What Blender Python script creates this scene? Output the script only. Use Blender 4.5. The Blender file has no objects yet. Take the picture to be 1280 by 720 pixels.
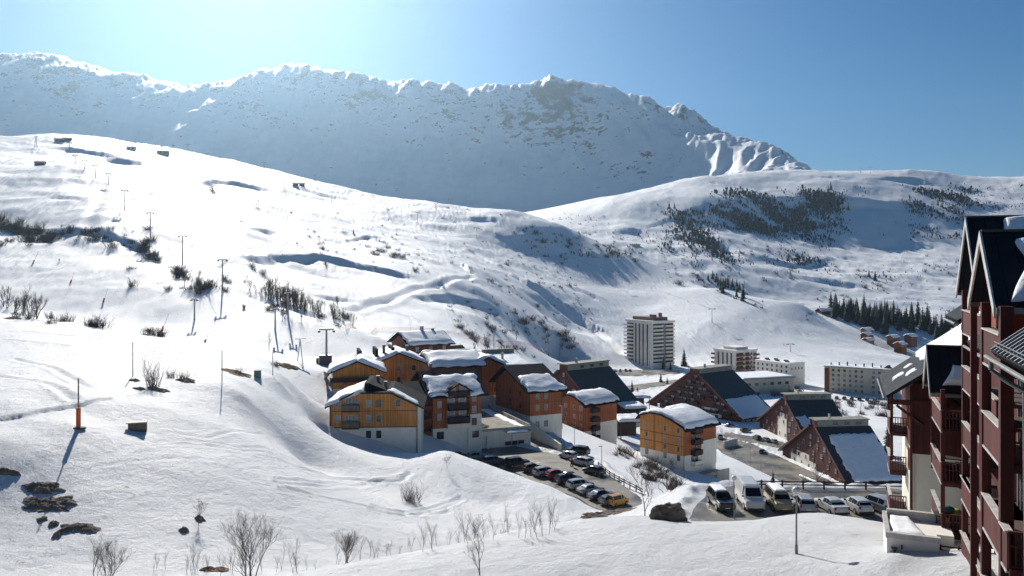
import bpy, bmesh, math, random
import numpy as np
from mathutils import Vector, Matrix, noise as mnoise

random.seed(7)
RNG = np.random.default_rng(11)
SC = bpy.context.scene
COL = SC.collection
FP, HY = 995.0, 340.0            # focal length in photo pixels, row of the eye level

# ------------------------------------------------------------------ helpers
def W(x, y, Y):
    """survey a spot of the photograph at depth Y (metres) -> metres, eye at the origin"""
    return Vector(((x - 640) / FP * Y, Y, (HY - y) / FP * Y))

def pixx(X, Y):
    return 640 + FP * X / Y

def setp(o, label=None, cat=None, group=None, kind=None):
    if label: o['label'] = label
    if cat: o['category'] = cat
    if group: o['group'] = group
    if kind: o['kind'] = kind
    return o

def empty(name, loc=(0, 0, 0), rz=0.0, label=None, cat=None, group=None):
    o = bpy.data.objects.new(name, None)
    o.empty_display_size = 0.5
    COL.objects.link(o)
    o.location = loc
    o.rotation_euler = (0, 0, rz)
    return setp(o, label, cat, group)

def link(name, me, mats=None, parent=None, loc=None, rz=None):
    o = bpy.data.objects.new(name, me)
    COL.objects.link(o)
    if mats is not None and not me.materials:
        for m in (mats if isinstance(mats, (list, tuple)) else [mats]):
            me.materials.append(m)
    if parent: o.parent = parent
    if loc is not None: o.location = loc
    if rz is not None: o.rotation_euler = (0, 0, rz)
    return o

def copy_tree(o, parent=None):
    c = o.copy()
    COL.objects.link(c)
    if parent: c.parent = parent
    for ch in o.children:
        copy_tree(ch, c)
    return c

class MB:
    """collects shapes into one mesh"""
    def __init__(s):
        s.v = []; s.f = []; s.m = []
    def add(s, vs, fs, mi=0):
        n = len(s.v)
        s.v += [tuple(p) for p in vs]
        s.f += [tuple(i + n for i in f) for f in fs]
        s.m += [mi] * len(fs)
        return s
    def box(s, x0, x1, y0, y1, z0, z1, mi=0):
        vs = [(x0,y0,z0),(x1,y0,z0),(x1,y1,z0),(x0,y1,z0),(x0,y0,z1),(x1,y0,z1),(x1,y1,z1),(x0,y1,z1)]
        return s.add(vs, [(0,3,2,1),(4,5,6,7),(0,1,5,4),(1,2,6,5),(2,3,7,6),(3,0,4,7)], mi)
    def prism(s, prof, axis, a, b, mi=0):
        """extrude a 2d profile: axis 'y' -> profile in (x,z); axis 'x' -> (y,z); axis 'z' -> (x,y)"""
        n = len(prof)
        def P(p, t):
            if axis == 'y': return (p[0], t, p[1])
            if axis == 'x': return (t, p[0], p[1])
            return (p[0], p[1], t)
        vs = [P(p, a) for p in prof] + [P(p, b) for p in prof]
        fs = [(i, (i+1) % n, n + (i+1) % n, n + i) for i in range(n)]
        fs += [tuple(range(n-1, -1, -1)), tuple(range(n, 2*n))]
        return s.add(vs, fs, mi)
    def slab(s, pts, t, mi=0):
        """thick sheet: polygon of 3d points pushed down its normal by t"""
        p = [Vector(q) for q in pts]
        nrm = (p[1]-p[0]).cross(p[2]-p[0]).normalized()
        q = [a - nrm*t for a in p]
        n = len(p)
        fs = [tuple(range(n)), tuple(range(2*n-1, n-1, -1))]
        fs += [(i, n+i, n+(i+1) % n, (i+1) % n) for i in range(n)]
        return s.add(p+q, fs, mi)
    def tube(s, a, b, r0, r1=None, n=6, mi=0, cap=True):
        a = Vector(a); b = Vector(b)
        r1 = r0 if r1 is None else r1
        d = (b-a)
        if d.length < 1e-6: return s
        d.normalize()
        u = d.orthogonal().normalized(); w = d.cross(u)
        vs = []
        for c, r in ((a, r0), (b, r1)):
            for i in range(n):
                t = 2*math.pi*i/n
                vs.append(c + u*(r*math.cos(t)) + w*(r*math.sin(t)))
        fs = [(i, (i+1) % n, n+(i+1) % n, n+i) for i in range(n)]
        if cap: fs += [tuple(range(n-1, -1, -1)), tuple(range(n, 2*n))]
        return s.add(vs, fs, mi)
    def path(s, pts, r0, r1=None, n=6, mi=0):
        k = len(pts)-1
        r1 = r0 if r1 is None else r1
        for i in range(k):
            s.tube(pts[i], pts[i+1], r0+(r1-r0)*i/k, r0+(r1-r0)*(i+1)/k, n, mi)
        return s
    def ball(s, c, r, sx=1, sy=1, sz=1, n=10, m=6, mi=0):
        c = Vector(c)
        vs = [c+Vector((0,0,-r*sz))]
        for j in range(1, m):
            ph = -math.pi/2 + math.pi*j/m
            for i in range(n):
                t = 2*math.pi*i/n
                vs.append(c+Vector((r*sx*math.cos(ph)*math.cos(t), r*sy*math.cos(ph)*math.sin(t), r*sz*math.sin(ph))))
        vs.append(c+Vector((0,0,r*sz)))
        fs = [(0, 1+(i+1) % n, 1+i) for i in range(n)]
        for j in range(m-2):
            for i in range(n):
                a = 1+j*n+i; b = 1+j*n+(i+1) % n
                fs.append((a, b, b+n, a+n))
        L = len(vs)-1; q = 1+(m-2)*n
        fs += [(q+i, q+(i+1) % n, L) for i in range(n)]
        return s.add(vs, fs, mi)
    def mesh(s, name, smooth=False):
        me = bpy.data.meshes.new(name)
        me.from_pydata(s.v, [], s.f)
        me.polygons.foreach_set('material_index', s.m)
        if smooth: me.polygons.foreach_set('use_smooth', [True]*len(s.f))
        me.update()
        return me
    def build(s, name, mats, parent=None, smooth=False, loc=None, rz=None, bevel=0):
        me = s.mesh(name, smooth)
        bm = bmesh.new(); bm.from_mesh(me)
        bmesh.ops.recalc_face_normals(bm, faces=bm.faces)
        if bevel:
            bmesh.ops.remove_doubles(bm, verts=bm.verts, dist=1e-5)
            bmesh.ops.bevel(bm, geom=[e for e in bm.edges if len(e.link_faces) == 2 and e.calc_face_angle(0) > 0.6],
                            offset=bevel, segments=1, affect='EDGES', clamp_overlap=True)
        bm.to_mesh(me); bm.free()
        return link(name, me, mats, parent, loc, rz)

# numpy gradient noise -------------------------------------------------------
_perm = RNG.permutation(256)
_perm = np.concatenate([_perm, _perm, _perm])
_ang = RNG.uniform(0, 2*np.pi, 256)
_gx, _gy = np.cos(_ang), np.sin(_ang)
def perlin(x, y):
    xi = np.floor(x).astype(int); yi = np.floor(y).astype(int)
    xf = x-xi; yf = y-yi
    xi &= 255; yi &= 255
    u = xf*xf*xf*(xf*(xf*6-15)+10); v = yf*yf*yf*(yf*(yf*6-15)+10)
    def g(ix, iy, fx, fy):
        h = _perm[_perm[ix & 255]+(iy & 255)]
        return _gx[h]*fx+_gy[h]*fy
    a = g(xi, yi, xf, yf); b = g(xi+1, yi, xf-1, yf)
    c = g(xi, yi+1, xf, yf-1); d = g(xi+1, yi+1, xf-1, yf-1)
    return (a+(b-a)*u)+((c+(d-c)*u)-(a+(b-a)*u))*v
def fbm(x, y, octs=4, gain=0.5, ridged=False):
    o = np.zeros_like(x); a = 1.0; f = 1.0
    for k in range(octs):
        n = perlin(x*f+17.3*k, y*f-9.1*k)
        o += a*((1-2.4*np.abs(n)) if ridged else n)
        a *= gain; f *= 2.03
    return o
def sstep(a, b, x):
    t = np.clip((x-a)/(b-a), 0, 1)
    return t*t*(3-2*t)

# ------------------------------------------------------------------ materials
MATS = {}
def newmat(name):
    m = bpy.data.materials.new(name); m.use_nodes = True
    nt = m.node_tree
    b = nt.nodes['Principled BSDF']
    MATS[name] = m
    return m, nt, b
def N(nt, typ, **kw):
    n = nt.nodes.new(typ)
    for k, v in kw.items():
        if hasattr(n, k) and not k[0].isupper(): setattr(n, k, v)
        else: n.inputs[k].default_value = v
    return n
def ramp(nt, stops, interp='LINEAR'):
    r = nt.nodes.new('ShaderNodeValToRGB'); r.color_ramp.interpolation = interp
    el = r.color_ramp.elements
    while len(el) < len(stops): el.new(0.5)
    for e, (p, c) in zip(el, stops):
        e.position = p; e.color = (*c, 1) if len(c) == 3 else c
    return r
def mix(nt, fac, a, b, mode='MIX'):
    m = nt.nodes.new('ShaderNodeMix'); m.data_type = 'RGBA'; m.blend_type = mode
    for sock, v in ((m.inputs[0], fac), (m.inputs[6], a), (m.inputs[7], b)):
        if isinstance(v, bpy.types.NodeSocket): nt.links.new(v, sock)
        elif isinstance(v, (int, float)): sock.default_value = v
        else: sock.default_value = (*v, 1) if len(v) == 3 else v
    return m.outputs[2]

def mottled(name, col, var=0.25, scale=3.0, rough=0.7, bump=0.0, metallic=0.0, spec=0.5, stretch=(1, 1, 1)):
    """plain paint / plaster / stone colour with uneven tone"""
    m, nt, b = newmat(name)
    tc = nt.nodes.new('ShaderNodeTexCoord')
    mp = nt.nodes.new('ShaderNodeMapping'); mp.inputs['Scale'].default_value = stretch
    nt.links.new(tc.outputs['Object'], mp.inputs['Vector'])
    nz = N(nt, 'ShaderNodeTexNoise', Scale=scale, Detail=6.0, Roughness=0.65)
    nt.links.new(mp.outputs[0], nz.inputs['Vector'])
    lo = tuple(c*(1-var) for c in col); hi = tuple(min(1, c*(1+var)) for c in col)
    r = ramp(nt, [(0.3, lo), (0.7, hi)])
    nt.links.new(nz.outputs['Fac'], r.inputs['Fac'])
    nt.links.new(r.outputs[0], b.inputs['Base Color'])
    b.inputs['Roughness'].default_value = rough
    b.inputs['Metallic'].default_value = metallic
    b.inputs['Specular IOR Level'].default_value = spec
    if bump:
        bp = N(nt, 'ShaderNodeBump', Strength=0.6, Distance=bump)
        nt.links.new(nz.outputs['Fac'], bp.inputs['Height'])
        nt.links.new(bp.outputs[0], b.inputs['Normal'])
    return m

def planks(name, col, w=0.14, vertical=True, var=0.35, rough=0.65, gap=0.5):
    """timber boards: narrow boards of differing tone with dark joints, weathered grain"""
    m, nt, b = newmat(name)
    tc = nt.nodes.new('ShaderNodeTexCoord')
    sep = nt.nodes.new('ShaderNodeSeparateXYZ'); nt.links.new(tc.outputs['Object'], sep.inputs[0])
    if vertical:
        ad = N(nt, 'ShaderNodeMath', operation='ADD')
        nt.links.new(sep.outputs[0], ad.inputs[0]); nt.links.new(sep.outputs[1], ad.inputs[1]); src = ad.outputs[0]
    else: src = sep.outputs[2]
    dv = N(nt, 'ShaderNodeMath', operation='DIVIDE'); nt.links.new(src, dv.inputs[0]); dv.inputs[1].default_value = w
    fl = N(nt, 'ShaderNodeMath', operation='FLOOR'); nt.links.new(dv.outputs[0], fl.inputs[0])
    fr = N(nt, 'ShaderNodeMath', operation='FRACT'); nt.links.new(dv.outputs[0], fr.inputs[0])
    wn = nt.nodes.new('ShaderNodeTexWhiteNoise'); wn.noise_dimensions = '1D'; nt.links.new(fl.outputs[0], wn.inputs['W'])
    mp = nt.nodes.new('ShaderNodeMapping'); nt.links.new(tc.outputs['Object'], mp.inputs['Vector'])
    mp.inputs['Scale'].default_value = (2.5, 2.5, 0.25) if vertical else (0.25, 0.25, 2.5)
    nz = N(nt, 'ShaderNodeTexNoise', Scale=1.6, Detail=7.0, Roughness=0.7); nt.links.new(mp.outputs[0], nz.inputs['Vector'])
    nb = N(nt, 'ShaderNodeTexNoise', Scale=0.22, Detail=4.0, Roughness=0.6); nt.links.new(tc.outputs['Object'], nb.inputs['Vector'])
    lo = tuple(c*(1-var) for c in col); hi = tuple(min(1, c*(1+var)) for c in col)
    r = ramp(nt, [(0.25, lo), (0.75, hi)]); nt.links.new(nz.outputs['Fac'], r.inputs['Fac'])
    r2 = ramp(nt, [(0.0, (0.72,)*3), (1.0, (1.18,)*3)]); nt.links.new(wn.outputs['Value'], r2.inputs['Fac'])
    c1 = mix(nt, 1.0, r.outputs[0], r2.outputs[0], 'MULTIPLY')
    r3 = ramp(nt, [(0.3, (0.75,)*3), (0.7, (1.15,)*3)]); nt.links.new(nb.outputs['Fac'], r3.inputs['Fac'])
    c2 = mix(nt, 1.0, c1, r3.outputs[0], 'MULTIPLY')
    r4 = ramp(nt, [(0.0, (gap,)*3), (0.10, (1,)*3), (1, (1,)*3)]); nt.links.new(fr.outputs[0], r4.inputs['Fac'])
    c3 = mix(nt, 1.0, c2, r4.outputs[0], 'MULTIPLY')
    nt.links.new(c3, b.inputs['Base Color'])
    b.inputs['Roughness'].default_value = rough
    b.inputs['Specular IOR Level'].default_value = 0.3
    return m

def seam_metal(name, col, w=0.45, rough=0.45, along='x'):
    """standing seam sheet metal roofing"""
    m, nt, b = newmat(name)
    tc = nt.nodes.new('ShaderNodeTexCoord')
    sep = nt.nodes.new('ShaderNodeSeparateXYZ'); nt.links.new(tc.outputs['Object'], sep.inputs[0])
    dv = N(nt, 'ShaderNodeMath', operation='DIVIDE'); nt.links.new(sep.outputs[{'x': 0, 'y': 1}[along]], dv.inputs[0]); dv.inputs[1].default_value = w
    fr = N(nt, 'ShaderNodeMath', operation='FRACT'); nt.links.new(dv.outputs[0], fr.inputs[0])
    nz = N(nt, 'ShaderNodeTexNoise', Scale=0.8, Detail=6.0, Roughness=0.65); nt.links.new(tc.outputs['Object'], nz.inputs['Vector'])
    r = ramp(nt, [(0.3, tuple(c*.75 for c in col)), (0.7, tuple(c*1.3 for c in col))]); nt.links.new(nz.outputs['Fac'], r.inputs['Fac'])
    r4 = ramp(nt, [(0.0, (0.45,)*3), (0.12, (1,)*3), (1, (1,)*3)]); nt.links.new(fr.outputs[0], r4.inputs['Fac'])
    nt.links.new(mix(nt, 1.0, r.outputs[0], r4.outputs[0], 'MULTIPLY'), b.inputs['Base Color'])
    b.inputs['Roughness'].default_value = max(rough, .85)
    b.inputs['Specular IOR Level'].default_value = 0.03
    return m

def carpaint(name, col, rough=0.28):
    m, nt, b = newmat(name)
    tc = nt.nodes.new('ShaderNodeTexCoord')
    nz = N(nt, 'ShaderNodeTexNoise', Scale=2.2, Detail=5.0, Roughness=0.7); nt.links.new(tc.outputs['Object'], nz.inputs['Vector'])
    r = ramp(nt, [(0.35, tuple(c*.8 for c in col)), (0.8, tuple(c*.75+.07 for c in col))]); nt.links.new(nz.outputs['Fac'], r.inputs['Fac'])
    nt.links.new(r.outputs[0], b.inputs['Base Color'])
    b.inputs['Roughness'].default_value = rough
    b.inputs['Coat Weight'].default_value = 0.4
    return m

def glassmat(name, col=(0.03, 0.04, 0.05), rough=0.08):
    m, nt, b = newmat(name)
    tc = nt.nodes.new('ShaderNodeTexCoord')
    nz = N(nt, 'ShaderNodeTexNoise', Scale=0.9, Detail=2.0); nt.links.new(tc.outputs['Object'], nz.inputs['Vector'])
    r = ramp(nt, [(0.4, tuple(c*.6 for c in col)), (0.65, tuple(c*1.8 for c in col))]); nt.links.new(nz.outputs['Fac'], r.inputs['Fac'])
    nt.links.new(r.outputs[0], b.inputs['Base Color'])
    b.inputs['Roughness'].default_value = rough
    b.inputs['Specular IOR Level'].default_value = 0.6
    return m
# ------------------------------------------------------------------ terrain survey
# each line: (image column, image row, depth m) sightings of one landform line; z follows from the eye level
def zrow(z, Y): return HY - z/Y*FP
LINES = []
def ln(*pts): LINES.append(pts)
for Yq, zq in ((16, -15), (24, -16)):
    ln(*[(x, zrow(zq, Yq), Yq) for x in (-400, 640, 1500)])
ln((-400, 830, 35), (1000, 822, 35), (1150, 800, 33), (1500, 800, 33))
# crest of the near snow terrace
ln((-400, 805, 44), (0, 780, 45), (250, 747, 46), (380, 724, 48), (450, 702, 50), (550, 684, 53), (650, 664, 56), (720, 649, 58), (800, 643, 60), (900, 655, 60), (950, 648, 60), (1000, 642, 60), (1050, 646, 60), (1096, 653, 58))
ln((1116, 697, 39), (1160, 704, 38), (1200, 720, 35.5), (1280, 742, 33.5), (1500, 745, 36))
# gully behind it
ln((-400, 755, 52), (0, 742, 53), (200, 728, 56), (300, 722, 58), (400, 722, 63), (500, 714, 72), (600, 697, 80), (700, 675, 88), (770, 672, 92))
ln((-400, 645, 65), (0, 628, 68), (100, 615, 70), (200, 610, 74), (300, 605, 80), (400, 608, 92), (500, 622, 105), (560, 618, 112), (620, 627, 113), (680, 642, 108), (740, 655, 104))
# bench carrying the piste: near edge, far edge, bank
ln((-400, 580, 66), (0, 549, 76), (98, 533, 81), (200, 510, 93), (300, 489, 112), (350, 477, 132), (400, 466, 164), (440, 458, 184), (480, 453, 195))
ln((-400, 556, 72), (0, 528, 82), (98, 515, 88), (200, 492, 102), (300, 475, 121), (350, 466, 142), (400, 457, 174), (450, 450, 194), (500, 446, 208))
ln((-400, 530, 78), (0, 507, 87), (98, 492, 94), (166, 474, 108), (230, 470, 116), (300, 462, 132), (400, 451, 182))
ln((-400, 450, 115), (0, 445, 120), (98, 443, 124), (200, 445, 135), (300, 449, 146))
ln((-400, 372, 160), (0, 392, 170), (100, 404, 172), (200, 419, 170), (300, 435, 175), (400, 446, 198), (470, 446, 216))
ln((-400, 400, 195), (0, 420, 200), (100, 435, 205), (200, 450, 207), (300, 462, 205), (400, 460, 215), (470, 456, 225))
# piste slope left
ln((-400, 375, 290), (0, 384, 290), (100, 390, 285), (200, 405, 268), (300, 425, 245), (360, 440, 240), (410, 450, 240), (480, 448, 245))
ln((-400, 345, 340), (0, 345, 340), (100, 338, 340), (200, 340, 335), (278, 362, 302), (350, 384, 286), (400, 398, 280), (440, 410, 272), (470, 422, 268))
ln((300, 374, 335), (350, 395, 320), (400, 410, 308), (450, 424, 296))
ln((-400, 300, 405), (0, 302, 400), (60, 300, 405), (120, 290, 405), (155, 264, 455), (230, 300, 410), (300, 335, 392), (360, 360, 375), (420, 384, 358), (500, 414, 330), (600, 440, 330))
ln((-400, 285, 440), (0, 286, 440), (60, 282, 440), (110, 270, 435))
ln((300, 312, 450), (400, 345, 480), (500, 385, 410), (600, 420, 400), (700, 470, 440))
ln((-400, 218, 600), (0, 215, 600), (95, 210, 600), (200, 235, 560), (300, 272, 580), (400, 305, 620), (500, 350, 505), (600, 395, 450), (660, 432, 470), (700, 453, 520))
ln((-400, 190, 800), (0, 188, 800), (100, 188, 800), (200, 205, 800), (300, 236, 780), (415, 257, 870), (522, 279, 850), (596, 299, 825), (671, 324, 805), (770, 357, 790), (890, 403, 650), (960, 420, 630))
ln((500, 320, 610), (600, 360, 560), (700, 405, 630), (800, 412, 655), (840, 430, 605))
ln((600, 335, 640), (700, 362, 710), (800, 384, 722))
# crest of the piste hill
ln((-400, 176, 1000), (0, 172, 1000), (60, 168, 1000), (130, 172, 1010), (200, 182, 1010), (300, 203, 1020), (400, 228, 1020), (500, 250, 980), (560, 255, 960), (640, 262, 940), (700, 284, 900), (800, 322, 880), (900, 361, 770), (1000, 380, 730), (1100, 443, 610), (1200, 470, 560), (1300, 480, 560))
ln((-400, 215, 1250), (0, 212, 1250), (200, 225, 1250), (400, 258, 1250), (500, 278, 1200), (640, 292, 1150), (700, 308, 1100), (800, 338, 1050), (900, 377, 950), (1000, 397, 880), (1100, 455, 780), (1200, 465, 760), (1500, 470, 760))
# village valley floor at about -67 m, street and parkings at -35 m
ln((900, zrow(-63, 500), 500), (1000, zrow(-67, 480), 480), (1100, zrow(-67, 480), 480), (1200, zrow(-67, 480), 480), (1400, zrow(-67, 480), 480))
ln((780, 458, 560), (840, 459, 560), (900, 452, 560), (1000, 452, 552))
ln((780, zrow(-65, 470), 470), (880, zrow(-66, 430), 430), (1000, zrow(-67, 420), 420), (1150, zrow(-67, 420), 420), (1400, zrow(-67, 420), 420))
ln((740, zrow(-62, 400), 400), (850, zrow(-66, 370), 370), (1000, zrow(-67, 340), 340), (1150, zrow(-67, 340), 340), (1400, zrow(-67, 340), 340))
ln((740, zrow(-55, 300), 300), (850, zrow(-63, 300), 300), (950, zrow(-66.5, 290), 290), (1050, zrow(-67, 270), 270), (1150, zrow(-67, 260), 260), (1400, zrow(-67, 260), 260))
ln((740, zrow(-47, 225), 225), (800, zrow(-50, 220), 220), (850, zrow(-52, 220), 220), (900, zrow(-54, 220), 220), (950, zrow(-60, 220), 220), (1050, zrow(-66, 215), 215), (1150, zrow(-66, 210), 210), (1400, zrow(-66, 210), 210))
ln((700, zrow(-38, 185), 185), (760, zrow(-41, 185), 185), (800, zrow(-43, 180), 180), (860, zrow(-46, 178), 178), (900, zrow(-47, 180), 180), (950, zrow(-52, 180), 180), (1050, zrow(-64, 170), 170), (1400, zrow(-64, 170), 170))
ln((780, zrow(-37.5, 150), 150), (840, zrow(-38, 145), 145), (900, zrow(-39, 145), 145), (950, zrow(-44, 145), 145), (1050, zrow(-58, 135), 135), (1400, zrow(-58, 135), 135))
ln((790, zrow(-33.5, 118), 118), (840, zrow(-31, 115), 115), (900, zrow(-31, 115), 115), (950, zrow(-36, 115), 115), (1050, zrow(-44, 112), 112), (1400, zrow(-44, 112), 112))
ln((800, zrow(-28, 92), 92), (840, zrow(-26, 93), 93), (880, zrow(-24.6, 91), 91), (1000, zrow(-24.6, 91), 91), (1120, zrow(-24.6, 91), 91), (1400, zrow(-24.6, 91), 91))
ln((800, zrow(-23.5, 73), 73), (840, zrow(-22.5, 74), 74), (870, zrow(-24.5, 73), 73), (1000, zrow(-24.6, 71), 71), (1130, zrow(-24.6, 70), 70), (1400, zrow(-24, 66), 66))
ln((1130, zrow(-17, 52), 52), (1250, zrow(-16.5, 48), 48), (1450, zrow(-16, 48), 48))
# ground round the front chalets
ln((413, 540, 136), (470, 556, 136), (530, 575, 136), (560, 580, 139))
ln((330, 560, 95), (380, 580, 110), (404, 548, 133), (404, 510, 148))
ln((420, zrow(-25, 145), 145), (470, zrow(-25.5, 148), 148), (530, zrow(-31, 150), 150))
ln((430, zrow(-24.3, 160), 160), (500, zrow(-25.5, 165), 165), (560, zrow(-31, 165), 165))
ln((515, zrow(-25.5, 200), 200), (560, zrow(-27, 200), 200), (620, zrow(-33, 200), 200), (680, zrow(-37, 205), 205))
ln((480, zrow(-25, 260), 260), (560, zrow(-30, 260), 260), (620, zrow(-34, 260), 260), (680, zrow(-42, 260), 260))
ln((560, 563, 130), (600, 577, 127), (640, 592, 124), (680, 607, 119), (720, 622, 114), (745, 634, 111))
ln((600, zrow(-35, 138), 138), (650, zrow(-35, 134), 134), (700, zrow(-35, 128), 128), (750, zrow(-35, 121), 121), (780, zrow(-34.8, 117), 117))
ln((600, zrow(-35, 155), 155), (650, zrow(-35, 155), 155), (700, zrow(-35, 152), 152), (740, zrow(-35.2, 146), 146))
ln((620, zrow(-35, 175), 175), (660, zrow(-35.5, 172), 172))
# right hills
ln((640, 272, 1500), (690, 264, 1520), (760, 246, 1560), (830, 233, 1620), (880, 222, 1700), (960, 214, 1820))
ln((700, 290, 1250), (800, 305, 1180), (900, 338, 1060), (1000, 372, 1000), (1100, 405, 900), (1200, 415, 880), (1400, 420, 880))
ln((740, 268, 1400), (800, 278, 1350), (900, 292, 1260), (1000, 325, 1200), (1100, 340, 1170), (1200, 345, 1150), (1400, 350, 1150))
ln((900, 248, 1460), (1000, 292, 1400), (1100, 305, 1390), (1200, 308, 1390), (1400, 310, 1390))
ln((1000, 252, 1530), (1100, 262, 1530), (1200, 265, 1560), (1400, 268, 1560))
ln((980, 230, 1680), (1060, 228, 1700), (1100, 232, 1700), (1200, 238, 1750), (1400, 240, 1750))
ln((900, 222, 1900), (960, 218, 2000), (1030, 217, 2050), (1060, 215, 1950), (1100, 212, 1900), (1140, 210, 1900), (1190, 219, 2000), (1280, 222, 2100), (1500, 224, 2100))
ln((1060, 245, 2500), (1140, 245, 2500), (1280, 250, 2600), (1500, 250, 2600))
# high range, in its own shade
ln((-400, 255, 2250), (0, 250, 2250), (200, 250, 2250), (400, 268, 2250), (640, 284, 2200), (720, 280, 2200), (800, 265, 2200), (860, 245, 2150))
ln((-400, 180, 2480), (0, 182, 2480), (200, 195, 2480), (400, 226, 2470), (600, 243, 2440), (700, 236, 2440), (800, 222, 2420), (860, 208, 2400), (910, 198, 2350))
ln((-400, 120, 2780), (0, 122, 2780), (200, 148, 2780), (340, 148, 2760), (400, 165, 2740), (600, 186, 2700), (700, 178, 2690), (800, 176, 2650), (850, 182, 2600))
ln((-400, 90, 3100), (0, 83, 3200), (70, 79, 3220), (120, 91, 3220), (160, 104, 3200), (200, 114, 3180), (250, 124, 3160), (290, 113, 3160), (335, 97, 3150), (365, 83, 3150), (395, 92, 3130), (440, 101, 3110), (500, 107, 3090), (560, 112, 3060), (620, 116, 3040), (650, 113, 3020), (670, 102, 3010), (690, 101, 3000), (735, 107, 2990), (770, 119, 2960), (810, 136, 2920), (850, 149, 2860), (875, 158, 2800), (890, 166, 2740))
ln((-400, 108, 3180), (0, 101, 3290), (70, 97, 3310), (120, 109, 3310), (160, 122, 3290), (200, 132, 3270), (250, 142, 3250), (290, 131, 3250), (335, 115, 3240), (365, 101, 3240), (395, 110, 3220), (440, 118, 3200), (500, 125, 3180), (560, 130, 3150), (620, 134, 3130), (650, 131, 3110), (670, 121, 3100), (690, 119, 3090), (735, 125, 3080), (770, 138, 3050), (810, 155, 3010), (850, 169, 2950), (880, 180, 2890))
ln((-400, 140, 3900), (0, 130, 4000), (365, 145, 4000), (600, 170, 3900), (700, 165, 3800), (850, 200, 3600), (960, 240, 3400), (1100, 260, 3300), (1500, 270, 3300))
ln((900, 172, 2600), (925, 176, 2520), (960, 191, 2420), (1000, 208, 2300), (1025, 214, 2200))

CP = []
for pts in LINES:
    for (x0, y0, Y0), (x1, y1, Y1) in zip(pts[:-1], pts[1:]):
        n = max(1, int(abs(x1-x0)/(70 if Y0 < 1000 else 45)))
        for k in range(n):
            t = k/n
            CP.append((x0+(x1-x0)*t, y0+(y1-y0)*t, math.exp(math.log(Y0)+(math.log(Y1)-math.log(Y0))*t)))
    CP.append(pts[-1])
CP = np.array(CP)
_px = CP[:, 0]/FP; _pl = np.log(CP[:, 2]); _pv = CP[:, 1]
CC = 0.012
def _ker(dx, dl): return np.sqrt(dx*dx+dl*dl*1.3+CC*CC)
_A = _ker(_px[:, None]-_px[None], _pl[:, None]-_pl[None])
_A += np.eye(len(_px))*-0.0006
_Pm = np.stack([np.ones_like(_px), _px, _pl], 1)
_M = np.block([[_A, _Pm], [_Pm.T, np.zeros((3, 3))]])
_sol = np.linalg.solve(_M, np.concatenate([_pv, np.zeros(3)]))
def base_row(x, Y):
    """image row of the surveyed ground at column x and depth Y"""
    x = np.asarray(x, float).ravel()/FP; l = np.log(np.asarray(Y, float).ravel())
    out = np.empty_like(x)
    for s in range(0, len(x), 8000):
        a = x[s:s+8000]; b = l[s:s+8000]
        K = _ker(a[:, None]-_px[None], b[:, None]-_pl[None])
        out[s:s+8000] = K @ _sol[:-3] + _sol[-3] + _sol[-2]*a + _sol[-1]*b
    return out

# flat made ground: (polygon in metres, level z or None = follow ground, soft edge)
def inpoly(X, Y, poly):
    c = np.zeros(X.shape, bool); n = len(poly)
    for i in range(n):
        x0, y0 = poly[i]; x1, y1 = poly[(i+1) % n]
        cond = ((y0 > Y) != (y1 > Y))
        with np.errstate(divide='ignore', invalid='ignore'):
            c ^= cond & (X < (x1-x0)*(Y-y0)/(y1-y0+1e-12)+x0)
    return c
def polydist(X, Y, poly):
    d = np.full(X.shape, 1e9); n = len(poly)
    for i in range(n):
        x0, y0 = poly[i]; x1, y1 = poly[(i+1) % n]
        ex, ey = x1-x0, y1-y0
        t = np.clip(((X-x0)*ex+(Y-y0)*ey)/(ex*ex+ey*ey), 0, 1)
        d = np.minimum(d, np.hypot(X-x0-t*ex, Y-y0-t*ey))
    return np.where(inpoly(X, Y, poly), -d, d)
def pg(z, *px):
    """ground polygon whose corners are sighted in the photograph on a level z"""
    out = []
    for x, y in px:
        Y = -z*FP/(y-HY); out.append(((x-640)/FP*Y, Y))
    return out

def hitpoly(px):
    out = []
    for x, y in px:
        Ys = np.exp(np.linspace(math.log(40), math.log(2600), 900)); X = (x-640)/FP*Ys
        row = base_row(np.full(900, float(x)), Ys)
        i = int(np.argmax(row <= y)); out.append((X[i], Ys[i]))
    return out
def linedist(X, Y, pl):
    d = np.full(X.shape, 1e9); side = np.zeros(X.shape)
    for (x0, y0), (x1, y1) in zip(pl[:-1], pl[1:]):
        ex_, ey_ = x1-x0, y1-y0
        t = np.clip(((X-x0)*ex_+(Y-y0)*ey_)/(ex_*ex_+ey_*ey_), 0, 1)
        dd = np.hypot(X-x0-t*ex_, Y-y0-t*ey_)
        cr = ex_*(Y-y0)-ey_*(X-x0)
        side = np.where(dd < d, cr, side); d = np.minimum(d, dd)
    return d, side
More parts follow.
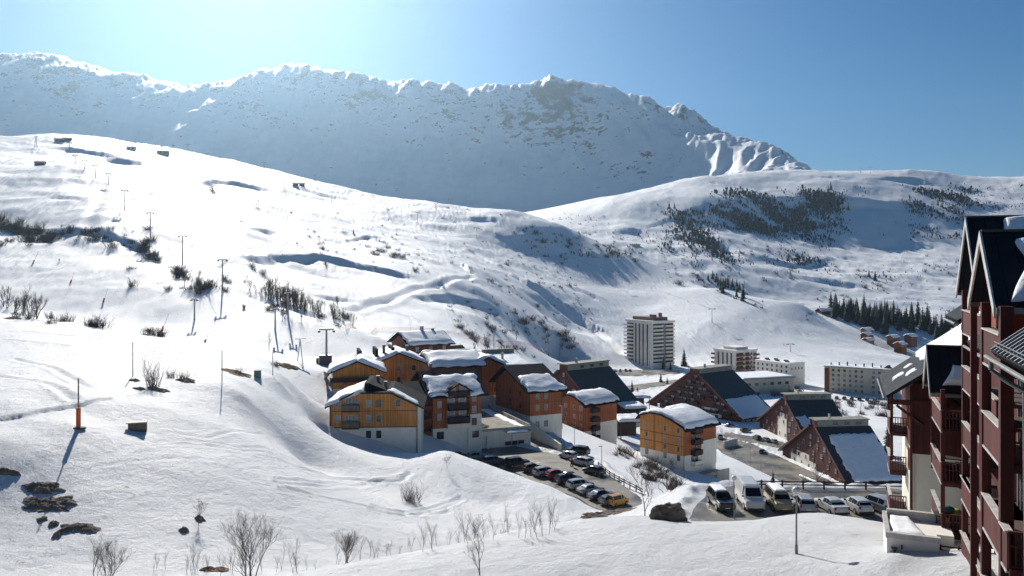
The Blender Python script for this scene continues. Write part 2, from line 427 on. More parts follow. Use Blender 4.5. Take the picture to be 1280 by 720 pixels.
# banks that face the viewpoint: polyline, drop, run-out
SCARPS = [(hitpoly(p), A, w) for p, A, w in (
    ([(-60, 284), (20, 284), (70, 286), (130, 292), (175, 308), (195, 322)], 3.5, 9),
    ([(290, 326), (340, 318), (400, 322), (450, 332), (510, 345), (535, 350)], 5, 13),
    ([(235, 228), (290, 226), (345, 238)], 6, 20), ([(300, 287), (345, 290), (375, 300)], 5, 16), ([(20, 250), (70, 246), (120, 252)], 2.5, 12), ([(345, 228), (400, 243), (450, 250)], 4, 14), ([(430, 300), (470, 296), (500, 304)], 3, 9), ([(380, 368), (430, 372), (470, 384)], 3.5, 10), ([(610, 300), (650, 312)], 3, 9),
    ([(60, 182), (150, 198), (215, 214)], 7, 30), ([(150, 172), (200, 182), (240, 188)], 7, 25), ([(345, 262), (390, 268)], 5, 20),
    ([(560, 268), (600, 272), (640, 282)], 6, 24), ([(600, 292), (660, 300), (720, 316)], 5, 24), ([(640, 342), (690, 372), (735, 402), (770, 425)], 5, 14),
    ([(-30, 526), (30, 518), (90, 508), (150, 496)], 0.5, 1.2), ([(500, 372), (560, 366), (600, 378), (640, 400)], 5, 16), ([(560, 322), (585, 330), (590, 345)], 4, 10), ([(690, 350), (740, 372), (770, 390)], 3, 12),
    ([(760, 290), (800, 288), (830, 296)], 8, 24), ([(930, 320), (990, 330), (1040, 322)], 9, 30),
    ([(1060, 305), (1130, 300), (1190, 312)], 9, 34), ([(890, 262), (960, 250), (1060, 252), (1180, 258)], 22, 60), ([(860, 288), (900, 305), (950, 330)], 10, 30), ([(1080, 222), (1140, 222), (1190, 232)], 14, 50), ([(980, 345), (1040, 352), (1110, 362)], 6, 25))]
# tracks pressed into the snow: polyline, depth, half width
TRACKS = [(hitpoly(p), A, w) for p, A, w in (
    ([(345, 602), (400, 606), (460, 604), (505, 596)], 0.16, 0.3), ([(345, 606), (400, 610), (462, 607), (508, 598)], 0.16, 0.3), ([(380, 586), (430, 600), (500, 603), (512, 592)], 0.2, 0.45), ([(352, 612), (400, 622), (450, 632), (500, 641), (550, 633), (575, 622)], 0.18, 0.3), ([(352, 615), (400, 625), (450, 635), (500, 644), (552, 636), (578, 624)], 0.18, 0.3),
    ([(470, 634), (520, 644), (560, 640)], 0.16, 0.4), ([(150, 560), (220, 552), (300, 560), (380, 580)], 0.07, 0.25), ([(152, 563), (222, 555), (302, 563), (382, 583)], 0.07, 0.25), ([(120, 585), (220, 575), (330, 590)], 0.06, 0.25), ([(205, 540), (260, 548), (330, 545)], 0.08, 0.25),
    ([(20, 450), (70, 462), (110, 485)], 0.16, 0.5), ([(0, 470), (60, 480), (90, 500)], 0.16, 0.5), ([(0, 425), (120, 436), (240, 452)], 0.15, 0.5), ([(30, 415), (150, 428), (280, 446)], 0.15, 0.6),
    
    ([(440, 388), (520, 362), (560, 352), (590, 346)], 1.0, 2.5), ([(590, 316), (640, 345), (690, 378), (740, 412), (775, 440)], 1.8, 3.0),
    ([(130, 240), (110, 275), (118, 300)], 0.6, 3), ([(190, 225), (175, 290)], 0.7, 3), ([(210, 250), (260, 245), (320, 250)], 0.5, 3), ([(640, 330), (760, 380), (860, 420)], 0.6, 2.5), ([(700, 330), (820, 365), (960, 410)], 0.6, 2.5))]
def relief(z, X, Y):
    for pl, A, w in SCARPS:
        lo = np.min(np.array(pl), 0)-w*5; hi = np.max(np.array(pl), 0)+w*5
        k = np.where((X > lo[0]) & (X < hi[0]) & (Y > lo[1]) & (Y < hi[1]))[0]
        if not len(k): continue
        x = X[k]; y = Y[k]
        d, sd = linedist(x+0.5*w*perlin(x/(w*2.2), y/(w*2.2)), y+0.4*w*perlin(x/(w*1.7)+9, y/(w*1.7)), pl)
        p = np.array(pl); e0 = np.minimum(np.hypot(x-p[0, 0], y-p[0, 1]), np.hypot(x-p[-1, 0], y-p[-1, 1]))
        a = A*sstep(0, w*2.2, e0)*(0.75+0.6*perlin(x/(w*1.4)+3, y/(w*1.4)))
        f = np.where(sd < 0, np.exp(-d/w)*np.minimum(1, d/(w*0.28)), 0)
        z[k] -= a*f
        z[k] += 0.22*a*np.where(sd >= 0, np.exp(-d/(w*0.7)), 0)*(1-0)
    for pl, A, w in TRACKS:
        lo = np.min(np.array(pl), 0)-w*6; hi = np.max(np.array(pl), 0)+w*6
        k = np.where((X > lo[0]) & (X < hi[0]) & (Y > lo[1]) & (Y < hi[1]))[0]
        if not len(k): continue
        d, sd = linedist(X[k], Y[k], pl)
        z[k] += A*(-np.exp(-(d/w)**2)+0.5*np.exp(-((d-2*w)/w)**2))
    return z

PADS = []     # (name, poly, z, label-kind)
PARK_LOW = pg(-35.0, (585, 590), (640, 596), (700, 613), (742, 634), (775, 648), (806, 640), (800, 622), (765, 596), (738, 576), (712, 566), (690, 556), (660, 548), (600, 560))
PADS.append(('parking_lot', PARK_LOW, -35.0))
STREET_UP = pg(-35.0, (660, 556), (712, 566), (706, 556), (668, 532), (636, 515), (612, 502), (598, 508), (622, 524))
PADS.append(('street', STREET_UP, -35.02))
PARK_NEAR = pg(-24.6, (858, 655), (880, 690), (1000, 690), (1150, 690), (1170, 618), (1110, 610), (975, 609), (925, 606), (884, 612), (872, 632))
PADS.append(('terrace_parking', PARK_NEAR, -24.6))
ROAD_VAL = pg(-66.4, (880, 548), (915, 575), (960, 600), (1010, 622), (1060, 640), (1100, 640), (1060, 612), (1005, 585), (955, 562), (915, 540))
PADS.append(('valley_road', ROAD_VAL, -66.4))
PARK_VAL = pg(-66.6, (915, 540), (955, 562), (1000, 580), (1000, 560), (940, 545), (905, 534))
PARK_FAR = pg(-65.5, (668, 458), (700, 466), (790, 470), (850, 467), (850, 463), (770, 462), (700, 454))
PADS.append(('far_parking', PARK_FAR, -65.5))

PADS.append(('upper_valley_road', pg(-65.8, (770, 492), (800, 487), (850, 478), (850, 474), (800, 480), (765, 485)), -65.8))
PADS.append(('lower_valley_road', pg(-66.5, (905, 540), (960, 548), (1010, 560), (1006, 566), (955, 556), (908, 546)), -66.5))
def height(X, Y, detail=True):
    X = np.asarray(X, float); Y = np.asarray(Y, float)
    shp = X.shape; X = X.ravel(); Y = Y.ravel()
    xp = 640+FP*X/Y
    z = (HY-base_row(xp, Y))/FP*Y
    if detail:
        near = 1-sstep(90, 200, Y)
        vill = sstep(120, 150, Y)*(1-sstep(500, 640, Y))*sstep(400, 520, xp)
        mid = sstep(200, 300, Y)*(1-sstep(1200, 1500, Y))*(1-vill)
        z += near*0.28*fbm(X/9, Y/9, 4)
        z += near*0.05*fbm(X/1.6, Y/1.6, 3)
        # hummocks and wind-scoured folds of the pistes
        h = fbm(X/95+3.1, Y/75, 5, 0.52)
        fold = fbm(X/150-2.0, Y/55+7.7, 4, 0.5)
        calm = 1-0.75*sstep(-60, 60, X-0.10*Y)*(1-sstep(0.44, 0.5, X/Y))*sstep(450, 600, Y)*(1-sstep(900, 1000, Y))
        z += mid*calm*(3.0*h + 3.0*np.maximum(fold, -0.1)) * (0.4+0.6*sstep(250, 600, Y))
        z += vill*0.35*fbm(X/25, Y/25, 3)
        z += mid*(0.45+0.55*calm)*(0.62*fbm(X/19, Y/19, 4, 0.55)*sstep(230, 320, Y)+0.9*np.maximum(fbm(X/48+5, Y/34, 3), -.2)*sstep(300, 420, Y))
        # right hills: gullied, lumpy
        hill = sstep(950, 1150, Y)*(1-sstep(2050, 2250, Y))*sstep(690, 800, xp)
        z += hill*(9*fbm(X/260, Y/260+4, 4, 0.5)+2.2*fbm(X/60, Y/110, 4, 0.5)+1.2*fbm(X/24, Y/24, 3, 0.55))
        # range: ribs and crags
        far = sstep(2380, 2560, Y)*(1-sstep(900, 1000, xp)*0.7)
        up = sstep(2500, 3000, Y)
        z += far*((34-22*up)*fbm(X/300, Y/520+9, 6, 0.55)) + far*(20*fbm(X/120+3, Y/400, 4, 0.55, ridged=True)-6)*(1-0.5*up) + far*up*(1-0.75*sstep(2960, 3060, Y+0.14*X))*(13*fbm(X/190+5, Y/300, 5, 0.6, ridged=True)-6)
        z += far*up*(9*fbm(X/40, Y/60, 4, 0.6)+5.5*sstep(2850, 3000, Y)*fbm(X/14, Y/26, 3, 0.65, ridged=True)*sstep(-0.2, 0.25, fbm(X/230+8, Y/230, 3)))
        # cornices / ribs on the shoulder right of the range
        sh = sstep(800, 860, xp)*(1-sstep(985, 1030, xp))*sstep(1850, 2050, Y)
        z += sh*(22*fbm((X-0.6*Y)/120, (X+0.6*Y)/520, 4, 0.5, ridged=True)-10)
        z = relief(z, X, Y)
        # flat made ground
        for nm, poly, zz in PADS:
            d = polydist(X, Y, poly)
            w = 1-sstep(0, 5 if Y.max() < 1e9 else 5, d)
            z = z*(1-w)+(zz-0.25)*w
            bk = np.exp(-((d-1.7)/0.9)**2)*(0.55+0.9*perlin(X/2.3, Y/2.3)+0.5*perlin(X/7+4, Y/7))
            z += np.maximum(bk, 0)*(0.9 if Y.max() > 0 else 1)
    return z.reshape(shp)

def ray_ground(x, y, Ymin=20, Ymax=3500, n=700):
    """first ground met by the sight line through photo spot (x, y)"""
    Ys = np.exp(np.linspace(math.log(Ymin), math.log(Ymax), n))
    X = (x-640)/FP*Ys
    z = height(X, Ys)
    rz = (HY-y)/FP*Ys
    i = np.argmax(z >= rz)
    if not (z >= rz).any(): i = int(np.argmin(np.abs(z-rz)/Ys))
    if i > 0:
        a = z[i-1]-rz[i-1]; b = z[i]-rz[i]
        t = a/(a-b) if a != b else 0
        Yh = Ys[i-1]+(Ys[i]-Ys[i-1])*min(max(t, 0), 1)
    else: Yh = Ys[i]
    return Vector(((x-640)/FP*Yh, Yh, float(height(np.array([(x-640)/FP*Yh]), np.array([Yh]))[0])))
_cut = None
def gz(X, Y): return float(height(np.array([X]), np.array([Y]))[0])

def build_terrain():
    cols = np.concatenate([np.linspace(-420, -60, 60, endpoint=False), np.linspace(-60, 1340, 760), np.linspace(1342, 1560, 40)])
    rows = [14.0]
    while rows[-1] < 4300:
        Yv = rows[-1]
        r = 0.012 if Yv < 40 else (0.0045 if Yv < 200 else (0.0062 if Yv < 1200 else 0.0068))
        if 3300 < Yv: r = 0.03
        rows.append(Yv*(1+r))
    rows = np.array(rows)
    Yg, xg = np.meshgrid(rows, cols, indexing='ij')
    Xg = (xg-640)/FP*Yg
    Z = height(Xg, Yg)
    nr, nc = Z.shape
    global GRID
    GRID = (np.log(rows), cols, Z)
    co = np.stack([Xg, Yg, Z], -1).reshape(-1, 3)
    idx = np.arange(nr*nc).reshape(nr, nc)
    q = np.stack([idx[:-1, :-1], idx[:-1, 1:], idx[1:, 1:], idx[1:, :-1]], -1).reshape(-1, 4)
    me = bpy.data.meshes.new('snow_ground')
    me.vertices.add(len(co)); me.vertices.foreach_set('co', co.ravel())
    me.loops.add(q.size); me.loops.foreach_set('vertex_index', q.ravel().astype(np.int32))
    me.polygons.add(len(q))
    me.polygons.foreach_set('loop_start', np.arange(0, q.size, 4, dtype=np.int32))
    me.polygons.foreach_set('loop_total', np.full(len(q), 4, np.int32))
    me.polygons.foreach_set('use_smooth', np.ones(len(q), bool))
    me.update(); me.validate()
    return me, nr, nc

def snow_ground_mat():
    m, nt, b = newmat('snow_ground')
    geo = nt.nodes.new('ShaderNodeNewGeometry')
    P = geo.outputs['Position']
    sep = nt.nodes.new('ShaderNodeSeparateXYZ'); nt.links.new(P, sep.inputs[0])
    sepn = nt.nodes.new('ShaderNodeSeparateXYZ'); nt.links.new(geo.outputs['Normal'], sepn.inputs[0])
    # base snow tone
    n1 = N(nt, 'ShaderNodeTexNoise', Scale=0.03, Detail=6.0, Roughness=0.6); nt.links.new(P, n1.inputs['Vector'])
    r1 = ramp(nt, [(0.35, (0.80, 0.81, 0.83)), (0.65, (0.88, 0.885, 0.89))]); nt.links.new(n1.outputs['Fac'], r1.inputs['Fac'])
    # bare rock on the high range: steep and high with broken noise
    mpr = nt.nodes.new('ShaderNodeMapping'); nt.links.new(P, mpr.inputs['Vector']); mpr.inputs['Scale'].default_value = (1, 1, 1.6)
    n2 = N(nt, 'ShaderNodeTexNoise', Scale=0.026, Detail=9.0, Roughness=0.75); nt.links.new(mpr.outputs[0], n2.inputs['Vector'])
    n2b = N(nt, 'ShaderNodeTexNoise', Scale=0.0035, Detail=3.0, Roughness=0.5); nt.links.new(P, n2b.inputs['Vector'])
    hgt = N(nt, 'ShaderNodeMapRange'); nt.links.new(sep.outputs[2], hgt.inputs['Value'])
    for k, v in (('From Min', 450), ('From Max', 860), ('To Min', -0.16), ('To Max', 0.10)): hgt.inputs[k].default_value = v
    stp = N(nt, 'ShaderNodeMapRange'); nt.links.new(sepn.outputs[2], stp.inputs['Value'])
    for k, v in (('From Min', 0.9), ('From Max', 0.5), ('To Min', -0.06), ('To Max', 0.18)): stp.inputs[k].default_value = v
    a1 = N(nt, 'ShaderNodeMath', operation='ADD'); nt.links.new(n2.outputs['Fac'], a1.inputs[0]); nt.links.new(hgt.outputs[0], a1.inputs[1])
    a2 = N(nt, 'ShaderNodeMath', operation='ADD'); nt.links.new(a1.outputs[0], a2.inputs[0]); nt.links.new(stp.outputs[0], a2.inputs[1])
    a3 = N(nt, 'ShaderNodeMath', operation='MULTIPLY_ADD'); nt.links.new(n2b.outputs['Fac'], a3.inputs[0]); a3.inputs[1].default_value = 0.42; nt.links.new(a2.outputs[0], a3.inputs[2])
    east = N(nt, 'ShaderNodeMapRange'); nt.links.new(sep.outputs[0], east.inputs['Value'])
    for k, v in (('From Min', -900), ('From Max', 500), ('To Min', -0.05), ('To Max', 0.0)): east.inputs[k].default_value = v
    a5 = N(nt, 'ShaderNodeMath', operation='ADD'); nt.links.new(a3.outputs[0], a5.inputs[0]); nt.links.new(east.outputs[0], a5.inputs[1]); a3 = a5
    rk = ramp(nt, [(0.70, (0, 0, 0)), (0.725, (1, 1, 1))]); nt.links.new(a3.outputs[0], rk.inputs['Fac'])
    dst = N(nt, 'ShaderNodeMapRange'); nt.links.new(sep.outputs[1], dst.inputs['Value'])
    for k, v in (('From Min', 2200), ('From Max', 2450)): dst.inputs[k].default_value = v
    rm = N(nt, 'ShaderNodeMath', operation='MULTIPLY'); nt.links.new(rk.outputs[0], rm.inputs[0]); nt.links.new(dst.outputs[0], rm.inputs[1])
    n3 = N(nt, 'ShaderNodeTexNoise', Scale=0.05, Detail=6.0); nt.links.new(P, n3.inputs['Vector'])
    rr = ramp(nt, [(0.3, (0.02, 0.02, 0.024)), (0.7, (0.07, 0.068, 0.066))]); nt.links.new(n3.outputs['Fac'], rr.inputs['Fac'])
    c = mix(nt, rm.outputs[0], r1.outputs[0], rr.outputs[0])
    # dead grass and grit poking through thin snow on the near slopes
    n4 = N(nt, 'ShaderNodeTexNoise', Scale=0.9, Detail=8.0, Roughness=0.75); nt.links.new(P, n4.inputs['Vector'])
    n5 = N(nt, 'ShaderNodeTexNoise', Scale=0.06, Detail=3.0); nt.links.new(P, n5.inputs['Vector'])
    a4 = N(nt, 'ShaderNodeMath', operation='MULTIPLY_ADD'); nt.links.new(n5.outputs['Fac'], a4.inputs[0]); a4.inputs[1].default_value = 0.55; nt.links.new(n4.outputs['Fac'], a4.inputs[2])
    rg = ramp(nt, [(0.97, (0, 0, 0)), (1.06, (0.75,)*3)]); nt.links.new(a4.outputs[0], rg.inputs['Fac'])
    nr_ = N(nt, 'ShaderNodeMapRange'); nt.links.new(sep.outputs[1], nr_.inputs['Value'])
    for k, v in (('From Min', 900), ('From Max', 500)): nr_.inputs[k].default_value = v
    gm = N(nt, 'ShaderNodeMath', operation='MULTIPLY'); nt.links.new(rg.outputs[0], gm.inputs[0]); nt.links.new(nr_.outputs[0], gm.inputs[1])
    c = mix(nt, gm.outputs[0], c, (0.20, 0.15, 0.10))
    nt.links.new(c, b.inputs['Base Color'])
    b.inputs['Roughness'].default_value = 0.6
    b.inputs['Specular IOR Level'].default_value = 0.25
    # surface relief: trodden crust close by, sastrugi and ski tracks farther off
    f1 = N(nt, 'ShaderNodeTexNoise', Scale=1.3, Detail=10.0, Roughness=0.78); nt.links.new(P, f1.inputs['Vector'])
    mp2 = nt.nodes.new('ShaderNodeMapping'); nt.links.new(P, mp2.inputs['Vector']); mp2.inputs['Scale'].default_value = (0.30, 0.12, 0.2); mp2.inputs['Rotation'].default_value = (0, 0, 0.5)
    f2 = N(nt, 'ShaderNodeTexNoise', Scale=1.0, Detail=8.0, Roughness=0.68); nt.links.new(mp2.outputs[0], f2.inputs['Vector'])
    mp3 = nt.nodes.new('ShaderNodeMapping'); nt.links.new(P, mp3.inputs['Vector']); mp3.inputs['Scale'].default_value = (0.05, 0.02, 0.03); mp3.inputs['Rotation'].default_value = (0, 0, -0.55)
    wv = N(nt, 'ShaderNodeTexWave', Scale=1.0, Distortion=22.0, Detail=6.0); wv.inputs['Detail Scale'].default_value = 0.6
    nt.links.new(mp3.outputs[0], wv.inputs['Vector'])
    b1 = N(nt, 'ShaderNodeBump', Strength=1.0, Distance=0.5); nt.links.new(f1.outputs['Fac'], b1.inputs['Height'])
    b2 = N(nt, 'ShaderNodeBump', Strength=0.6, Distance=0.5); nt.links.new(f2.outputs['Fac'], b2.inputs['Height']); nt.links.new(b1.outputs[0], b2.inputs['Normal'])
    b3 = N(nt, 'ShaderNodeBump', Strength=0.25, Distance=0.5); nt.links.new(wv.outputs['Fac'], b3.inputs['Height']); nt.links.new(b2.outputs[0], b3.inputs['Normal'])
    nt.links.new(b3.outputs[0], b.inputs['Normal'])
    return m

_me, _nr, _nc = build_terrain()
def glook(X, Y):
    """ground level read off the built ground"""
    lr, cs, Z = GRID
    X = np.asarray(X, float); Y = np.asarray(Y, float)
    xp = 640+FP*X/Y; l = np.log(Y)
    i = np.clip(np.searchsorted(lr, l)-1, 0, len(lr)-2); j = np.clip(np.searchsorted(cs, xp)-1, 0, len(cs)-2)
    a = np.clip((l-lr[i])/(lr[i+1]-lr[i]), 0, 1); b = np.clip((xp-cs[j])/(cs[j+1]-cs[j]), 0, 1)
    return (Z[i, j]*(1-b)+Z[i, j+1]*b)*(1-a)+(Z[i+1, j]*(1-b)+Z[i+1, j+1]*b)*a
def gz(X, Y): return float(glook(np.array([X]), np.array([Y]))[0])
def ray_ground(x, y, Ymin=20, Ymax=3500, n=900):
    Ys = np.exp(np.linspace(math.log(Ymin), math.log(Ymax), n)); X = (x-640)/FP*Ys
    f = glook(X, Ys)-(HY-y)/FP*Ys
    k = np.where((f[1:] >= 0) & (f[:-1] < 0))[0]
    if len(k):
        i = int(k[0]); t = -f[i]/(f[i+1]-f[i]); Yh = Ys[i]+(Ys[i+1]-Ys[i])*t
    else:
        Yh = Ys[int(np.argmin(np.abs(f)/Ys))]
    return Vector(((x-640)/FP*Yh, Yh, gz((x-640)/FP*Yh, Yh)))
terrain = link('snow_ground', _me, snow_ground_mat())
setp(terrain, 'snow covered ground, pistes and mountain range', kind='structure')
del terrain['label']
# ------------------------------------------------------------------ camera, sun, sky
cam_d = bpy.data.cameras.new('camera'); cam = bpy.data.objects.new('camera', cam_d); COL.objects.link(cam)
cam.location = (0, 0, 0); cam.rotation_euler = (math.radians(90), 0, 0)
cam_d.sensor_width = 36.0; cam_d.lens = 36.0*FP/1280
cam_d.shift_y = -(360-HY)/1280
cam_d.clip_start = 0.1; cam_d.clip_end = 30000
SC.camera = cam

SUN_AZ, SUN_EL = math.radians(-19), math.radians(30)     # azimuth from +Y (view axis), to the left
sd = Vector((math.sin(SUN_AZ)*math.cos(SUN_EL), math.cos(SUN_AZ)*math.cos(SUN_EL), math.sin(SUN_EL)))
sun_d = bpy.data.lights.new('sun', 'SUN'); sun = bpy.data.objects.new('sun', sun_d); COL.objects.link(sun)
sun_d.energy = 5.0; sun_d.angle = math.radians(0.53); sun_d.color = (1.0, 0.95, 0.87)
sun.rotation_euler = sd.to_track_quat('Z', 'Y').to_euler()

world = bpy.data.worlds.new('World'); SC.world = world; world.use_nodes = True
wnt = world.node_tree
bg = wnt.nodes['Background']
sky = wnt.nodes.new('ShaderNodeTexSky'); sky.sky_type = 'NISHITA'; sky.sun_disc = False
sky.sun_elevation = SUN_EL; sky.sun_rotation = SUN_AZ
sky.altitude = 1800; sky.air_density = 1.0; sky.dust_density = 0.5; sky.ozone_density = 2.0
hs = wnt.nodes.new('ShaderNodeHueSaturation'); hs.inputs['Saturation'].default_value = 1.4
wnt.links.new(sky.outputs[0], hs.inputs['Color']); wnt.links.new(hs.outputs[0], bg.inputs['Color']); bg.inputs['Strength'].default_value = 0.052

SC.view_settings.view_transform = 'Standard'; SC.view_settings.look = 'None'
SC.view_settings.gamma = 1; SC.view_settings.use_curve_mapping = False
SC.view_settings.exposure = 0.42
# ------------------------------------------------------------------ building materials
orange_t = planks('orange_timber', (0.60, 0.25, 0.065), 0.16, var=0.30)
rust_t = planks('rust_timber', (0.38, 0.11, 0.037), 0.16, var=0.30)
brown_t = planks('brown_timber', (0.17, 0.055, 0.028), 0.16, var=0.30)
dark_t = planks('dark_red_timber', (0.10, 0.026, 0.020), 0.18, var=0.30)
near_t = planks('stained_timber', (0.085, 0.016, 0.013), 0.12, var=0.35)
near_lit = planks('sunlit_timber', (0.26, 0.055, 0.02), 0.12, var=0.25)  # stained timber in a brighter orange, the sun on it put into the colour
grey_wood = planks('grey_balcony_wood', (0.16, 0.12, 0.09), 0.12, var=0.3)
dark_wood = planks('dark_balcony_wood', (0.045, 0.026, 0.022), 0.14, var=0.3)
plaster = mottled('white_plaster', (0.74, 0.70, 0.60), 0.10, 0.5, 0.85, stretch=(1, 1, 0.4))
beige = mottled('beige_render', (0.52, 0.46, 0.36), 0.12, 0.4, 0.85, stretch=(1, 1, 0.4))
white_r = mottled('white_render', (0.76, 0.72, 0.64), 0.08, 0.4, 0.8)
concrete = mottled('concrete', (0.36, 0.34, 0.29), 0.25, 0.8, 0.9, bump=0.02)
cap_m = mottled('grey_cap', (0.22, 0.22, 0.19), 0.2, 0.6, 0.7)
roof_x = seam_metal('dark_seam_metal_roof', (0.022, 0.024, 0.030), 0.5, 0.6, along='x')
roof_y = seam_metal('dark_seam_metal_roof_across', (0.022, 0.024, 0.030), 0.5, 0.6, along='y')
slate = mottled('slate_roof', (0.045, 0.047, 0.05), 0.3, 1.2, 0.6)
trim_d = mottled('dark_trim', (0.035, 0.032, 0.034), 0.2, 1.0, 0.5)
trim_l = mottled('sunlit_grey_trim', (0.50, 0.47, 0.44), 0.25, 3.0, 0.5)  # grey trim lightened, the sunlit look of the edges put into its colour
zinc = mottled('zinc_gutter', (0.22, 0.22, 0.21), 0.2, 4.0, 0.45, metallic=0.5)
glass = glassmat('window_glass')
glass_b = glassmat('pale_window_glass', (0.16, 0.20, 0.25), 0.15)
frame_w = mottled('white_frame', (0.40, 0.38, 0.34), 0.1, 3.0, 0.5)
frame_d = mottled('brown_frame', (0.08, 0.04, 0.03), 0.2, 3.0, 0.5)
red_balc = mottled('red_brown_balcony', (0.24, 0.06, 0.045), 0.2, 0.8, 0.7)
verge_m = mottled('dark_verge', (0.13, 0.045, 0.035), 0.2, 0.8, 0.7)
steel = mottled('galvanised_steel', (0.30, 0.31, 0.32), 0.2, 5.0, 0.45, metallic=0.5)
dark_steel = mottled('dark_steel', (0.06, 0.06, 0.065), 0.2, 5.0, 0.5)
def snowmat():
    m, nt, b = newmat('roof_snow')
    tc = nt.nodes.new('ShaderNodeTexCoord')
    n = N(nt, 'ShaderNodeTexNoise', Scale=0.9, Detail=7.0, Roughness=0.65); nt.links.new(tc.outputs['Object'], n.inputs['Vector'])
    r = ramp(nt, [(0.3, (0.78, 0.79, 0.81)), (0.7, (0.87, 0.875, 0.88))]); nt.links.new(n.outputs['Fac'], r.inputs['Fac'])
    nt.links.new(r.outputs[0], b.inputs['Base Color']); b.inputs['Roughness'].default_value = 0.6; b.inputs['Specular IOR Level'].default_value = 0.25
    bp = N(nt, 'ShaderNodeBump', Strength=0.5, Distance=0.25); nt.links.new(n.outputs['Fac'], bp.inputs['Height']); nt.links.new(bp.outputs[0], b.inputs['Normal'])
    return m
snow_r = snowmat()

# ------------------------------------------------------------------ building pieces
def ey(a): return Vector((-math.sin(a), math.cos(a), 0))
def ex(a): return Vector((math.cos(a), math.sin(a), 0))
def reach(O, d, px):
    """how far to walk from O along d until image column px is reached"""
    t = (px-640)/FP
    return (O.x-t*O.y)/(t*d.y-d.x)

_wc = {}
def window(parent, face, u, z, w, h, off=0.0, pane=None, frame=None, sill=False, split=True):
    """one window on a wall of the local block: face front(y=off) left(x=off) right(x=off) back"""
    pane = pane or glass; frame = frame or frame_w
    key = (round(w, 2), round(h, 2), pane.name, frame.name, sill, split)
    if key not in _wc:
        f = MB(); t = 0.06
        f.box(-w/2-t, -w/2, -0.06, 0.04, -t, h+t); f.box(w/2, w/2+t, -0.06, 0.04, -t, h+t)
        f.box(-w/2, w/2, -0.06, 0.04, h, h+t); f.box(-w/2, w/2, -0.06, 0.04, -t, 0)
        if split and w > 0.8: f.box(-0.03, 0.03, -0.05, 0.04, 0, h)
        if sill: f.box(-w/2-0.15, w/2+0.15, -0.16, -0.065, -t-0.05, -t+0.03)
        p = MB(); p.box(-w/2, w/2, -0.02, 0.03, 0, h)
        fm = f.mesh('window'); fm.materials.append(frame)
        pm = p.mesh('pane'); pm.materials.append(pane)
        _wc[key] = (fm, pm)
    fm, pm = _wc[key]
    loc, rz = {'front': ((u, off, z), 0), 'left': ((off, u, z), -math.pi/2), 'right': ((off, u, z), math.pi/2), 'back': ((u, off, z), math.pi)}[face]
    o = link('window', fm, None, parent, loc, rz)
    link('pane', pm, None, o)
    return o

def balcony(parent, face, u0, u1, z, d, off=0.0, h=1.0, mat=None, lattice=False, rail=None, name='balcony'):
    """balcony: slab, parapet (solid boards or bars)"""
    mat = mat or grey_wood
    m = MB()
    m.box(u0, u1, -d, 0, z-0.16, z)
    if lattice:
        n = max(2, int((u1-u0)/0.13))
        for i in range(n+1):
            x = u0+(u1-u0)*i/n
            m.box(x-0.025, x+0.025, -d, -d+0.05, z+0.002, z+h-0.062)
        m.box(u0-0.03, u1+0.03, -d-0.02, -d+0.07, z+h-0.06, z+h)
        for s in (u0, u1):
            m.box(s-0.03, s+0.03, -d+0.072, 0, z+h-0.06, z+h)
            k = max(2, int(d/0.2))
            for j in range(1, k): m.box(s-0.025, s+0.025, -d+d*j/k-0.025, -d+d*j/k+0.025, z+0.002, z+h-0.062)
    else:
        m.box(u0, u1, -d-0.003, -d+0.06, z+0.15, z+h)
        m.box(u0, u0+0.06, -d+0.062, -0.003, z+0.15, z+h); m.box(u1-0.06, u1, -d+0.062, -0.003, z+0.15, z+h)
        m.box(u0-0.04, u1+0.04, -d-0.05, -d+0.1, z+h+0.001, z+h+0.06)
        for s in (u0+0.03, u1-0.03): m.box(s-0.05, s+0.05, -d+0.01, -d+0.11, z+0.001, z+0.149)
    loc, rz = {'front': ((0, off, 0), 0), 'left': ((off, 0, 0), -math.pi/2), 'right': ((off, 0, 0), math.pi/2)}[face]
    if face == 'left': loc = (off, u0+u1, 0)     # u runs backwards when turned
    return m.build(name, mat, parent, loc=loc, rz=rz)

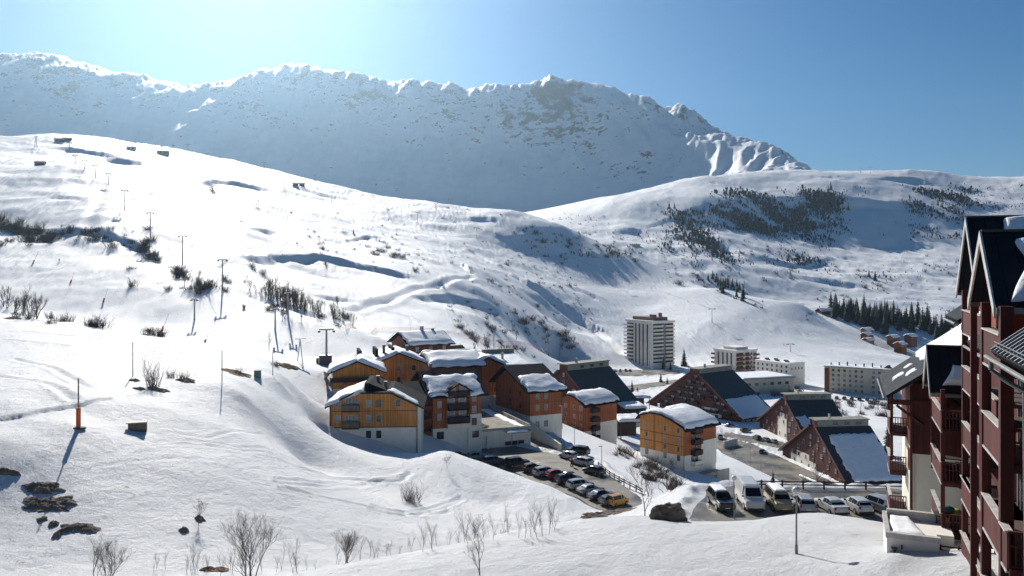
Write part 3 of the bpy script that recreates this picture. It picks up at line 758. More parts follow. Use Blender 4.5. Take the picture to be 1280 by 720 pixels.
def pillow(parent, quad, T=0.5, nu=26, nv=14, edge=1.1, rag=0.35, seed=0, lift=0.02, name='roof_snow', mat=None, holes=None):
    """snow lying on a roof plane: quad = 4 corners (3d, in order), thick in the middle, rounded ragged rim"""
    q = [Vector(p) for p in quad]
    nrm = (q[1]-q[0]).cross(q[3]-q[0]).normalized()
    if nrm.z < 0: nrm = -nrm
    lu = (q[1]-q[0]).length; lv = (q[3]-q[0]).length
    du = (q[1]-q[0]).normalized(); dv = (q[3]-q[0]).normalized()
    T *= 0.8; vs = []
    for j in range(nv+1):
        for i in range(nu+1):
            # crowd the samples towards the rim
            a = 0.5-0.5*math.cos(math.pi*i/nu); b = 0.5-0.5*math.cos(math.pi*j/nv)
            p = (q[0]*(1-a)+q[1]*a)*(1-b)+(q[3]*(1-a)+q[2]*a)*b
            e = min(a*lu, (1-a)*lu, b*lv, (1-b)*lv)
            k = min(1, e/edge)
            t = T*math.sqrt(max(0, 1-(1-k)**2))
            nn = mnoise.noise(p*0.45+Vector((seed*3.1, seed, 0)))
            n2 = mnoise.noise(p*1.6+Vector((seed, 7, seed)))
            t *= 1+0.35*nn+0.12*n2
            sh = rag*(1-min(1, e/(edge*1.3)))
            p = p+du*(mnoise.noise(p*0.8+Vector((9, seed, 3)))*sh)+dv*(mnoise.noise(p*0.8+Vector((2, 5, seed)))*sh)
            if k <= 0: t = -lift
            vs.append(p+nrm*(t+lift)+Vector((0, 0, 0)))
    fs = []
    for j in range(nv):
        for i in range(nu):
            a = j*(nu+1)+i
            fs.append((a, a+1, a+nu+2, a+nu+1))
    m = MB(); m.add(vs, fs)
    return m.build(name, mat or snow_r, parent, smooth=True)

def arch_roof(prof, x0, x1, t):
    """thick curved roof sheet: prof = (y,z) points; extruded from x0 to x1"""
    up = [(y, z+t) for y, z in prof]
    return MB().prism(list(prof)+up[::-1], 'x', x0, x1)

def arch_snow(parent, prof, x0, x1, T, seed, trim=0.5, nx=22, name='roof_snow', cut=None):
    """snow following a curved roof"""
    # resample the profile
    pts = [Vector((0, y, z)) for y, z in prof]
    seg = [0]
    for a, b in zip(pts[:-1], pts[1:]): seg.append(seg[-1]+(b-a).length)
    L = seg[-1]
    def at(s):
        for i in range(len(pts)-1):
            if s <= seg[i+1] or i == len(pts)-2:
                t = (s-seg[i])/(seg[i+1]-seg[i]); return pts[i].lerp(pts[i+1], t)
    ns = 22; vs = []
    for j in range(ns+1):
        b = 0.5-0.5*math.cos(math.pi*j/ns)
        for i in range(nx+1):
            a = 0.5-0.5*math.cos(math.pi*i/nx)
            s = trim+(L-2*trim)*b; x = x0+trim+(x1-x0-2*trim)*a
            p = at(s)+Vector((x, 0, 0))
            e = min(a*(x1-x0), (1-a)*(x1-x0), b*L, (1-b)*L); k = min(1, e/0.9)
            t = T*math.sqrt(max(0, 1-(1-k)**2))*(1+0.3*mnoise.noise(p*0.4+Vector((seed, 0, seed)))+0.1*mnoise.noise(p*1.7))
            sh = 0.5*(1-min(1, e/1.2))
            p.x += sh*mnoise.noise(p*0.7+Vector((seed, 3, 1))); p.y += sh*mnoise.noise(p*0.7+Vector((1, 8, seed)))
            if cut: t *= cut(x, s/L)
            vs.append(p+Vector((0, 0, t if (k > 0 and t > 0.02) else -0.06)))
    fs = [(j*(nx+1)+i, j*(nx+1)+i+1, (j+1)*(nx+1)+i+1, (j+1)*(nx+1)+i) for j in range(ns) for i in range(nx)]
    m = MB(); m.add(vs, fs)
    return m.build(name, snow_r, parent, smooth=True)

def chimney(parent, x, y, z0, z1, w=0.7, d=0.7, mat=None, name='chimney'):
    m = MB().box(x-w/2, x+w/2, y-d/2, y+d/2, z0, z1)
    m.box(x-w/2-0.08, x+w/2+0.08, y-d/2-0.08, y+d/2+0.08, z1+0.001, z1+0.1)
    return m.build(name, mat or concrete, parent)

def downpipe(parent, x, y, z0, z1, mat=None):
    return MB().tube((x, y, z0), (x, y, z1), 0.06, n=8).build('downpipe', mat or dark_steel, parent)

# ================================================================== village
DEEP = 4.0    # foundations reach this far below the surveyed base line
def root_at(name, px, py, Y, deg, label, cat, group=None):
    O = W(px, py, Y)
    a = math.radians(deg)
    return empty(name, O, a, label, cat, group), O, a

# --- front chalet: orange boards over a white plaster base
r, O, a = root_at('chalet', 413.5, 572, 137.5, 4.0, 'orange timber chalet with white plaster base, leftmost of the front row in the snow slope', 'chalet')
Wd = reach(O, ex(a), 520.5); L = 12.5
zb = 5.15; he = 9.0; kn = 10.9
prof = [(0, zb), (Wd, zb), (Wd, he), (Wd*0.70, kn), (Wd*0.27, kn+0.05), (0, he+0.2)]
MB().prism(prof, 'y', 0, L).build('wall', orange_t, r)
MB().box(0.05, Wd-0.05, 0.05, L, -DEEP, zb-0.002).box(Wd+0.002, Wd+0.75, 0.25, L, -DEEP, he-0.4).build('base', plaster, r)
b = MB(); b.box(-0.03, Wd+0.03, -0.05, -0.003, zb-0.08, zb+0.08); b.box(-0.03, Wd+0.03, -0.05, -0.003, zb+2.75, zb+2.87)
b.box(-0.10, 0.08, -0.06, -0.004, zb+0.1, he); b.build('trim', frame_d, r)
for u, z, w in ((1.25, 3.55, 0.85), (6.45, 3.55, 0.85), (8.15, 3.55, 0.8), (11.55, 3.55, 0.8), (1.25, 0.95, 0.85), (6.45, 0.95, 0.8), (8.2, 0.95, 0.8)):
    window(r, 'front', u, zb+z, w, 1.15, -0.002, glass_b if u in (1.25, 6.45) else glass, frame_w if u != 8.15 else frame_d, split=False)
for u, z in ((6.45, 3.3), (8.2, 3.3), (8.2, 0.35)):
    window(r, 'front', u, z, 0.75, 1.2, 0.05, glass, frame_d, split=False)
window(r, 'front', 5.6, 0.7, 1.8, 1.0, 0.05, glass, frame_d)
for z in (zb+3.0, zb+0.1):
    window(r, 'front', 3.0, z+0.1, 0.95, 1.9, -0.002, glass_b, frame_w); window(r, 'front', 4.15, z+0.1, 0.95, 1.9, -0.002, glass_b, frame_w)
    balcony(r, 'front', 1.95, 4.95, z-0.1, 1.1, -0.01, 1.05, grey_wood)
MB().box(1.9, 2.0, -1.1, -1.0, zb+1.2, zb+2.7).build('post', grey_wood, r); MB().box(4.9, 5.0, -1.1, -1.0, zb+1.2, zb+2.7).build('post', grey_wood, r)
ov = 0.9
rp = [(-ov, he-0.45), (Wd*0.27, kn+0.16), (Wd*0.70, kn+0.14), (Wd+ov+0.5, he-0.75)]
up = [(x, z+0.28) for x, z in rp]
MB().prism(rp+up[::-1], 'y', -0.9, L+0.4).build('roof', roof_y, r)
MB().box(5.6, 6.35, 1.2, 11.5, kn+0.44, kn+1.75).slab([(6.36, 1.0, kn+1.75), (9.4, 1.0, kn+0.5), (9.4, 11.6, kn+0.5), (6.36, 11.6, kn+1.75)], 0.12).build('dormer_roof', roof_y, r)
pillow(r, [(-0.8, -0.8, he-0.12), (5.6, -0.8, kn+0.47), (5.6, L, kn+0.47), (-0.8, L, he-0.12)], 0.85, seed=1, rag=0.7)
pillow(r, [(9.6, 0.2, kn+0.42), (14.9, -0.7, he-0.2), (14.9, 3.2, he-0.2), (10.2, 3.4, kn+0.42)], 0.55, seed=2, rag=0.6, nu=16)
chimney(r, 7.4, 7.0, kn+0.4, kn+2.2, 0.5, 0.5, dark_steel)
chimney(r, 9.0, 4.5, kn+0.4, kn+1.5, 0.4, 0.4, dark_steel)
downpipe(r, -0.14, -0.12, -1, he-0.3); downpipe(r, Wd+0.12, -0.1, 0, he-0.4)

# --- second front chalet with gabled balcony bay
r, O, a = root_at('chalet', 541, 556, 152, 21, 'rust timber chalet with three stacked dark balconies, joined to the garage deck', 'chalet')
Wd = reach(O, ex(a), 601); L = 15
MB().box(0, Wd, 0, L, 3.0, 9.2).build('wall', rust_t, r)
MB().box(0.05, Wd-0.05, 0.05, L, -DEEP, 2.998).box(7.0, Wd+0.03, -0.35, 2.0, -DEEP, 5.4).build('base', plaster, r)
MB().box(2.7, 7.2, -1.0, -0.002, 3.0, 4.0).build('balcony_band', plaster, r)
MB().prism([(2.5, 9.2), (7.3, 9.2), (7.3, 10.2), (4.9, 11.5), (2.5, 10.2)], 'y', -0.6, 5).build('bay_wall', rust_t, r)
MB().box(2.5, 2.75, -0.6, -0.003, 4.02, 9.19).build('post', rust_t, r); MB().box(7.05, 7.3, -0.6, -0.003, 4.02, 9.19).build('post', rust_t, r)
for z in (4.1, 6.6, 9.05):
    balcony(r, 'front', 2.76, 7.04, z, 1.5, -0.005, 1.0, dark_wood)
    for u in (3.6, 5.9): window(r, 'front', u, z+0.15, 1.5, 1.9, -0.62 if z > 9 else -0.002, glass_b, frame_w)
for z in (4.6, 7.0): window(r, 'front', 1.3, z, 0.75, 1.2, -0.002, glass_b, frame_w, split=False)
for z in (5.6, 7.9): window(r, 'front', 8.3, z, 0.8, 1.3, -0.36 if z < 5 else -0.002, glass_b, frame_w, split=False)
window(r, 'front', 1.5, 1.0, 1.3, 1.3, 0.05, glass, frame_d); window(r, 'front', 8.2, 3.3, 0.9, 1.3, -0.352, glass, frame_d); window(r, 'front', 8.5, 0.9, 1.2, 1.2, -0.352, glass, frame_d)
MB().slab([(2.0, -1.5, 10.0), (4.9, -1.5, 11.75), (4.9, 6, 11.75), (2.0, 6, 10.0)], 0.2).slab([(4.9, -1.5, 11.75), (7.8, -1.5, 10.0), (7.8, 6, 10.0), (4.9, 6, 11.75)], 0.2).build('bay_roof', roof_y, r)
rp = [(-1.0, 8.9), (L*0.5, 13.0), (L+1, 8.9)]
MB().prism([(y, z) for y, z in rp]+[(y, z+0.28) for y, z in rp[::-1]], 'x', -1.2, Wd+1.3).build('roof', roof_x, r)
MB().prism([(0.02, 9.2), (L, 9.2), (L*0.5, 12.9)], 'x', 0.02, Wd-0.02).build('gable_wall', rust_t, r)
pillow(r, [(-0.6, -0.8, 9.25), (Wd+0.4, -0.8, 9.25), (Wd+0.4, 5.6, 12.3), (-0.6, 5.6, 12.3)], 0.8, seed=3, rag=0.8)
MB().box(-3.4, -0.01, 1.2, 6, -DEEP, 9.0).build('stair_tower', brown_t, r)
for z in (1.6, 4.0, 6.4): balcony(r, 'front', -3.3, -0.1, z, 1.2, 1.19, 1.0, brown_t, name='landing')
MB().slab([(-4.6, -0.6, 9.3), (0.2, -0.6, 9.3), (0.2, 6.2, 11.5), (-4.6, 6.2, 11.5)], 0.25).build('stair_roof', roof_x, r)
chimney(r, 2.0, 9.0, 12, 14.4, 0.5, 0.5, dark_steel)

# --- garage with parking deck
r, O, a = root_at('garage', 664, 556, 161, 21, 'long pale concrete garage with cars parked on its flat deck', 'garage')
gw = 16.0; gl = 26.0; gh = 3.35
m = MB(); m.box(-gw, -0.003, 0.6, gl, -1.5, gh-0.3)
m.box(-gw, 0, 0, 0.59, gh-0.9, gh+0.0); m.box(-gw, 0, 0.35, 0.598, -1.5, gh-0.902)
m.build('wall', plaster, r)
m = MB(); m.box(-0.30, 0.0, 0.592, gl, gh-0.297, gh+0.75); m.box(-gw, 0, 0.0, 0.25, gh+0.002, gh+0.55); m.build('parapet', concrete, r)
MB().box(-gw, -0.302, 0.602, gl, gh-0.296, gh-0.1).build('deck', mottled('deck_asphalt', (0.24, 0.22, 0.18), 0.3, 0.5, 0.9), r)
MB().box(-9.5, -9.1, -0.25, 0.34, -1.5, gh-0.905).build('post', plaster, r)
MB().box(-5.7, -1.3, 0.25, 0.345, 0, 2.3).build('garage_door', white_r, r)
for u in (-4.9, -3.5, -2.1): window(r, 'front', u, 0.25, 1.15, 0.75, 0.247, glass, frame_d, split=False)
window(r, 'front', -11.5, 1.0, 1.6, 0.8, 0.345, glass, frame_d)
MB().slab([(-5.9, -1.6, gh-0.35), (-0.3, -1.6, gh-0.35), (-0.3, -0.02, gh-0.05), (-5.9, -0.02, gh-0.05)], 0.12).build('canopy', steel, r)
pillow(r, [(-5.7, -1.5, gh-0.33), (-1.2, -1.5, gh-0.33), (-1.2, -0.1, gh-0.07), (-5.7, -0.1, gh-0.07)], 0.18, seed=4, nu=14, nv=6, edge=0.4, rag=0.4)
pillow(r, [(-1.9, 1.0, gh-0.1), (-0.5, 1.0, gh-0.1), (-0.5, 24, gh-0.1), (-2.6, 24, gh-0.1)], 0.5, seed=5, nu=8, nv=30, edge=0.6, rag=0.5)
DECK = (O.copy(), a, gh-0.1)

# --- big rust chalet beyond the street
r, O, a = root_at('chalet', 662.5, 540, 173, 27, 'large rust red chalet with snow slab on half its dark roof, beside the street', 'chalet')
Wd = reach(O, ex(a), 702); L = reach(O, ey(a), 619.5)
zt = 9.2
MB().box(0, Wd, 0, L, 3.4, zt).prism([(0, zt), (L, zt), (L*0.62, zt+3.7)], 'x', 0, Wd).build('wall', rust_t, r)
MB().box(0.05, Wd-0.05, 0.05, L-0.05, -DEEP-2, 3.398).build('base', plaster, r)
rp = [(-1.4, zt-0.75), (L*0.62, zt+3.9), (L+1.2, zt-0.6)]
MB().prism(rp+[(y, z+0.3) for y, z in rp[::-1]], 'x', -1.3, Wd+1.2).build('roof', roof_x, r)
pillow(r, [(-0.9, -1.2, zt-0.3), (Wd+0.6, -1.2, zt-0.3), (Wd-0.5, 5.2, zt+2.35), (-0.5, 5.2, zt+2.35)], 0.7, seed=6, rag=0.8)
for u in (1.9, 4.0):
    for z in (4.5, 7.0): window(r, 'front', u, z, 0.75, 1.2, -0.002, glass, frame_w, split=False)
    window(r, 'front', u, 0.9, 0.75, 1.2, 0.05, glass, frame_d, split=False)
window(r, 'left', 10.5, 1.6, 1.0, 0.8, 0.05, glass, frame_d, split=False)
for z in (4.6, 7.1):
    for u in (4.5, 9.5, 14.5): window(r, 'left', u, z, 0.75, 1.2, -0.002, glass, frame_d, split=False)
MB().box(-0.06, -0.004, 0, L, 6.15, 6.3).box(-0.06, Wd, -0.06, -0.004, 6.15, 6.3).build('trim', frame_d, r)
downpipe(r, Wd+0.1, -0.1, 0, zt-0.5)

# --- ramp parapet beside that chalet
r, O, a = root_at('retaining_wall', 662, 533, 166, 0, 'pale concrete ramp wall running down past the rust chalet to the parked cars', 'wall')
P = [W(606, 492, 200), W(640, 516, 182), W(664, 533, 169), (W(701, 561, 156))]
m = MB()
for p, q in zip(P[:-1], P[1:]):
    d = (q-p); n = Vector((d.y, -d.x, 0)).normalized()*0.18
    p0, q0 = p-O, q-O
    vs = [p0-n, q0-n, q0+n, p0+n]
    m.add([v-Vector((0, 0, 3.0)) for v in vs]+[v+Vector((0, 0, 0.9)) for v in vs], [(0, 3, 2, 1), (4, 5, 6, 7), (0, 1, 5, 4), (1, 2, 6, 5), (2, 3, 7, 6), (3, 0, 4, 7)])
m.build('wall', plaster, r)

def arch_chalet(px, py, Y, deg, lx, rx, label, timber, side, zb, zt, rise, seed, floors, name='chalet', hole=None):
    r, O, a = root_at(name, px, py, Y, deg, label, 'chalet')
    Wd = reach(O, ex(a), rx); L = reach(O, ey(a), lx)
    pf = [(0, zt), (L*0.25, zt+rise*0.62), (L*0.5, zt+rise), (L*0.75, zt+rise*1.05), (L, zt+rise*0.55)]
    body = [(0, zb), (L, zb), (L, zt+rise*0.55)]+pf[-2::-1]
    MB().prism(body, 'x', 0, 0.22).build('gable_wall', timber, r)
    MB().prism(body, 'x', 0.222, Wd).build('wall', side, r)
    MB().box(0.05, Wd-0.05, 0.05, L-0.05, -DEEP-2, zb-0.003).build('base', plaster, r)
    ep = [(-1.0, zt-0.75)]+[(y, z+0.05) for y, z in pf]+[(L+0.9, zt+rise*0.1)]
    MB().prism(ep+[(y, z+0.3) for y, z in ep[::-1]], 'x', -0.7, Wd+0.8).build('roof', roof_x, r)
    arch_snow(r, [(y, z+0.3) for y, z in ep], -0.7, Wd+0.8, 0.62, seed, cut=hole)
    hf = (zt-zb)/floors
    t = MB()
    for k in range(1, floors): t.box(-0.05, -0.004, 0, L, zb+hf*k-0.07, zb+hf*k+0.07)
    t.box(-0.06, -0.004, L*0.66, L*0.66+0.16, zb, zt+rise*0.9); t.build('trim', frame_d, r)
    for k in range(floors):
        for u in (L*0.12, L*0.42, L*0.84):
            window(r, 'left', u, zb+hf*k+0.8, 0.7, 1.15, -0.002, glass if (k+int(u)) % 2 else glass_b, frame_w, split=False)
    for u in (L*0.12, L*0.42, L*0.84): window(r, 'left', u, zb-hf+0.9, 0.75, 1.2, 0.05, glass_b if u > L*.3 else glass, frame_d, split=False)
    downpipe(r, -0.1, -0.1, 0, zt-0.3)
    return r, Wd, L, hf

r, Wd, L, hf = arch_chalet(855, 590, 184, 41, 800, 895, 'orange gabled chalet with curved snowy roof standing above the snow bank by the terrace parking', orange_t, rust_t, 3.6, 10.1, 2.1, 7, 3,
    hole=lambda x, s: 0.0 if (s > 0.60 and 4.2+1.2*math.sin(s*14) < x < 9.0+0.8*math.sin(s*23)) else 1.0)
MB().box(6.6, Wd+0.02, -0.12, -0.002, 0.2, 6.2).build('plaster_panel', plaster, r)
for k in range(4):
    balcony(r, 'front', 2.6, 5.6, 1.1+2.5*k, 1.3, -0.003, 1.0, plaster if k == 0 else dark_wood)
    window(r, 'front', 3.4, 1.3+2.5*k, 1.0, 1.8, -0.003, glass_b, frame_d); window(r, 'front', 4.9, 1.3+2.5*k, 0.8, 1.8, -0.003, glass, frame_d, split=False)
MB().box(2.0, 13, -3.5, -3.2, -5, -0.5).box(1.6, 11.5, -3.19, -0.4, -6, -1.0).build('terrace_base', concrete, r)
for u in (2.6, 5.0, 7.2): window(r, 'front', u, -2.6, 1.2, 1.3, -3.502, glass, frame_d)
chimney(r, 3.9, L*0.8, 11.5, 14.0, 0.18, 0.5, white_r)

r, Wd, L, hf = arch_chalet(729.5, 552, 215, 41, 702.5, 771, 'rust brown chalet with curved snowy roof, right of the largest rust chalet', rust_t, rust_t, 2.6, 10.0, 1.7, 8, 3,
    hole=lambda x, s: 0.0 if s > 0.72 + 0.06*math.sin(x) else 1.0)
MB().box(6.5, Wd+0.02, -0.12, -0.002, -1, 4.4).build('plaster_panel', plaster, r)
for k in range(4):
    balcony(r, 'front', 2.6, 5.4, 0.2+2.5*k, 1.2, -0.003, 1.0, dark_wood)
    window(r, 'front', 4.0, 0.4+2.5*k, 1.4, 1.8, -0.003, glass, frame_d)

# --- the A-frame residences
def aframe(px, py, Y, deg, L, Wd, H, fr, label, seed, low=2.7, cap=2.4, snow=None, floors=6, balc=False, cw=None, plast=(0.18, 0.5, 4.0), side_win=True):
    r, O, a = root_at('a_frame_residence', px, py, Y, deg, label, 'apartment building', 'steep roofed A-frame residences on the valley floor')
    ya = L*fr; cw = cw or 2.2
    prof = [(0, -DEEP), (L, -DEEP), (L, low), (ya+cw, H), (ya+cw, H+cap), (ya-cw, H+cap), (ya-cw, H), (0, low)]
    # facade and body
    MB().prism(prof, 'x', 0, Wd).build('wall', dark_t, r)
    MB().prism([(ya-cw-0.35, H+cap+0.002), (ya+cw+0.35, H+cap+0.002), (ya+cw+0.35, H+cap+0.35), (ya-cw-0.35, H+cap+0.35)], 'x', -1.0, Wd+0.5).build('ridge_cap', cap_m, r)
    MB().box(-0.3, Wd+0.1, ya-cw-0.05, ya-cw-0.002, H+0.4, H+cap-0.1).build('cap_band', cap_m, r)
    for k in range(3): window(r, 'front', Wd*(0.33+0.24*k), H+1.0, 1.6, 0.8, ya-cw-0.052, glass, frame_d, split=False)
    t = 0.4
    k1 = (H-low)/(ya-cw)
    MB().slab([(-1.1, -1.6, low-1.6*k1+0.5), (Wd+0.7, -1.6, low-1.6*k1+0.5), (Wd+0.7, ya-cw-0.06, H+0.42), (-1.1, ya-cw-0.06, H+0.42)], t).build('roof', slate, r)
    k2 = (H-low)/(L-ya-cw)
    MB().slab([(Wd+0.7, L+1.4, low-1.4*k2+0.5), (-1.1, L+1.4, low-1.4*k2+0.5), (-1.1, ya+cw+0.003, H+0.42), (Wd+0.7, ya+cw+0.003, H+0.42)], t).build('far_roof', slate, r)
    e = MB()
    e.slab([(-1.25, -1.7, low-1.7*k1+0.62), (-1.102, -1.7, low-1.7*k1+0.62), (-1.102, ya-cw, H+0.54), (-1.25, ya-cw, H+0.54)], 0.6)
    e.slab([(-1.102, L+1.5, low-1.5*k2+0.62), (-1.25, L+1.5, low-1.5*k2+0.62), (-1.25, ya+cw, H+0.54), (-1.102, ya+cw, H+0.54)], 0.6)
    e.build('verge_board', verge_m, r)
    MB().box(0.03, Wd-0.03, -0.06, -0.003, -DEEP, low-0.3).build('base_band', beige, r)
    if side_win:
        for u in (0.12, 0.3, 0.44, 0.75): window(r, 'front', Wd*u, 0.5, 0.9, 1.2, -0.062, glass, frame_d, split=False)
    hf = H/floors
    p0, p1, ph = plast
    m = MB(); n = 4
    for i in range(n):
        y0 = L*(p0+(p1-p0)*i/n); y1 = L*(p0+(p1-p0)*(i+1)/n)
        m.box(-0.10, -0.003, y0+0.001, y1-0.001, -DEEP, ph+(1.9 if i in (1, 2) else 0))
    m.build('plaster_base', plaster, r)
    for k in range(floors):
        z = hf*k+0.8
        # width of the gable at this height
        ylo = max(2.0, (z+1.6-low)/k1+1.2) if z+1.6 > low else 2.0
        yhi = min(L-2.0, L-((z+1.6-low)/k2+1.2)) if z+1.6 > low else L-2.0
        if yhi-ylo < 2: continue
        if balc and k < floors-0:
            nb = max(1, int((yhi-ylo)/7))
            for i in range(nb):
                u0 = ylo+(yhi-ylo)*i/nb+0.4; u1 = ylo+(yhi-ylo)*(i+1)/nb-0.8
                if (i*7+k*3) % 9 == 4: continue
                balcony(r, 'left', u0, u1, z-0.6, 1.4, -0.11, 1.0, dark_wood)
                for q in range(int((u1-u0)/2.6)):
                    if (q+k+i) % 3 != 1: window(r, 'left', u0+1.3+q*2.6, z-0.4, 1.5, 1.8, -0.102, glass_b if (q*3+k+i) % 4 else glass, frame_w)
        else:
            nw = max(1, int((yhi-ylo)/4.6))
            for i in range(nw):
                u = ylo+(yhi-ylo)*(i+0.5)/nw
                if (i*5+k*7+seed) % 6 == 0: continue
                window(r, 'left', u, z, 1.3 if (i+k) % 3 == 0 else 0.8, 1.2, -0.102, glass_b if (i+k) % 2 else glass, frame_w, sill=True)
    if snow:
        v0, v1, u0, u1, T = snow
        def rp(u, v):
            y = -1.2+(ya-cw+0.9)*v
            return (-0.7+(Wd+1.0)*u, y, low+y*k1+0.55)
        pillow(r, [rp(u0, v0), rp(u1, v0), rp(u1, v1), rp(u0, v1)], T, seed=seed, rag=1.0, nu=24, nv=24)
    chimney(r, Wd*0.25, ya-1.0, H+cap, H+cap+1.9, 0.25, 1.1, concrete)
    return r
aframe(1060, 612, 246, 7, 44, 17.5, 15.5, 0.46, 'dark red A-frame with broad snow sheet on its roof, behind the terrace parking', 1, snow=(0.02, 0.86, 0.12, 1.0, 0.7), low=2.6, plast=(0.45, 0.85, 3.2))
aframe(1012, 562, 300, 7, 44, 18, 15.5, 0.44, 'dark red A-frame with tall white plaster panel, middle of the three on the right', 2, snow=(0.0, 0.62, 0.03, 0.24, 0.5), plast=(0.42, 0.6, 8.0))
aframe(927, 530, 352, 38, 54, 24, 19.5, 0.48, 'widest dark A-frame residence, facade filled with rows of balconies', 3, snow=(0.0, 0.42, 0.0, 0.95, 0.6), floors=7, balc=True, plast=(0.2, 0.45, 3.0), cw=3.0)
aframe(752, 528, 268, 41, 36, 21, 15.5, 0.50, 'dark A-frame residence with bare slate roof half hidden behind the rust chalets', 4, snow=(0.05, 0.18, 0.5, 0.9, 0.3), plast=(0.3, 0.5, 3.0))
# ------------------------------------------------------------------ blocks of flats on the valley floor
def block(px, py, Y, deg, lx, rx, label, cat, name='apartment_block'):
    r, O, a = root_at(name, px, py, Y, deg, label, cat)
    return r, reach(O, ex(a), rx), reach(O, ey(a), lx)

r, Wd, L = block(816, 459.5, 556, 32, 783.5, 842, 'tall white tower block with stacked balconies, highest building in the valley', 'tower block', 'tower_block')
H = 31
MB().box(0, Wd, 0, L, -DEEP, H).build('wall', white_r, r)
MB().box(-0.8, Wd+0.8, -0.8, L+0.8, H+0.003, H+1.5).build('parapet', white_r, r)
MB().box(3, Wd-3, 3, L-3, H+1.503, H+3.8).box(5, 8, 5, 9, H+3.803, H+5.6).box(Wd-7, Wd-5.5, 6, 8, H+3.803, H+6.6).build('roof_house', mottled('brown_plant_room', (0.2, 0.12, 0.10), 0.2, 0.5), r)
for i, u in enumerate((0.20, 0.36, 0.50, 0.64)):
    MB().box(-0.12, -0.003, L*u-0.7, L*u+0.7, 0.5, H-1).build('window_strip', frame_d if i % 2 else glass, r)
for u in (0.12, 0.28, 0.43, 0.57): MB().box(-0.7, -0.004, L*u-0.25, L*u+0.25, -1, H).build('fin', white_r, r)
for k in range(11):
    z = 2.0+2.62*k
    for (f, u0, u1, off) in (('front', 0.3, Wd*0.44, -0.003), ('front', Wd*0.56, Wd-0.2, -0.003), ('left', L*0.72, L+1.4, -0.003)):
        balcony(r, f, u0, u1, z, 1.7, off, 1.05, white_r)
    MB().box(0.4, Wd*0.44, -0.08, -0.004, z+0.05, z+2.2).box(Wd*0.58, Wd-0.3, -0.08, -0.004, z+0.05, z+2.2).build('glazing', frame_d if k % 3 else glass, r)
MB().box(-0.09, -0.004, L*0.74, L-0.3, 2, H-1).build('glazing', frame_d, r)
MB().box(Wd*0.46, Wd*0.54, -1.2, -0.005, -1, H-0.5).build('stair_fin', mottled('grey_brown_render', (0.25, 0.22, 0.2), 0.1, 0.5), r)

r, Wd, L = block(919, 471, 512, 32, 893, 946, 'white block of flats with red brown balconies, right of the tall tower', 'apartment block')
H = 16
MB().box(0, Wd, 0, L, -DEEP, H).build('wall', white_r, r)
MB().box(-0.4, Wd+0.4, -0.4, L+0.4, H+0.003, H+0.9).build('parapet', white_r, r)
MB().box(4, Wd-5, 3, L-4, H+0.903, H+2.6).build('roof_house', white_r, r)
for u in (0.18, 0.38, 0.58, 0.80): MB().box(-0.12, -0.003, L*u-0.6, L*u+0.6, 0.5, H-1).build('window_strip', frame_d, r)
for k in range(5):
    z = 1.8+2.8*k
    for (f, u0, u1) in (('front', 0.8, Wd*0.36), ('front', Wd*0.46, Wd*0.64), ('front', Wd*0.84, Wd+1.0), ('left', L-0.4, L+1.6)):
        balcony(r, f, u0, u1, z, 1.6, -0.003, 1.05, red_balc)
    MB().box(1.2, Wd*0.36, -0.08, -0.004, z, z+2.1).box(Wd*0.47, Wd*0.64, -0.08, -0.004, z, z+2.1).build('glazing', frame_d, r)
    window(r, 'front', Wd*0.74, z+0.6, 1.4, 1.3, -0.003, glass, frame_d)

r, Wd, L = block(987, 481, 470, 32, 944, 1006, 'low white building with two window rows and dark clutter on its snowy flat roof', 'building', 'flat_roofed_building')
H = 12
MB().box(0, Wd, 0, L, -DEEP, H).build('wall', white_r, r)
MB().box(-0.3, Wd+0.3, -0.3, L+0.3, H+0.003, H+0.5).build('parapet', white_r, r)
pillow(r, [(0.2, 0.2, H+0.5), (Wd-0.2, 0.2, H+0.5), (Wd-0.2, L-0.2, H+0.5), (0.2, L-0.2, H+0.5)], 0.4, seed=12, rag=0.2)
for k in range(9): MB().box(2+2.2*(k % 3), 3.6+2.2*(k % 3), 3+k*2.4, 4.8+k*2.4, H+0.5, H+1.5+0.3*(k % 2)).build('roof_unit', dark_steel, r)
for k in range(4):
    for i in range(7): window(r, 'left', L*(0.09+0.137*i), 1.2+2.8*k, 1.2, 1.4, -0.003, glass, frame_w)
for i in range(4): window(r, 'front', Wd*(0.15+0.22*i), 8.6, 1.0, 1.3, -0.003, glass, frame_w)

r, Wd, L = block(930, 489, 432, 20, 897, 993, 'long low beige building with snowy flat roof behind the widest A-frame', 'building', 'flat_roofed_building')
H = 6
MB().box(0, Wd, 0, L, -DEEP, H).build('wall', beige, r)
MB().box(-0.5, Wd+0.5, -0.5, L+0.5, H+0.003, H+0.6).build('roof', cap_m, r)
pillow(r, [(0, 0, H+0.6), (Wd, 0, H+0.6), (Wd, L, H+0.6), (0, L, H+0.6)], 0.5, seed=13, rag=0.3)
for i in range(6): window(r, 'front', Wd*(0.1+0.15*i), 2.6, 2.2, 1.4, -0.003, glass, frame_d)
for i in range(3): window(r, 'left', L*(0.2+0.25*i), 2.6, 2.2, 1.4, -0.003, glass, frame_d)

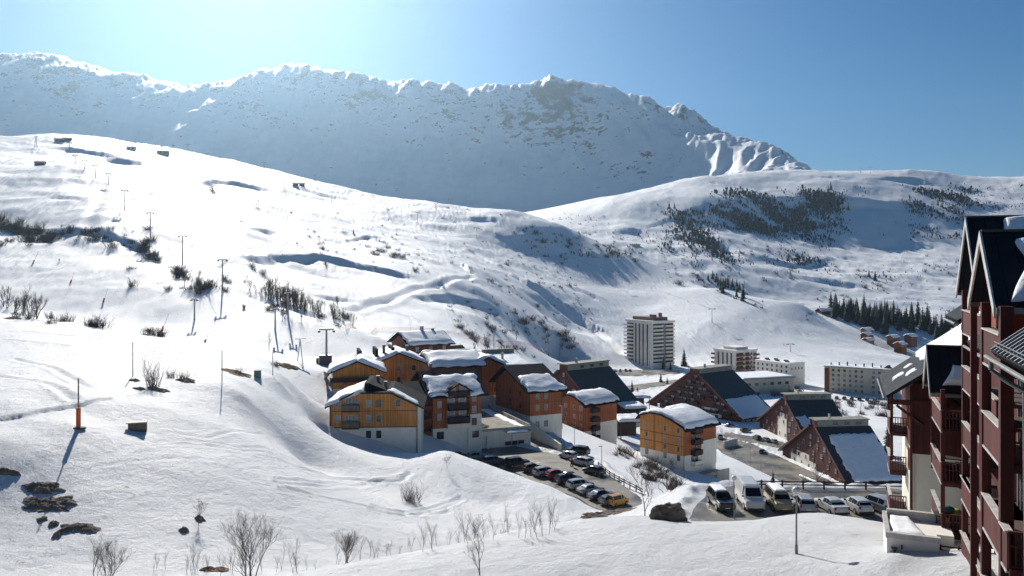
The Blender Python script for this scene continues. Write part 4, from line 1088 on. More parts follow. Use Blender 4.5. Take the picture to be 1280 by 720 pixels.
r, O, a = root_at('apartment_block', 1031, 490, 446, -33, 'long beige apartment block with five rows of small windows at the foot of the piste', 'apartment block')
Wd = reach(O, ex(a), 1122); H = 14.2; L = 13
MB().box(0, Wd, 0, L, -DEEP, H).build('wall', beige, r)
MB().box(Wd*0.62, Wd*0.64, -0.25, -0.003, -2, H).box(Wd*0.98, Wd, -0.25, -0.003, -2, H).build('pilaster', beige, r)
MB().box(-0.5, Wd+0.5, -0.5, L+0.5, H+0.003, H+0.5).build('roof', cap_m, r)
pillow(r, [(0, 0, H+0.5), (Wd, 0, H+0.5), (Wd, L, H+0.5), (0, L, H+0.5)], 0.35, seed=14, rag=0.3)
for k in range(8): MB().box(2+k*4.3, 2.6+k*4.3, 5, 6, H+0.5, H+1.9+0.5*(k % 3)).build('chimney', dark_steel, r)
MB().prism([(29, H+0.5), (34, H+0.5), (31.5, H+2.4)], 'y', 3, 7).build('roof_house', dark_steel, r)
for k in range(5):
    for i in range(12):
        if i == 7: continue
        window(r, 'front', Wd*(0.04+0.08*i), 1.3+2.65*k, 1.25, 1.35, -0.003, glass if (i*3+k) % 4 else glass_b, frame_w)
MB().box(-0.2, 2.4, -0.12, -0.003, 0, H-0.5).build('stair_strip', brown_t, r)

# ------------------------------------------------------------------ chalets behind the front row
def gable_house(px, py, Y, deg, Wd, L, H, rise, label, timber, seed, snow=True, ridge='x', zb=2.0, name='chalet', wins=True, snowpart=(0, 1), metal=None, base=None, cat='chalet', group=None, T=0.7, deep=DEEP+3):
    """gabled house; ridge along local x (roof slope faces front) or along y (gable faces front)"""
    r, O, a = root_at(name, px, py, Y, deg, label, cat, group)
    w = MB(); w.box(0, Wd, 0, L, zb, H)
    ov = 1.0
    if ridge == 'x':
        w.prism([(0, H), (L, H), (L/2, H+rise)], 'x', 0, Wd)
        k = rise/(L/2); rp = [(-ov, H-ov*k+0.12), (L/2, H+rise+0.12), (L+ov, H-ov*k+0.12)]
        MB().prism(rp+[(y, z+0.25) for y, z in rp[::-1]], 'x', -ov, Wd+ov).build('roof', metal or roof_x, r)
        q = [(-ov+0.2, -ov+0.1, H-ov*k+0.37), (Wd+ov-0.2, -ov+0.1, H-ov*k+0.37), (Wd+ov-0.2, L/2, H+rise+0.37), (-ov+0.2, L/2, H+rise+0.37)]
        q2 = [(-ov+0.2, L+ov-0.1, H-ov*k+0.37), (Wd+ov-0.2, L+ov-0.1, H-ov*k+0.37), (Wd+ov-0.2, L/2+.02, H+rise+0.37), (-ov+0.2, L/2+.02, H+rise+0.37)]
    else:
        w.prism([(0, H), (Wd, H), (Wd/2, H+rise)], 'y', 0, L)
        k = rise/(Wd/2); rp = [(-ov, H-ov*k+0.12), (Wd/2, H+rise+0.12), (Wd+ov, H-ov*k+0.12)]
        MB().prism(rp+[(y, z+0.25) for y, z in rp[::-1]], 'y', -ov, L+ov).build('roof', metal or roof_y, r)
        q = [(-ov+0.1, -ov+0.2, H-ov*k+0.37), (-ov+0.1, L+ov-0.2, H-ov*k+0.37), (Wd/2, L+ov-0.2, H+rise+0.37), (Wd/2, -ov+0.2, H+rise+0.37)]
        q2 = [(Wd+ov-0.1, -ov+0.2, H-ov*k+0.37), (Wd+ov-0.1, L+ov-0.2, H-ov*k+0.37), (Wd/2+.02, L+ov-0.2, H+rise+0.37), (Wd/2+.02, -ov+0.2, H+rise+0.37)]
    w.build('wall', timber, r)
    MB().box(0.05, Wd-0.05, 0.05, L-0.05, -deep, zb-0.003).build('base', base or plaster, r)
    if snow:
        s0, s1 = snowpart
        def lerp(a_, b_, t): return tuple(i+(j-i)*t for i, j in zip(a_, b_))
        for n_, Q in enumerate((q, q2)):
            pillow(r, [lerp(Q[0], Q[3], s0), lerp(Q[1], Q[2], s0), lerp(Q[1], Q[2], s1), lerp(Q[0], Q[3], s1)], T, seed=seed+n_*31, rag=0.6, nu=18, nv=10)
    if wins:
        nf = max(1, int((H-zb)/2.5)); n1 = max(1, int(Wd/3.2)); n2 = max(1, int(L/3.6))
        for kf in range(nf):
            z = zb+0.8+kf*2.5
            for i in range(n1): window(r, 'front', Wd*(i+0.5)/n1, z, 0.8, 1.15, -0.002, glass if (i+kf) % 2 else glass_b, frame_w, split=False)
            for i in range(n2): window(r, 'left', L*(i+0.5)/n2, z, 0.8, 1.15, -0.002, glass, frame_w, split=False)
            for i in range(n2): window(r, 'right', L*(i+0.5)/n2, z, 0.8, 1.15, Wd+0.002, glass, frame_w, split=False)
    return r
r = gable_house(416, 494, 157, 12, 9.5, 9, 4.4, 1.9, 'low orange chalet with grey metal eave and thick roof snow, tucked behind the front chalet', orange_t, 20, ridge='y', zb=1.2, T=1.0)
MB().slab([(-1.7, -1.2, 3.2), (-0.2, -1.2, 4.9), (-0.2, 6.5, 4.9), (-1.7, 6.5, 3.2)], 0.15).build('eave_sheet', roof_y, r)
MB().box(-0.5, 9.8, -1.3, -1.1, 2.6, 3.5).build('balcony', dark_wood, r)
r = gable_house(470, 490, 175, 15, 10, 12, 6.2, 2.0, 'small orange chalet with several snow laden roof steps behind the front chalet', orange_t, 22, ridge='y', zb=1.2, T=0.9)
for k in range(3): MB().box(-3.5+k*3.6, -2.9+k*3.6, 2, 10, 6.2+0.4*k, 8.9+0.3*k).build('roof_step', roof_y, r)
chimney(r, 2.0, 3, 7.5, 10.0, 0.6, 0.6, dark_steel); chimney(r, 7.5, 5, 7.5, 9.6, 0.6, 0.6, dark_steel)
r = gable_house(513, 472, 206, 30, 11.5, 13, 8.4, 2.6, 'dark brown chalet with balconied gable end, farthest up the slope behind the front row', brown_t, 24, ridge='x', zb=0.8)
for z in (1.2, 3.8, 6.2): balcony(r, 'left', 2, 10, z, 1.2, -0.003, 1.0, brown_t)
chimney(r, 6, 6.5, 10, 12.6, 0.8, 0.8); chimney(r, 9, 6, 10, 12, 0.6, 0.6, dark_steel)
gable_house(553, 467, 232, 30, 8, 10, 5.0, 2.2, 'dark roofed chalet with patchy snow beside the farthest brown chalet', brown_t, 26, ridge='x', zb=0.5, snowpart=(0.0, 0.45), T=0.4)
gable_house(572, 470, 225, 25, 8, 9, 4.4, 2.0, 'little dark chalet with chimneys between the brown chalet and the snowy flat roof', brown_t, 27, ridge='y', zb=0.5, snowpart=(0.3, 0.8), T=0.4)
r = gable_house(590, 505, 192, 24, 8.0, 15, 9.0, 1.9, 'rust timber chalet under a deep snow roof behind the balconied front chalet', rust_t, 28, ridge='y', zb=1.8, T=1.0)
r = gable_house(540, 494, 188, 21, 12.5, 13, 6.6, 2.2, 'snow buried chalet roof between the front row and the dark brown chalet', brown_t, 29, ridge='x', zb=1.0, T=1.3, wins=False)
r, Wd, L = block(628, 474, 238, 24, 612, 664, 'low hall with bright snow roof and dark parapet behind the rust chalets', 'building', 'flat_roofed_building')
MB().box(0, Wd, 0, 15, -DEEP-3, 3.6).build('wall', beige, r)
MB().slab([(-0.6, -0.6, 3.6), (Wd+0.6, -0.6, 3.6), (Wd+0.6, 15, 6.3), (-0.6, 15, 6.3)], 0.3).build('roof', cap_m, r)
pillow(r, [(-0.4, -0.5, 3.65), (Wd+0.4, -0.5, 3.65), (Wd+0.4, 13.6, 6.05), (-0.4, 13.6, 6.05)], 0.6, seed=30)
MB().box(-0.6, Wd+0.6, 14.0, 15.2, 6.1, 7.6).build('parapet', cap_m, r)
chimney(r, 3, 7, 4, 7.2, 0.6, 0.6)
for i in range(4): window(r, 'front', Wd*(0.15+0.23*i), 1.2, 1.3, 1.2, -0.003, glass, frame_d)
# carports and sheds between the rust chalet and the orange one
for i, (px, py, Y, w_, l_, lab) in enumerate(((776, 538, 236, 7, 6, 'open dark timber carport with snow heaped on its roof, nearest of three'), (782, 520, 268, 7, 6, 'dark timber shed under a rounded snow roof behind the nearest carport'), (787, 506, 300, 8, 6, 'dark shed with sloping snow roof by the roadside conifers'))):
    r, O, a = root_at('carport', px, py, Y, 12, lab, 'carport', 'snow covered carports')
    m = MB()
    for x in (0.1, w_-0.1):
        for y in (0.1, l_-0.1): m.box(x-0.1, x+0.1, y-0.1, y+0.1, -3, 2.4)
    m.box(0, w_, l_-0.35, l_-0.22, -3, 2.3); m.build('frame', dark_wood, r)
    MB().slab([(-0.6, -0.6, 2.5), (w_+0.6, -0.6, 2.5), (w_+0.6, l_+0.5, 3.2), (-0.6, l_+0.5, 3.2)], 0.22).build('roof', dark_wood, r)
    pillow(r, [(-0.5, -0.5, 2.52), (w_+0.5, -0.5, 2.52), (w_+0.5, l_+0.4, 3.2), (-0.5, l_+0.4, 3.2)], 0.9, seed=33+i, nu=16, nv=10)
gable_house(905, 508, 395, 30, 6, 8, 2.6, 1.6, 'tiny snow roofed hut beside the widest A-frame', brown_t, 37, wins=False, name='hut', cat='hut')
# chalets across the stream, far right
for i, (px, py, lab) in enumerate(((1088, 418, 'topmost far brown chalet beside the conifers'), (1089, 424, 'snow roofed far chalet just below the topmost one'), (1091, 431, 'lowest far brown chalet on the left of its cluster'), (1121, 427, 'far chalet in the middle of the right cluster, snow on its roof'), (1144, 426, 'orange walled far chalet at the right edge of the cluster'), (1132, 436, 'far brown chalet at the centre of the right cluster'), (1123, 441, 'lowest far chalet of the right cluster, nearest the stream'))):
    gable_house(px-5, py, 830-15*(i % 3), 20+7*(i % 3), 9.5, 8, 4.2, 2.0, lab, (rust_t, brown_t, rust_t)[i % 3], 40+i, zb=1.4, base=brown_t, group='far hillside chalets', T=1.1, ridge='x')
# huts on the pistes
for i, (px, py, w_, lab, flat) in enumerate(((1029, 393, 20, 'piste restaurant hut with snowy roof above the conifers', 0), (45, 207, 7, 'lone dark hut on the upper left piste', 0), (70, 177, 9, 'left of the two dark huts on the skyline of the upper piste', 0), (80, 176, 8, 'right of the two dark huts on the skyline of the upper piste', 0), (160, 187, 9, 'low white lift station on the upper piste', 1), (198, 192, 12, 'long low dark lift building by the upper piste crest', 1), (368, 232, 6, 'left of two tiny brown huts beside the lattice mast', 0), (376, 232, 6, 'right of two tiny brown huts beside the lattice mast', 0), (792, 308, 13, 'grey lift hut among bushes at the piste edge', 1), (317, 143, 14, 'small hut under the mountain shoulder', 1))):
    g = ray_ground(px-2, py, 150)
    s = 1.0
    r = empty('hut', (g.x, g.y, g.z-0.3), 0.25, lab, 'hut', 'huts on the pistes')
    hh = 3.2 if w_ < 15 else 4.0
    MB().box(0, w_, 0, w_*0.6, -2.5, hh).build('wall', brown_t if not flat else (white_r if i == 4 else beige), r)
    k = w_*0.3
    if flat: MB().box(-0.5, w_+0.5, -0.5, w_*0.6+0.5, hh+0.003, hh+0.6).build('roof', slate, r)
    else:
        MB().slab([(-0.6, -0.8, hh-0.3), (w_+0.6, -0.8, hh-0.3), (w_+0.6, k, hh+k*0.55), (-0.6, k, hh+k*0.55)], 0.3).slab([(w_+0.6, 2*k+0.8, hh-0.3), (-0.6, 2*k+0.8, hh-0.3), (-0.6, k, hh+k*0.55), (w_+0.6, k, hh+k*0.55)], 0.3).build('roof', slate, r)
        if i == 0: pillow(r, [(-0.5, -0.7, hh-0.3), (w_+0.5, -0.7, hh-0.3), (w_+0.5, k, hh+k*0.55), (-0.5, k, hh+k*0.55)], 0.7, seed=50)
    for q in range(2): window(r, 'front', w_*(0.3+0.4*q), 1.0, 1.2, 1.2, -0.003, glass, frame_d)
# ------------------------------------------------------------------ residence on the right, standing beside the viewpoint
NA = math.radians(-22.6)
r = empty('residence', (0, 0, -16.5), NA, 'dark red timber residence with steep gables and stacked balconies, nearest building on the right', 'apartment building')
ZO = 16.5
class NB(MB):
    """z is given relative to the eye"""
    def build(s, *a, **k):
        s.v = [(x, y, z+ZO) for x, y, z in s.v]
        return MB.build(s, *a, **k)
LV = [-1.83, -4.55, -7.27, -9.99, -12.71, -15.4]     # parapet tops, floor by floor
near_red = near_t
rail_cap = trim_l
floor_d = mottled('dark_floor', (0.07, 0.04, 0.035), 0.2, 1.0, 0.8)
def gable(u, half, za, zf, w0, w1, depth=0.9, board=0.28):
    """steep gable facing the valley: apex za, foot zf, ridge running back into the house"""
    k = (za-zf)/half
    m = NB()
    m.slab([(w0, u-half, zf), (w1, u-half, zf), (w1, u, za), (w0, u, za)], 0.16)
    m.slab([(w1, u+half, zf), (w0, u+half, zf), (w0, u, za), (w1, u, za)], 0.16)
    rf = m.build('roof', roof_x, r)
    bm_ = NB()
    for s in (-1, 1):
        p = [(w0-0.05, u+s*(half+0.05), zf-0.05), (w0-0.05, u, za+0.04), (w0-0.05, u, za-board*1.3), (w0-0.05, u+s*(half+0.05), zf-board*1.5)]
        q = [(x+0.12-0.06, y, z) for x, y, z in p]
        bm_.add(p+q, [(0, 1, 2, 3), (7, 6, 5, 4), (0, 4, 5, 1), (1, 5, 6, 2), (2, 6, 7, 3), (3, 7, 4, 0)])
    bm_.build('verge_board', rail_cap, r)
    NB().prism([(u-half+0.35, zf-0.9), (u+half-0.35, zf-0.9), (u+half-0.35, zf+0.2), (u, za-0.35), (u-half+0.35, zf+0.2)], 'x', w0+depth, w0+depth+0.15).build('gable_wall', near_red, r)
    NB().box(w0+0.5, w0+depth-0.01, u-half+0.5, u+half-0.5, zf-0.9, zf-0.15).build('gable_box', near_lit, r)
    gm = NB()
    for s in (-1, 1): gm.box(w0, w1, u+s*(half+0.12)-0.09, u+s*(half+0.12)+0.09, zf-0.28, zf-0.1)
    gm.build('gutter', zinc, r)
    ridge = NB().box(w0, w1, u-0.12, u+0.12, za-0.02, za+0.06).build('ridge_strip', trim_d, r)
    return rf
# gables, near to far
gable(29.9, 2.65, 1.32, -0.95, 4.15, 14)
gable(42.5, 3.3, 2.55, -0.9, 5.30, 14)
gable(51.7, 2.05, -4.25, -6.6, 4.45, 11)
def nsnow(quad, *a, **k):
    return pillow(r, [(x, y, z+ZO) for x, y, z in quad], *a, **k)
# snow on the gable roofs (slopes seen from the viewpoint)
def gsn(u, half, za, zf, w_a, w_b, v0, v1, T, seed):
    def P(w, v): return (w, u-half*(1-v), zf+(za-zf)*v)
    return nsnow([P(w_a, v0), P(w_b, v0), P(w_b, v1), P(w_a+0.5, v1)], T, seed=seed, rag=0.35, edge=0.3)
gsn(29.9, 2.65, 1.32, -0.95, 4.68, 12, 0.10, 0.88, 0.24, 60)
gsn(42.5, 3.3, 2.55, -0.9, 6.2, 13, 0.5, 0.97, 0.3, 61)
gsn(51.7, 2.05, -4.25, -6.6, 5.1, 9, 0.12, 0.55, 0.35, 62)
# eave roofs parallel to the front: (u0,u1, w eave, z eave, w top, slope)
def shed_roof(u0, u1, w0, z0, w1, k, snow=None, ribs=True):
    z1 = z0+(w1-w0)*k
    NB().slab([(w0, u0, z0), (w1, u0, z1), (w1, u1, z1), (w0, u1, z0)], 0.18).build('eave_roof', roof_y, r)
    if ribs:
        m = NB(); n = int((u1-u0)/0.45)
        for i in range(n+1):
            u = u0+(u1-u0)*i/n
            m.slab([(w0, u-0.025, z0+0.06), (w1, u-0.025, z1+0.06), (w1, u+0.025, z1+0.06), (w0, u+0.025, z0+0.06)], 0.055)
        m.build('seam', steel, r)
    m = NB()
    m.tube((w0-0.1, u0-0.1, z0-0.16), (w0-0.1, u1+0.1, z0-0.16), 0.06, n=8)
    m.box(w0-0.015, w0+0.05, u0, u1, z0-0.30, z0-0.185)
    m.build('gutter', zinc, r)
    NB().box(w0+0.2, w1, u0+0.02, u0+0.12, z0-0.5, z0-0.19).build('fascia', near_red, r)
    if snow:
        a0, a1, v0, v1, T, sd_ = snow
        P = lambda u, v: (w0+(w1-w0)*v, u, z0+(z1-z0)*v)
        nsnow([P(a0, v0), P(a0, v1), P(a1, v1), P(a1, v0)], T, seed=sd_, rag=0.6, edge=0.5)
shed_roof(53.9, 63.3, 2.4, -7.6, 10.5, 0.73, snow=(53.9, 63.2, 0.30, 1.0, 0.3, 63))
shed_roof(47.5, 52.5, 5.5, -2.55, 11, 0.75)
shed_roof(34.0, 38.6, 4.85, -3.0, 11, 0.75)
shed_roof(14.0, 25.0, 3.7, -2.15, 11, 0.78, snow=(15, 21.6, 0.12, 0.6, 0.25, 66))
# snow guard along the nearest eave
m = NB()
for i in range(24): m.box(3.78, 3.80, 14.2+i*0.45, 14.22+i*0.45, -2.13, -1.86)
for z in (-1.9, -2.0): m.box(3.775, 3.805, 14.0, 25.0, z, z+0.02)
m.build('snow_guard', steel, r)
NB().path([(3.62, 24.4, -2.35), (3.62, 24.4, -2.6), (4.0, 24.3, -2.9), (4.35, 24.2, -3.1), (4.4, 24.2, -9)], 0.06, n=8).build('downpipe', zinc, r)
# small lumps of snow left on the far eave roof
for i, (u, v, q) in enumerate(((58.3, 0.13, 0.6), (60.0, 0.2, 0.35), (56.9, 0.22, 0.5))):
    w = 2.4+8.1*v; z = -7.6+8.1*v*0.73
    nsnow([(w-q*0.5, u-q, z-q*0.365), (w+q*0.5, u-q, z+q*0.365), (w+q*0.5, u+q, z+q*0.365), (w-q*0.5, u+q, z-q*0.365)], 0.10, seed=70+i, nu=14, nv=12, edge=0.25, rag=0.5)
# body walls set back behind the balconies
m = NB()
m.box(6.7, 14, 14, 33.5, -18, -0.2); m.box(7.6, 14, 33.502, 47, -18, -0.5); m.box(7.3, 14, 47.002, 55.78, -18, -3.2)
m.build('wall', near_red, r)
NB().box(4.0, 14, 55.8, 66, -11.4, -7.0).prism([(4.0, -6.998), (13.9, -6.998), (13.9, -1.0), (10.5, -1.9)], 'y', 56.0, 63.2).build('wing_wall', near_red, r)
NB().box(4.05, 14, 55.85, 66, -19, -11.402).box(6.65, 6.695, 36, 47, -18, -11.5).build('plaster_wall', plaster, r)
NB().box(3.86, 3.995, 55.74, 55.99, -18, -7.2).box(3.9, 4.02, 55.6, 55.78, -15, -7.1).build('corner_board', near_red, r)
for z in (-10.3, -13.0): window(r, 'left', 57.2, z+ZO, 0.8, 1.3, 3.998 if z > -11 else 4.048, glass_b, near_lit)
window(r, 'left', 59.0, -10.3+ZO, 0.8, 1.3, 3.998, glass, near_lit); window(r, 'left', 59.0, -13.0+ZO, 0.8, 1.3, 4.048, glass, near_lit)
# posts, with beam heads under the gables
def post(w, u, z0, z1, s=0.26, mat=None): return NB().box(w, w+s, u-s/2, u+s/2, z0, z1).build('post', mat or near_red, r)
for w, u, z0, z1, s in ((4.22, 30.4, -13.8, -1.0, 0.28), (4.22, 27.0, -13.8, -1.0, 0.34), (4.25, 33.0, -14, -1.0, 0.2), (5.38, 44.6, -17.5, -0.9, 0.26), (5.38, 41.0, -17.5, -0.9, 0.22), (5.38, 38.7, -17.5, -0.9, 0.24), (5.0, 36.4, -9, -2.8, 0.16), (4.75, 47.6, -13.3, -6.2, 0.2), (4.75, 52.6, -11.5, -6.2, 0.2), (3.0, 61.0, -13, -7.6, 0.18), (2.95, 63.9, -13, -7.6, 0.18)):
    post(w, u, z0, z1, s)
post(6.15, 47.2, -18, -6.0, 0.3, near_lit)
# bracing struts
NB().tube((4.85, 52.6, -6.6), (6.6, 52.6, -8.0), 0.09, n=4).tube((4.85, 47.6, -10.9), (6.9, 47.6, -11.9), 0.09, n=4).tube((3.1, 55.7, -8.4), (4.6, 55.7, -9.6), 0.1, n=4).tube((2.8, 55.6, -8.2), (7, 55.6, -8.2), 0.09, n=4).build('strut', near_red, r)
# solid board parapets along the front
def parapet(w, u0, u1, zt, h=1.14, back=None, mat=None):
    p = empty('balcony', (0, 0, 0)); p.parent = r
    NB().box(w+0.05, w+0.11, u0+0.02, u1-0.02, zt-h, zt-0.05).build('parapet', mat or near_red, p)
    NB().box(w-0.02, w+0.2, u0, u1, zt-0.048, zt).box(w+0.02, w+0.14, u0+0.021, u1-0.021, zt-h-0.06, zt-h-0.002).build('rail', rail_cap, p)
    NB().box(w+0.12, back or 7.0, u0, u1, zt-h-0.02, zt-h+0.14).build('floor', floor_d, p)
    return p
def lattice(p, u, w0, w1, zt, h=1.05, n=None):
    m = NB(); n = n or int((w1-w0)/0.16)
    for i in range(n+1):
        x = w0+(w1-w0)*i/n; m.box(x-0.025, x+0.025, u-0.03, u+0.03, zt-h, zt-0.06)
    for z in (zt-h*0.42, zt-h+0.02): m.box(w0, w1, u-0.045, u-0.031, z, z+0.06)
    m.box(w0-0.03, w1+0.03, u-0.06, u+0.06, zt-0.058, zt)
    m.box(w0, w1, u-0.1, u+0.1, zt-h-0.22, zt-h-0.002)
    m.build('lattice', near_red, p)
for z in LV[:3]: parapet(4.22, 27.1, 30.3, z, back=6.69)
p = parapet(4.22, 26.1, 30.3, LV[2]-0.04, 1.2, back=6.69) if False else None
p = parapet(4.2, 26.0, 26.95, LV[2], back=6.69); lattice(p, 26.0, 4.3, 7.5, LV[2])
p = parapet(4.2, 25.2, 31.2, LV[3], back=6.69); lattice(p, 25.2, 4.3, 7.5, LV[3])
p = parapet(4.4, 26.0, 33.2, LV[4], back=6.69); lattice(p, 26.0, 4.5, 7.5, LV[4])
for z in (LV[0], LV[1]):
    p = empty('balcony', (0, 0, 0)); p.parent = r; lattice(p, 27.0, 4.6, 7.0, z)
for i, z in enumerate(LV[:4]):
    parapet(5.36, 41.1, 44.5, z, back=7.59)
    if i < 3: parapet(5.36, 38.8, 40.9, z, back=7.59)
parapet(5.36, 37.0, 44.7, LV[3]-0.0, back=7.59).location.x = -0.04
parapet(5.30, 36.4, 44.7, LV[4], back=7.59)
for z in (LV[1]-0.1,): parapet(5.1, 33.6, 36.3, z, back=7.59)
for i, z in enumerate((LV[2], LV[3], LV[4])):
    p = parapet(4.72, 47.4, 52.4, z, back=7.29); lattice(p, 47.4, 4.8, 6.15, z)
for i, z in enumerate((-10.0, -12.7, -15.4)):
    p = parapet(2.9, 60.8, 64.0, z, back=3.99); lattice(p, 60.8, 2.98, 3.97, z)
# openings in the set back walls
for z in LV[:5]:
    for u in (28.2, 31.0): window(r, 'left', u, z-1.0+ZO, 1.1, 2.0, 6.698, glass_b, frame_w)
    for u in (40.0, 43.0): window(r, 'left', u, z-1.0+ZO, 1.1, 2.0, 7.598 if z > -11 else 6.648, glass, frame_w)
    window(r, 'left', 50.0, z-1.0+ZO, 1.2, 2.0, 7.298, glass_b, frame_w)
# end walls seen through the balconies: windows facing the viewpoint
for z in LV[1:5]:
    window(r, 'front', 8.3, z-0.6+ZO, 0.9, 1.4, 33.5-19.5-0.002, glass_b, frame_w)
# things kept on the balconies
def put(name, label, cat, w, u, z): 
    v = Matrix.Rotation(NA, 3, 'Z') @ Vector((w, u, 0))
    return empty(name, (v.x, v.y, z), NA, label, cat)
t = put('flower_pot', 'left red planter on the near balcony of the residence', 'planter', 5.15, 27.35, LV[1]-2.72+0.17)
redp = mottled('red_plastic', (0.55, 0.02, 0.015), 0.15, 2.0, 0.4)
for i, (w, lab) in enumerate(((4.95, 'left red planter topped with snow on the near balcony'), (5.35, 'right red planter topped with snow on the near balcony'))):
    if i: t = put('flower_pot', lab, 'planter', w, 27.35, LV[1]-1.0)
    else: t['label'] = lab; v = Matrix.Rotation(NA, 3, 'Z') @ Vector((w, 27.35, 0)); t.location = (v.x, v.y, LV[1]-1.0)
    t['group'] = 'red planters on the balcony'
    MB().tube((0, 0, 0), (0, 0, 0.42), 0.14, 0.18, n=12).build('pot', redp, t)
    MB().ball((0, 0, 0.45), 0.17, 1, 1, 0.7, 10, 6).build('snow', snow_r, t)
t = put('parasol', 'folded teal and yellow parasol lying on the low balcony of the residence', 'parasol', 5.1, 48.6, LV[4]-0.6)
MB().ball((0, 0, 0.5), 0.36, 1.3, 1, 0.7, 10, 6).build('canopy', mottled('teal_cloth', (0.01, 0.16, 0.17), 0.2, 3.0), t, smooth=True)
MB().ball((0.5, 0, 0.42), 0.28, 1.0, 1, 0.7, 10, 6).build('canopy_panel', mottled('yellow_cloth', (0.30, 0.36, 0.02), 0.2, 3.0), t, smooth=True)
MB().tube((0, 0, -0.55), (0, 0, 0.4), 0.03).build('pole', steel, t)
for i, (w, u, z, lab) in enumerate(((5.0, 48.3, LV[4]-1.0, 'dark outdoor table on the low balcony beside the parasol'), (5.2, 50.0, LV[3]-1.0, 'dark outdoor table on the balcony above the parasol'))):
    t = put('table', lab, 'table', w, u, z)
    MB().box(-0.5, 0.9, -0.4, 0.4, 0.68, 0.73).build('table_top', dark_wood, t)
    for x in (-0.4, 0.8):
        for y in (-0.3, 0.3): MB().box(x-0.03, x+0.03, y-0.03, y+0.03, 0, 0.678).build('leg', dark_wood, t)

# low white service building in front of it
r2 = empty('service_building', (0, 0, -16.0), NA, 'low white service building with snow on its flat roof in front of the residence', 'building')
def NB2(m): m.v = [(x, y, z+16.0) for x, y, z in m.v]; return m
NB2(MB().box(2.04, 4.4, 44.6, 48.4, -19, -13.45).box(4.402, 5.2, 46.0, 48.4, -19, -13.45)).build('wall', white_r, r2)
NB2(MB().box(1.98, 4.46, 44.5, 44.8, -13.448, -13.18).box(1.98, 2.2, 44.802, 48.5, -13.448, -13.18).box(2.202, 5.2, 48.2, 48.5, -13.448, -13.0)).build('parapet', trim_l, r2)
pillow(r2, [(2.2, 44.85, 2.56), (3.9, 44.85, 2.56), (3.4, 48.1, 2.56), (2.2, 48.1, 2.56)], 0.3, seed=75, edge=0.5)
NB2(MB().box(2.25, 2.4, 44.52, 44.595, -16, -14.4)).build('slot', dark_steel, r2)
m = MB().box(2.22, 2.52, 44.40, 44.598, -13.95, -13.9).tube((2.37, 44.45, -14.15), (2.37, 44.45, -13.951), 0.03, 0.12, n=8).box(2.68, 2.76, 44.5, 44.598, -13.95, -13.75)
NB2(m).build('wall_lamp', dark_steel, r2)
m = MB()
for z in (-13.75, -13.95, -14.15, -14.35): m.box(4.5, 6.3, 45.0, 45.06, z, z+0.07)
for x in (4.5, 5.3, 6.25): m.box(x-0.04, x+0.04, 45.062, 45.12, -15.5, -13.66)
NB2(m).build('railing', dark_wood, r2)
# ------------------------------------------------------------------ streets and parkings
def asphalt_mat():
    m, nt, b = newmat('asphalt')
    geo = nt.nodes.new('ShaderNodeNewGeometry'); P = geo.outputs['Position']
    n1 = N(nt, 'ShaderNodeTexNoise', Scale=0.12, Detail=7.0, Roughness=0.65); nt.links.new(P, n1.inputs['Vector'])
    n2 = N(nt, 'ShaderNodeTexNoise', Scale=0.5, Detail=6.0, Roughness=0.7); nt.links.new(P, n2.inputs['Vector'])
    r1 = ramp(nt, [(0.35, (0.085, 0.075, 0.062)), (0.65, (0.20, 0.18, 0.145))]); nt.links.new(n1.outputs['Fac'], r1.inputs['Fac'])
    r2 = ramp(nt, [(0.60, (0, 0, 0)), (0.68, (0.8, 0.8, 0.8))]); nt.links.new(n2.outputs['Fac'], r2.inputs['Fac'])
    c = mix(nt, r2.outputs[0], r1.outputs[0], (0.5, 0.49, 0.47))
    nt.links.new(c, b.inputs['Base Color'])
    rr = ramp(nt, [(0.4, (0.35,)*3), (0.6, (0.85,)*3)]); nt.links.new(n1.outputs['Fac'], rr.inputs['Fac']); nt.links.new(rr.outputs[0], b.inputs['Roughness'])
    return m
asphalt = asphalt_mat()
line_m = mottled('worn_line_paint', (0.6, 0.6, 0.57), 0.3, 3.0, 0.8)
def flat(name, poly, z, mat):
    """flat made ground with a ragged rim, tucked under the snow"""
    out = []
    n = len(poly)
    for i in range(n):
        a = Vector(poly[i]); b = Vector(poly[(i+1) % n]); k = max(1, int((b-a).length/1.5))
        for j in range(k):
            p = a.lerp(b, j/k); d = (b-a).normalized(); w = 0.7*mnoise.noise(Vector((p.x*0.35, p.y*0.35, 3)))
            out.append((p.x+d.y*w, p.y-d.x*w, z))
    m = MB(); m.add(out, [tuple(range(len(out)))])
    o = m.build(name, mat); setp(o, kind='structure'); return o
for nm, poly, z in PADS: flat(nm, poly, z, asphalt)
def on_level2(px, py, z):
    Y = -z*FP/(py-HY); return Vector(((px-640)/FP*Y, Y, z))

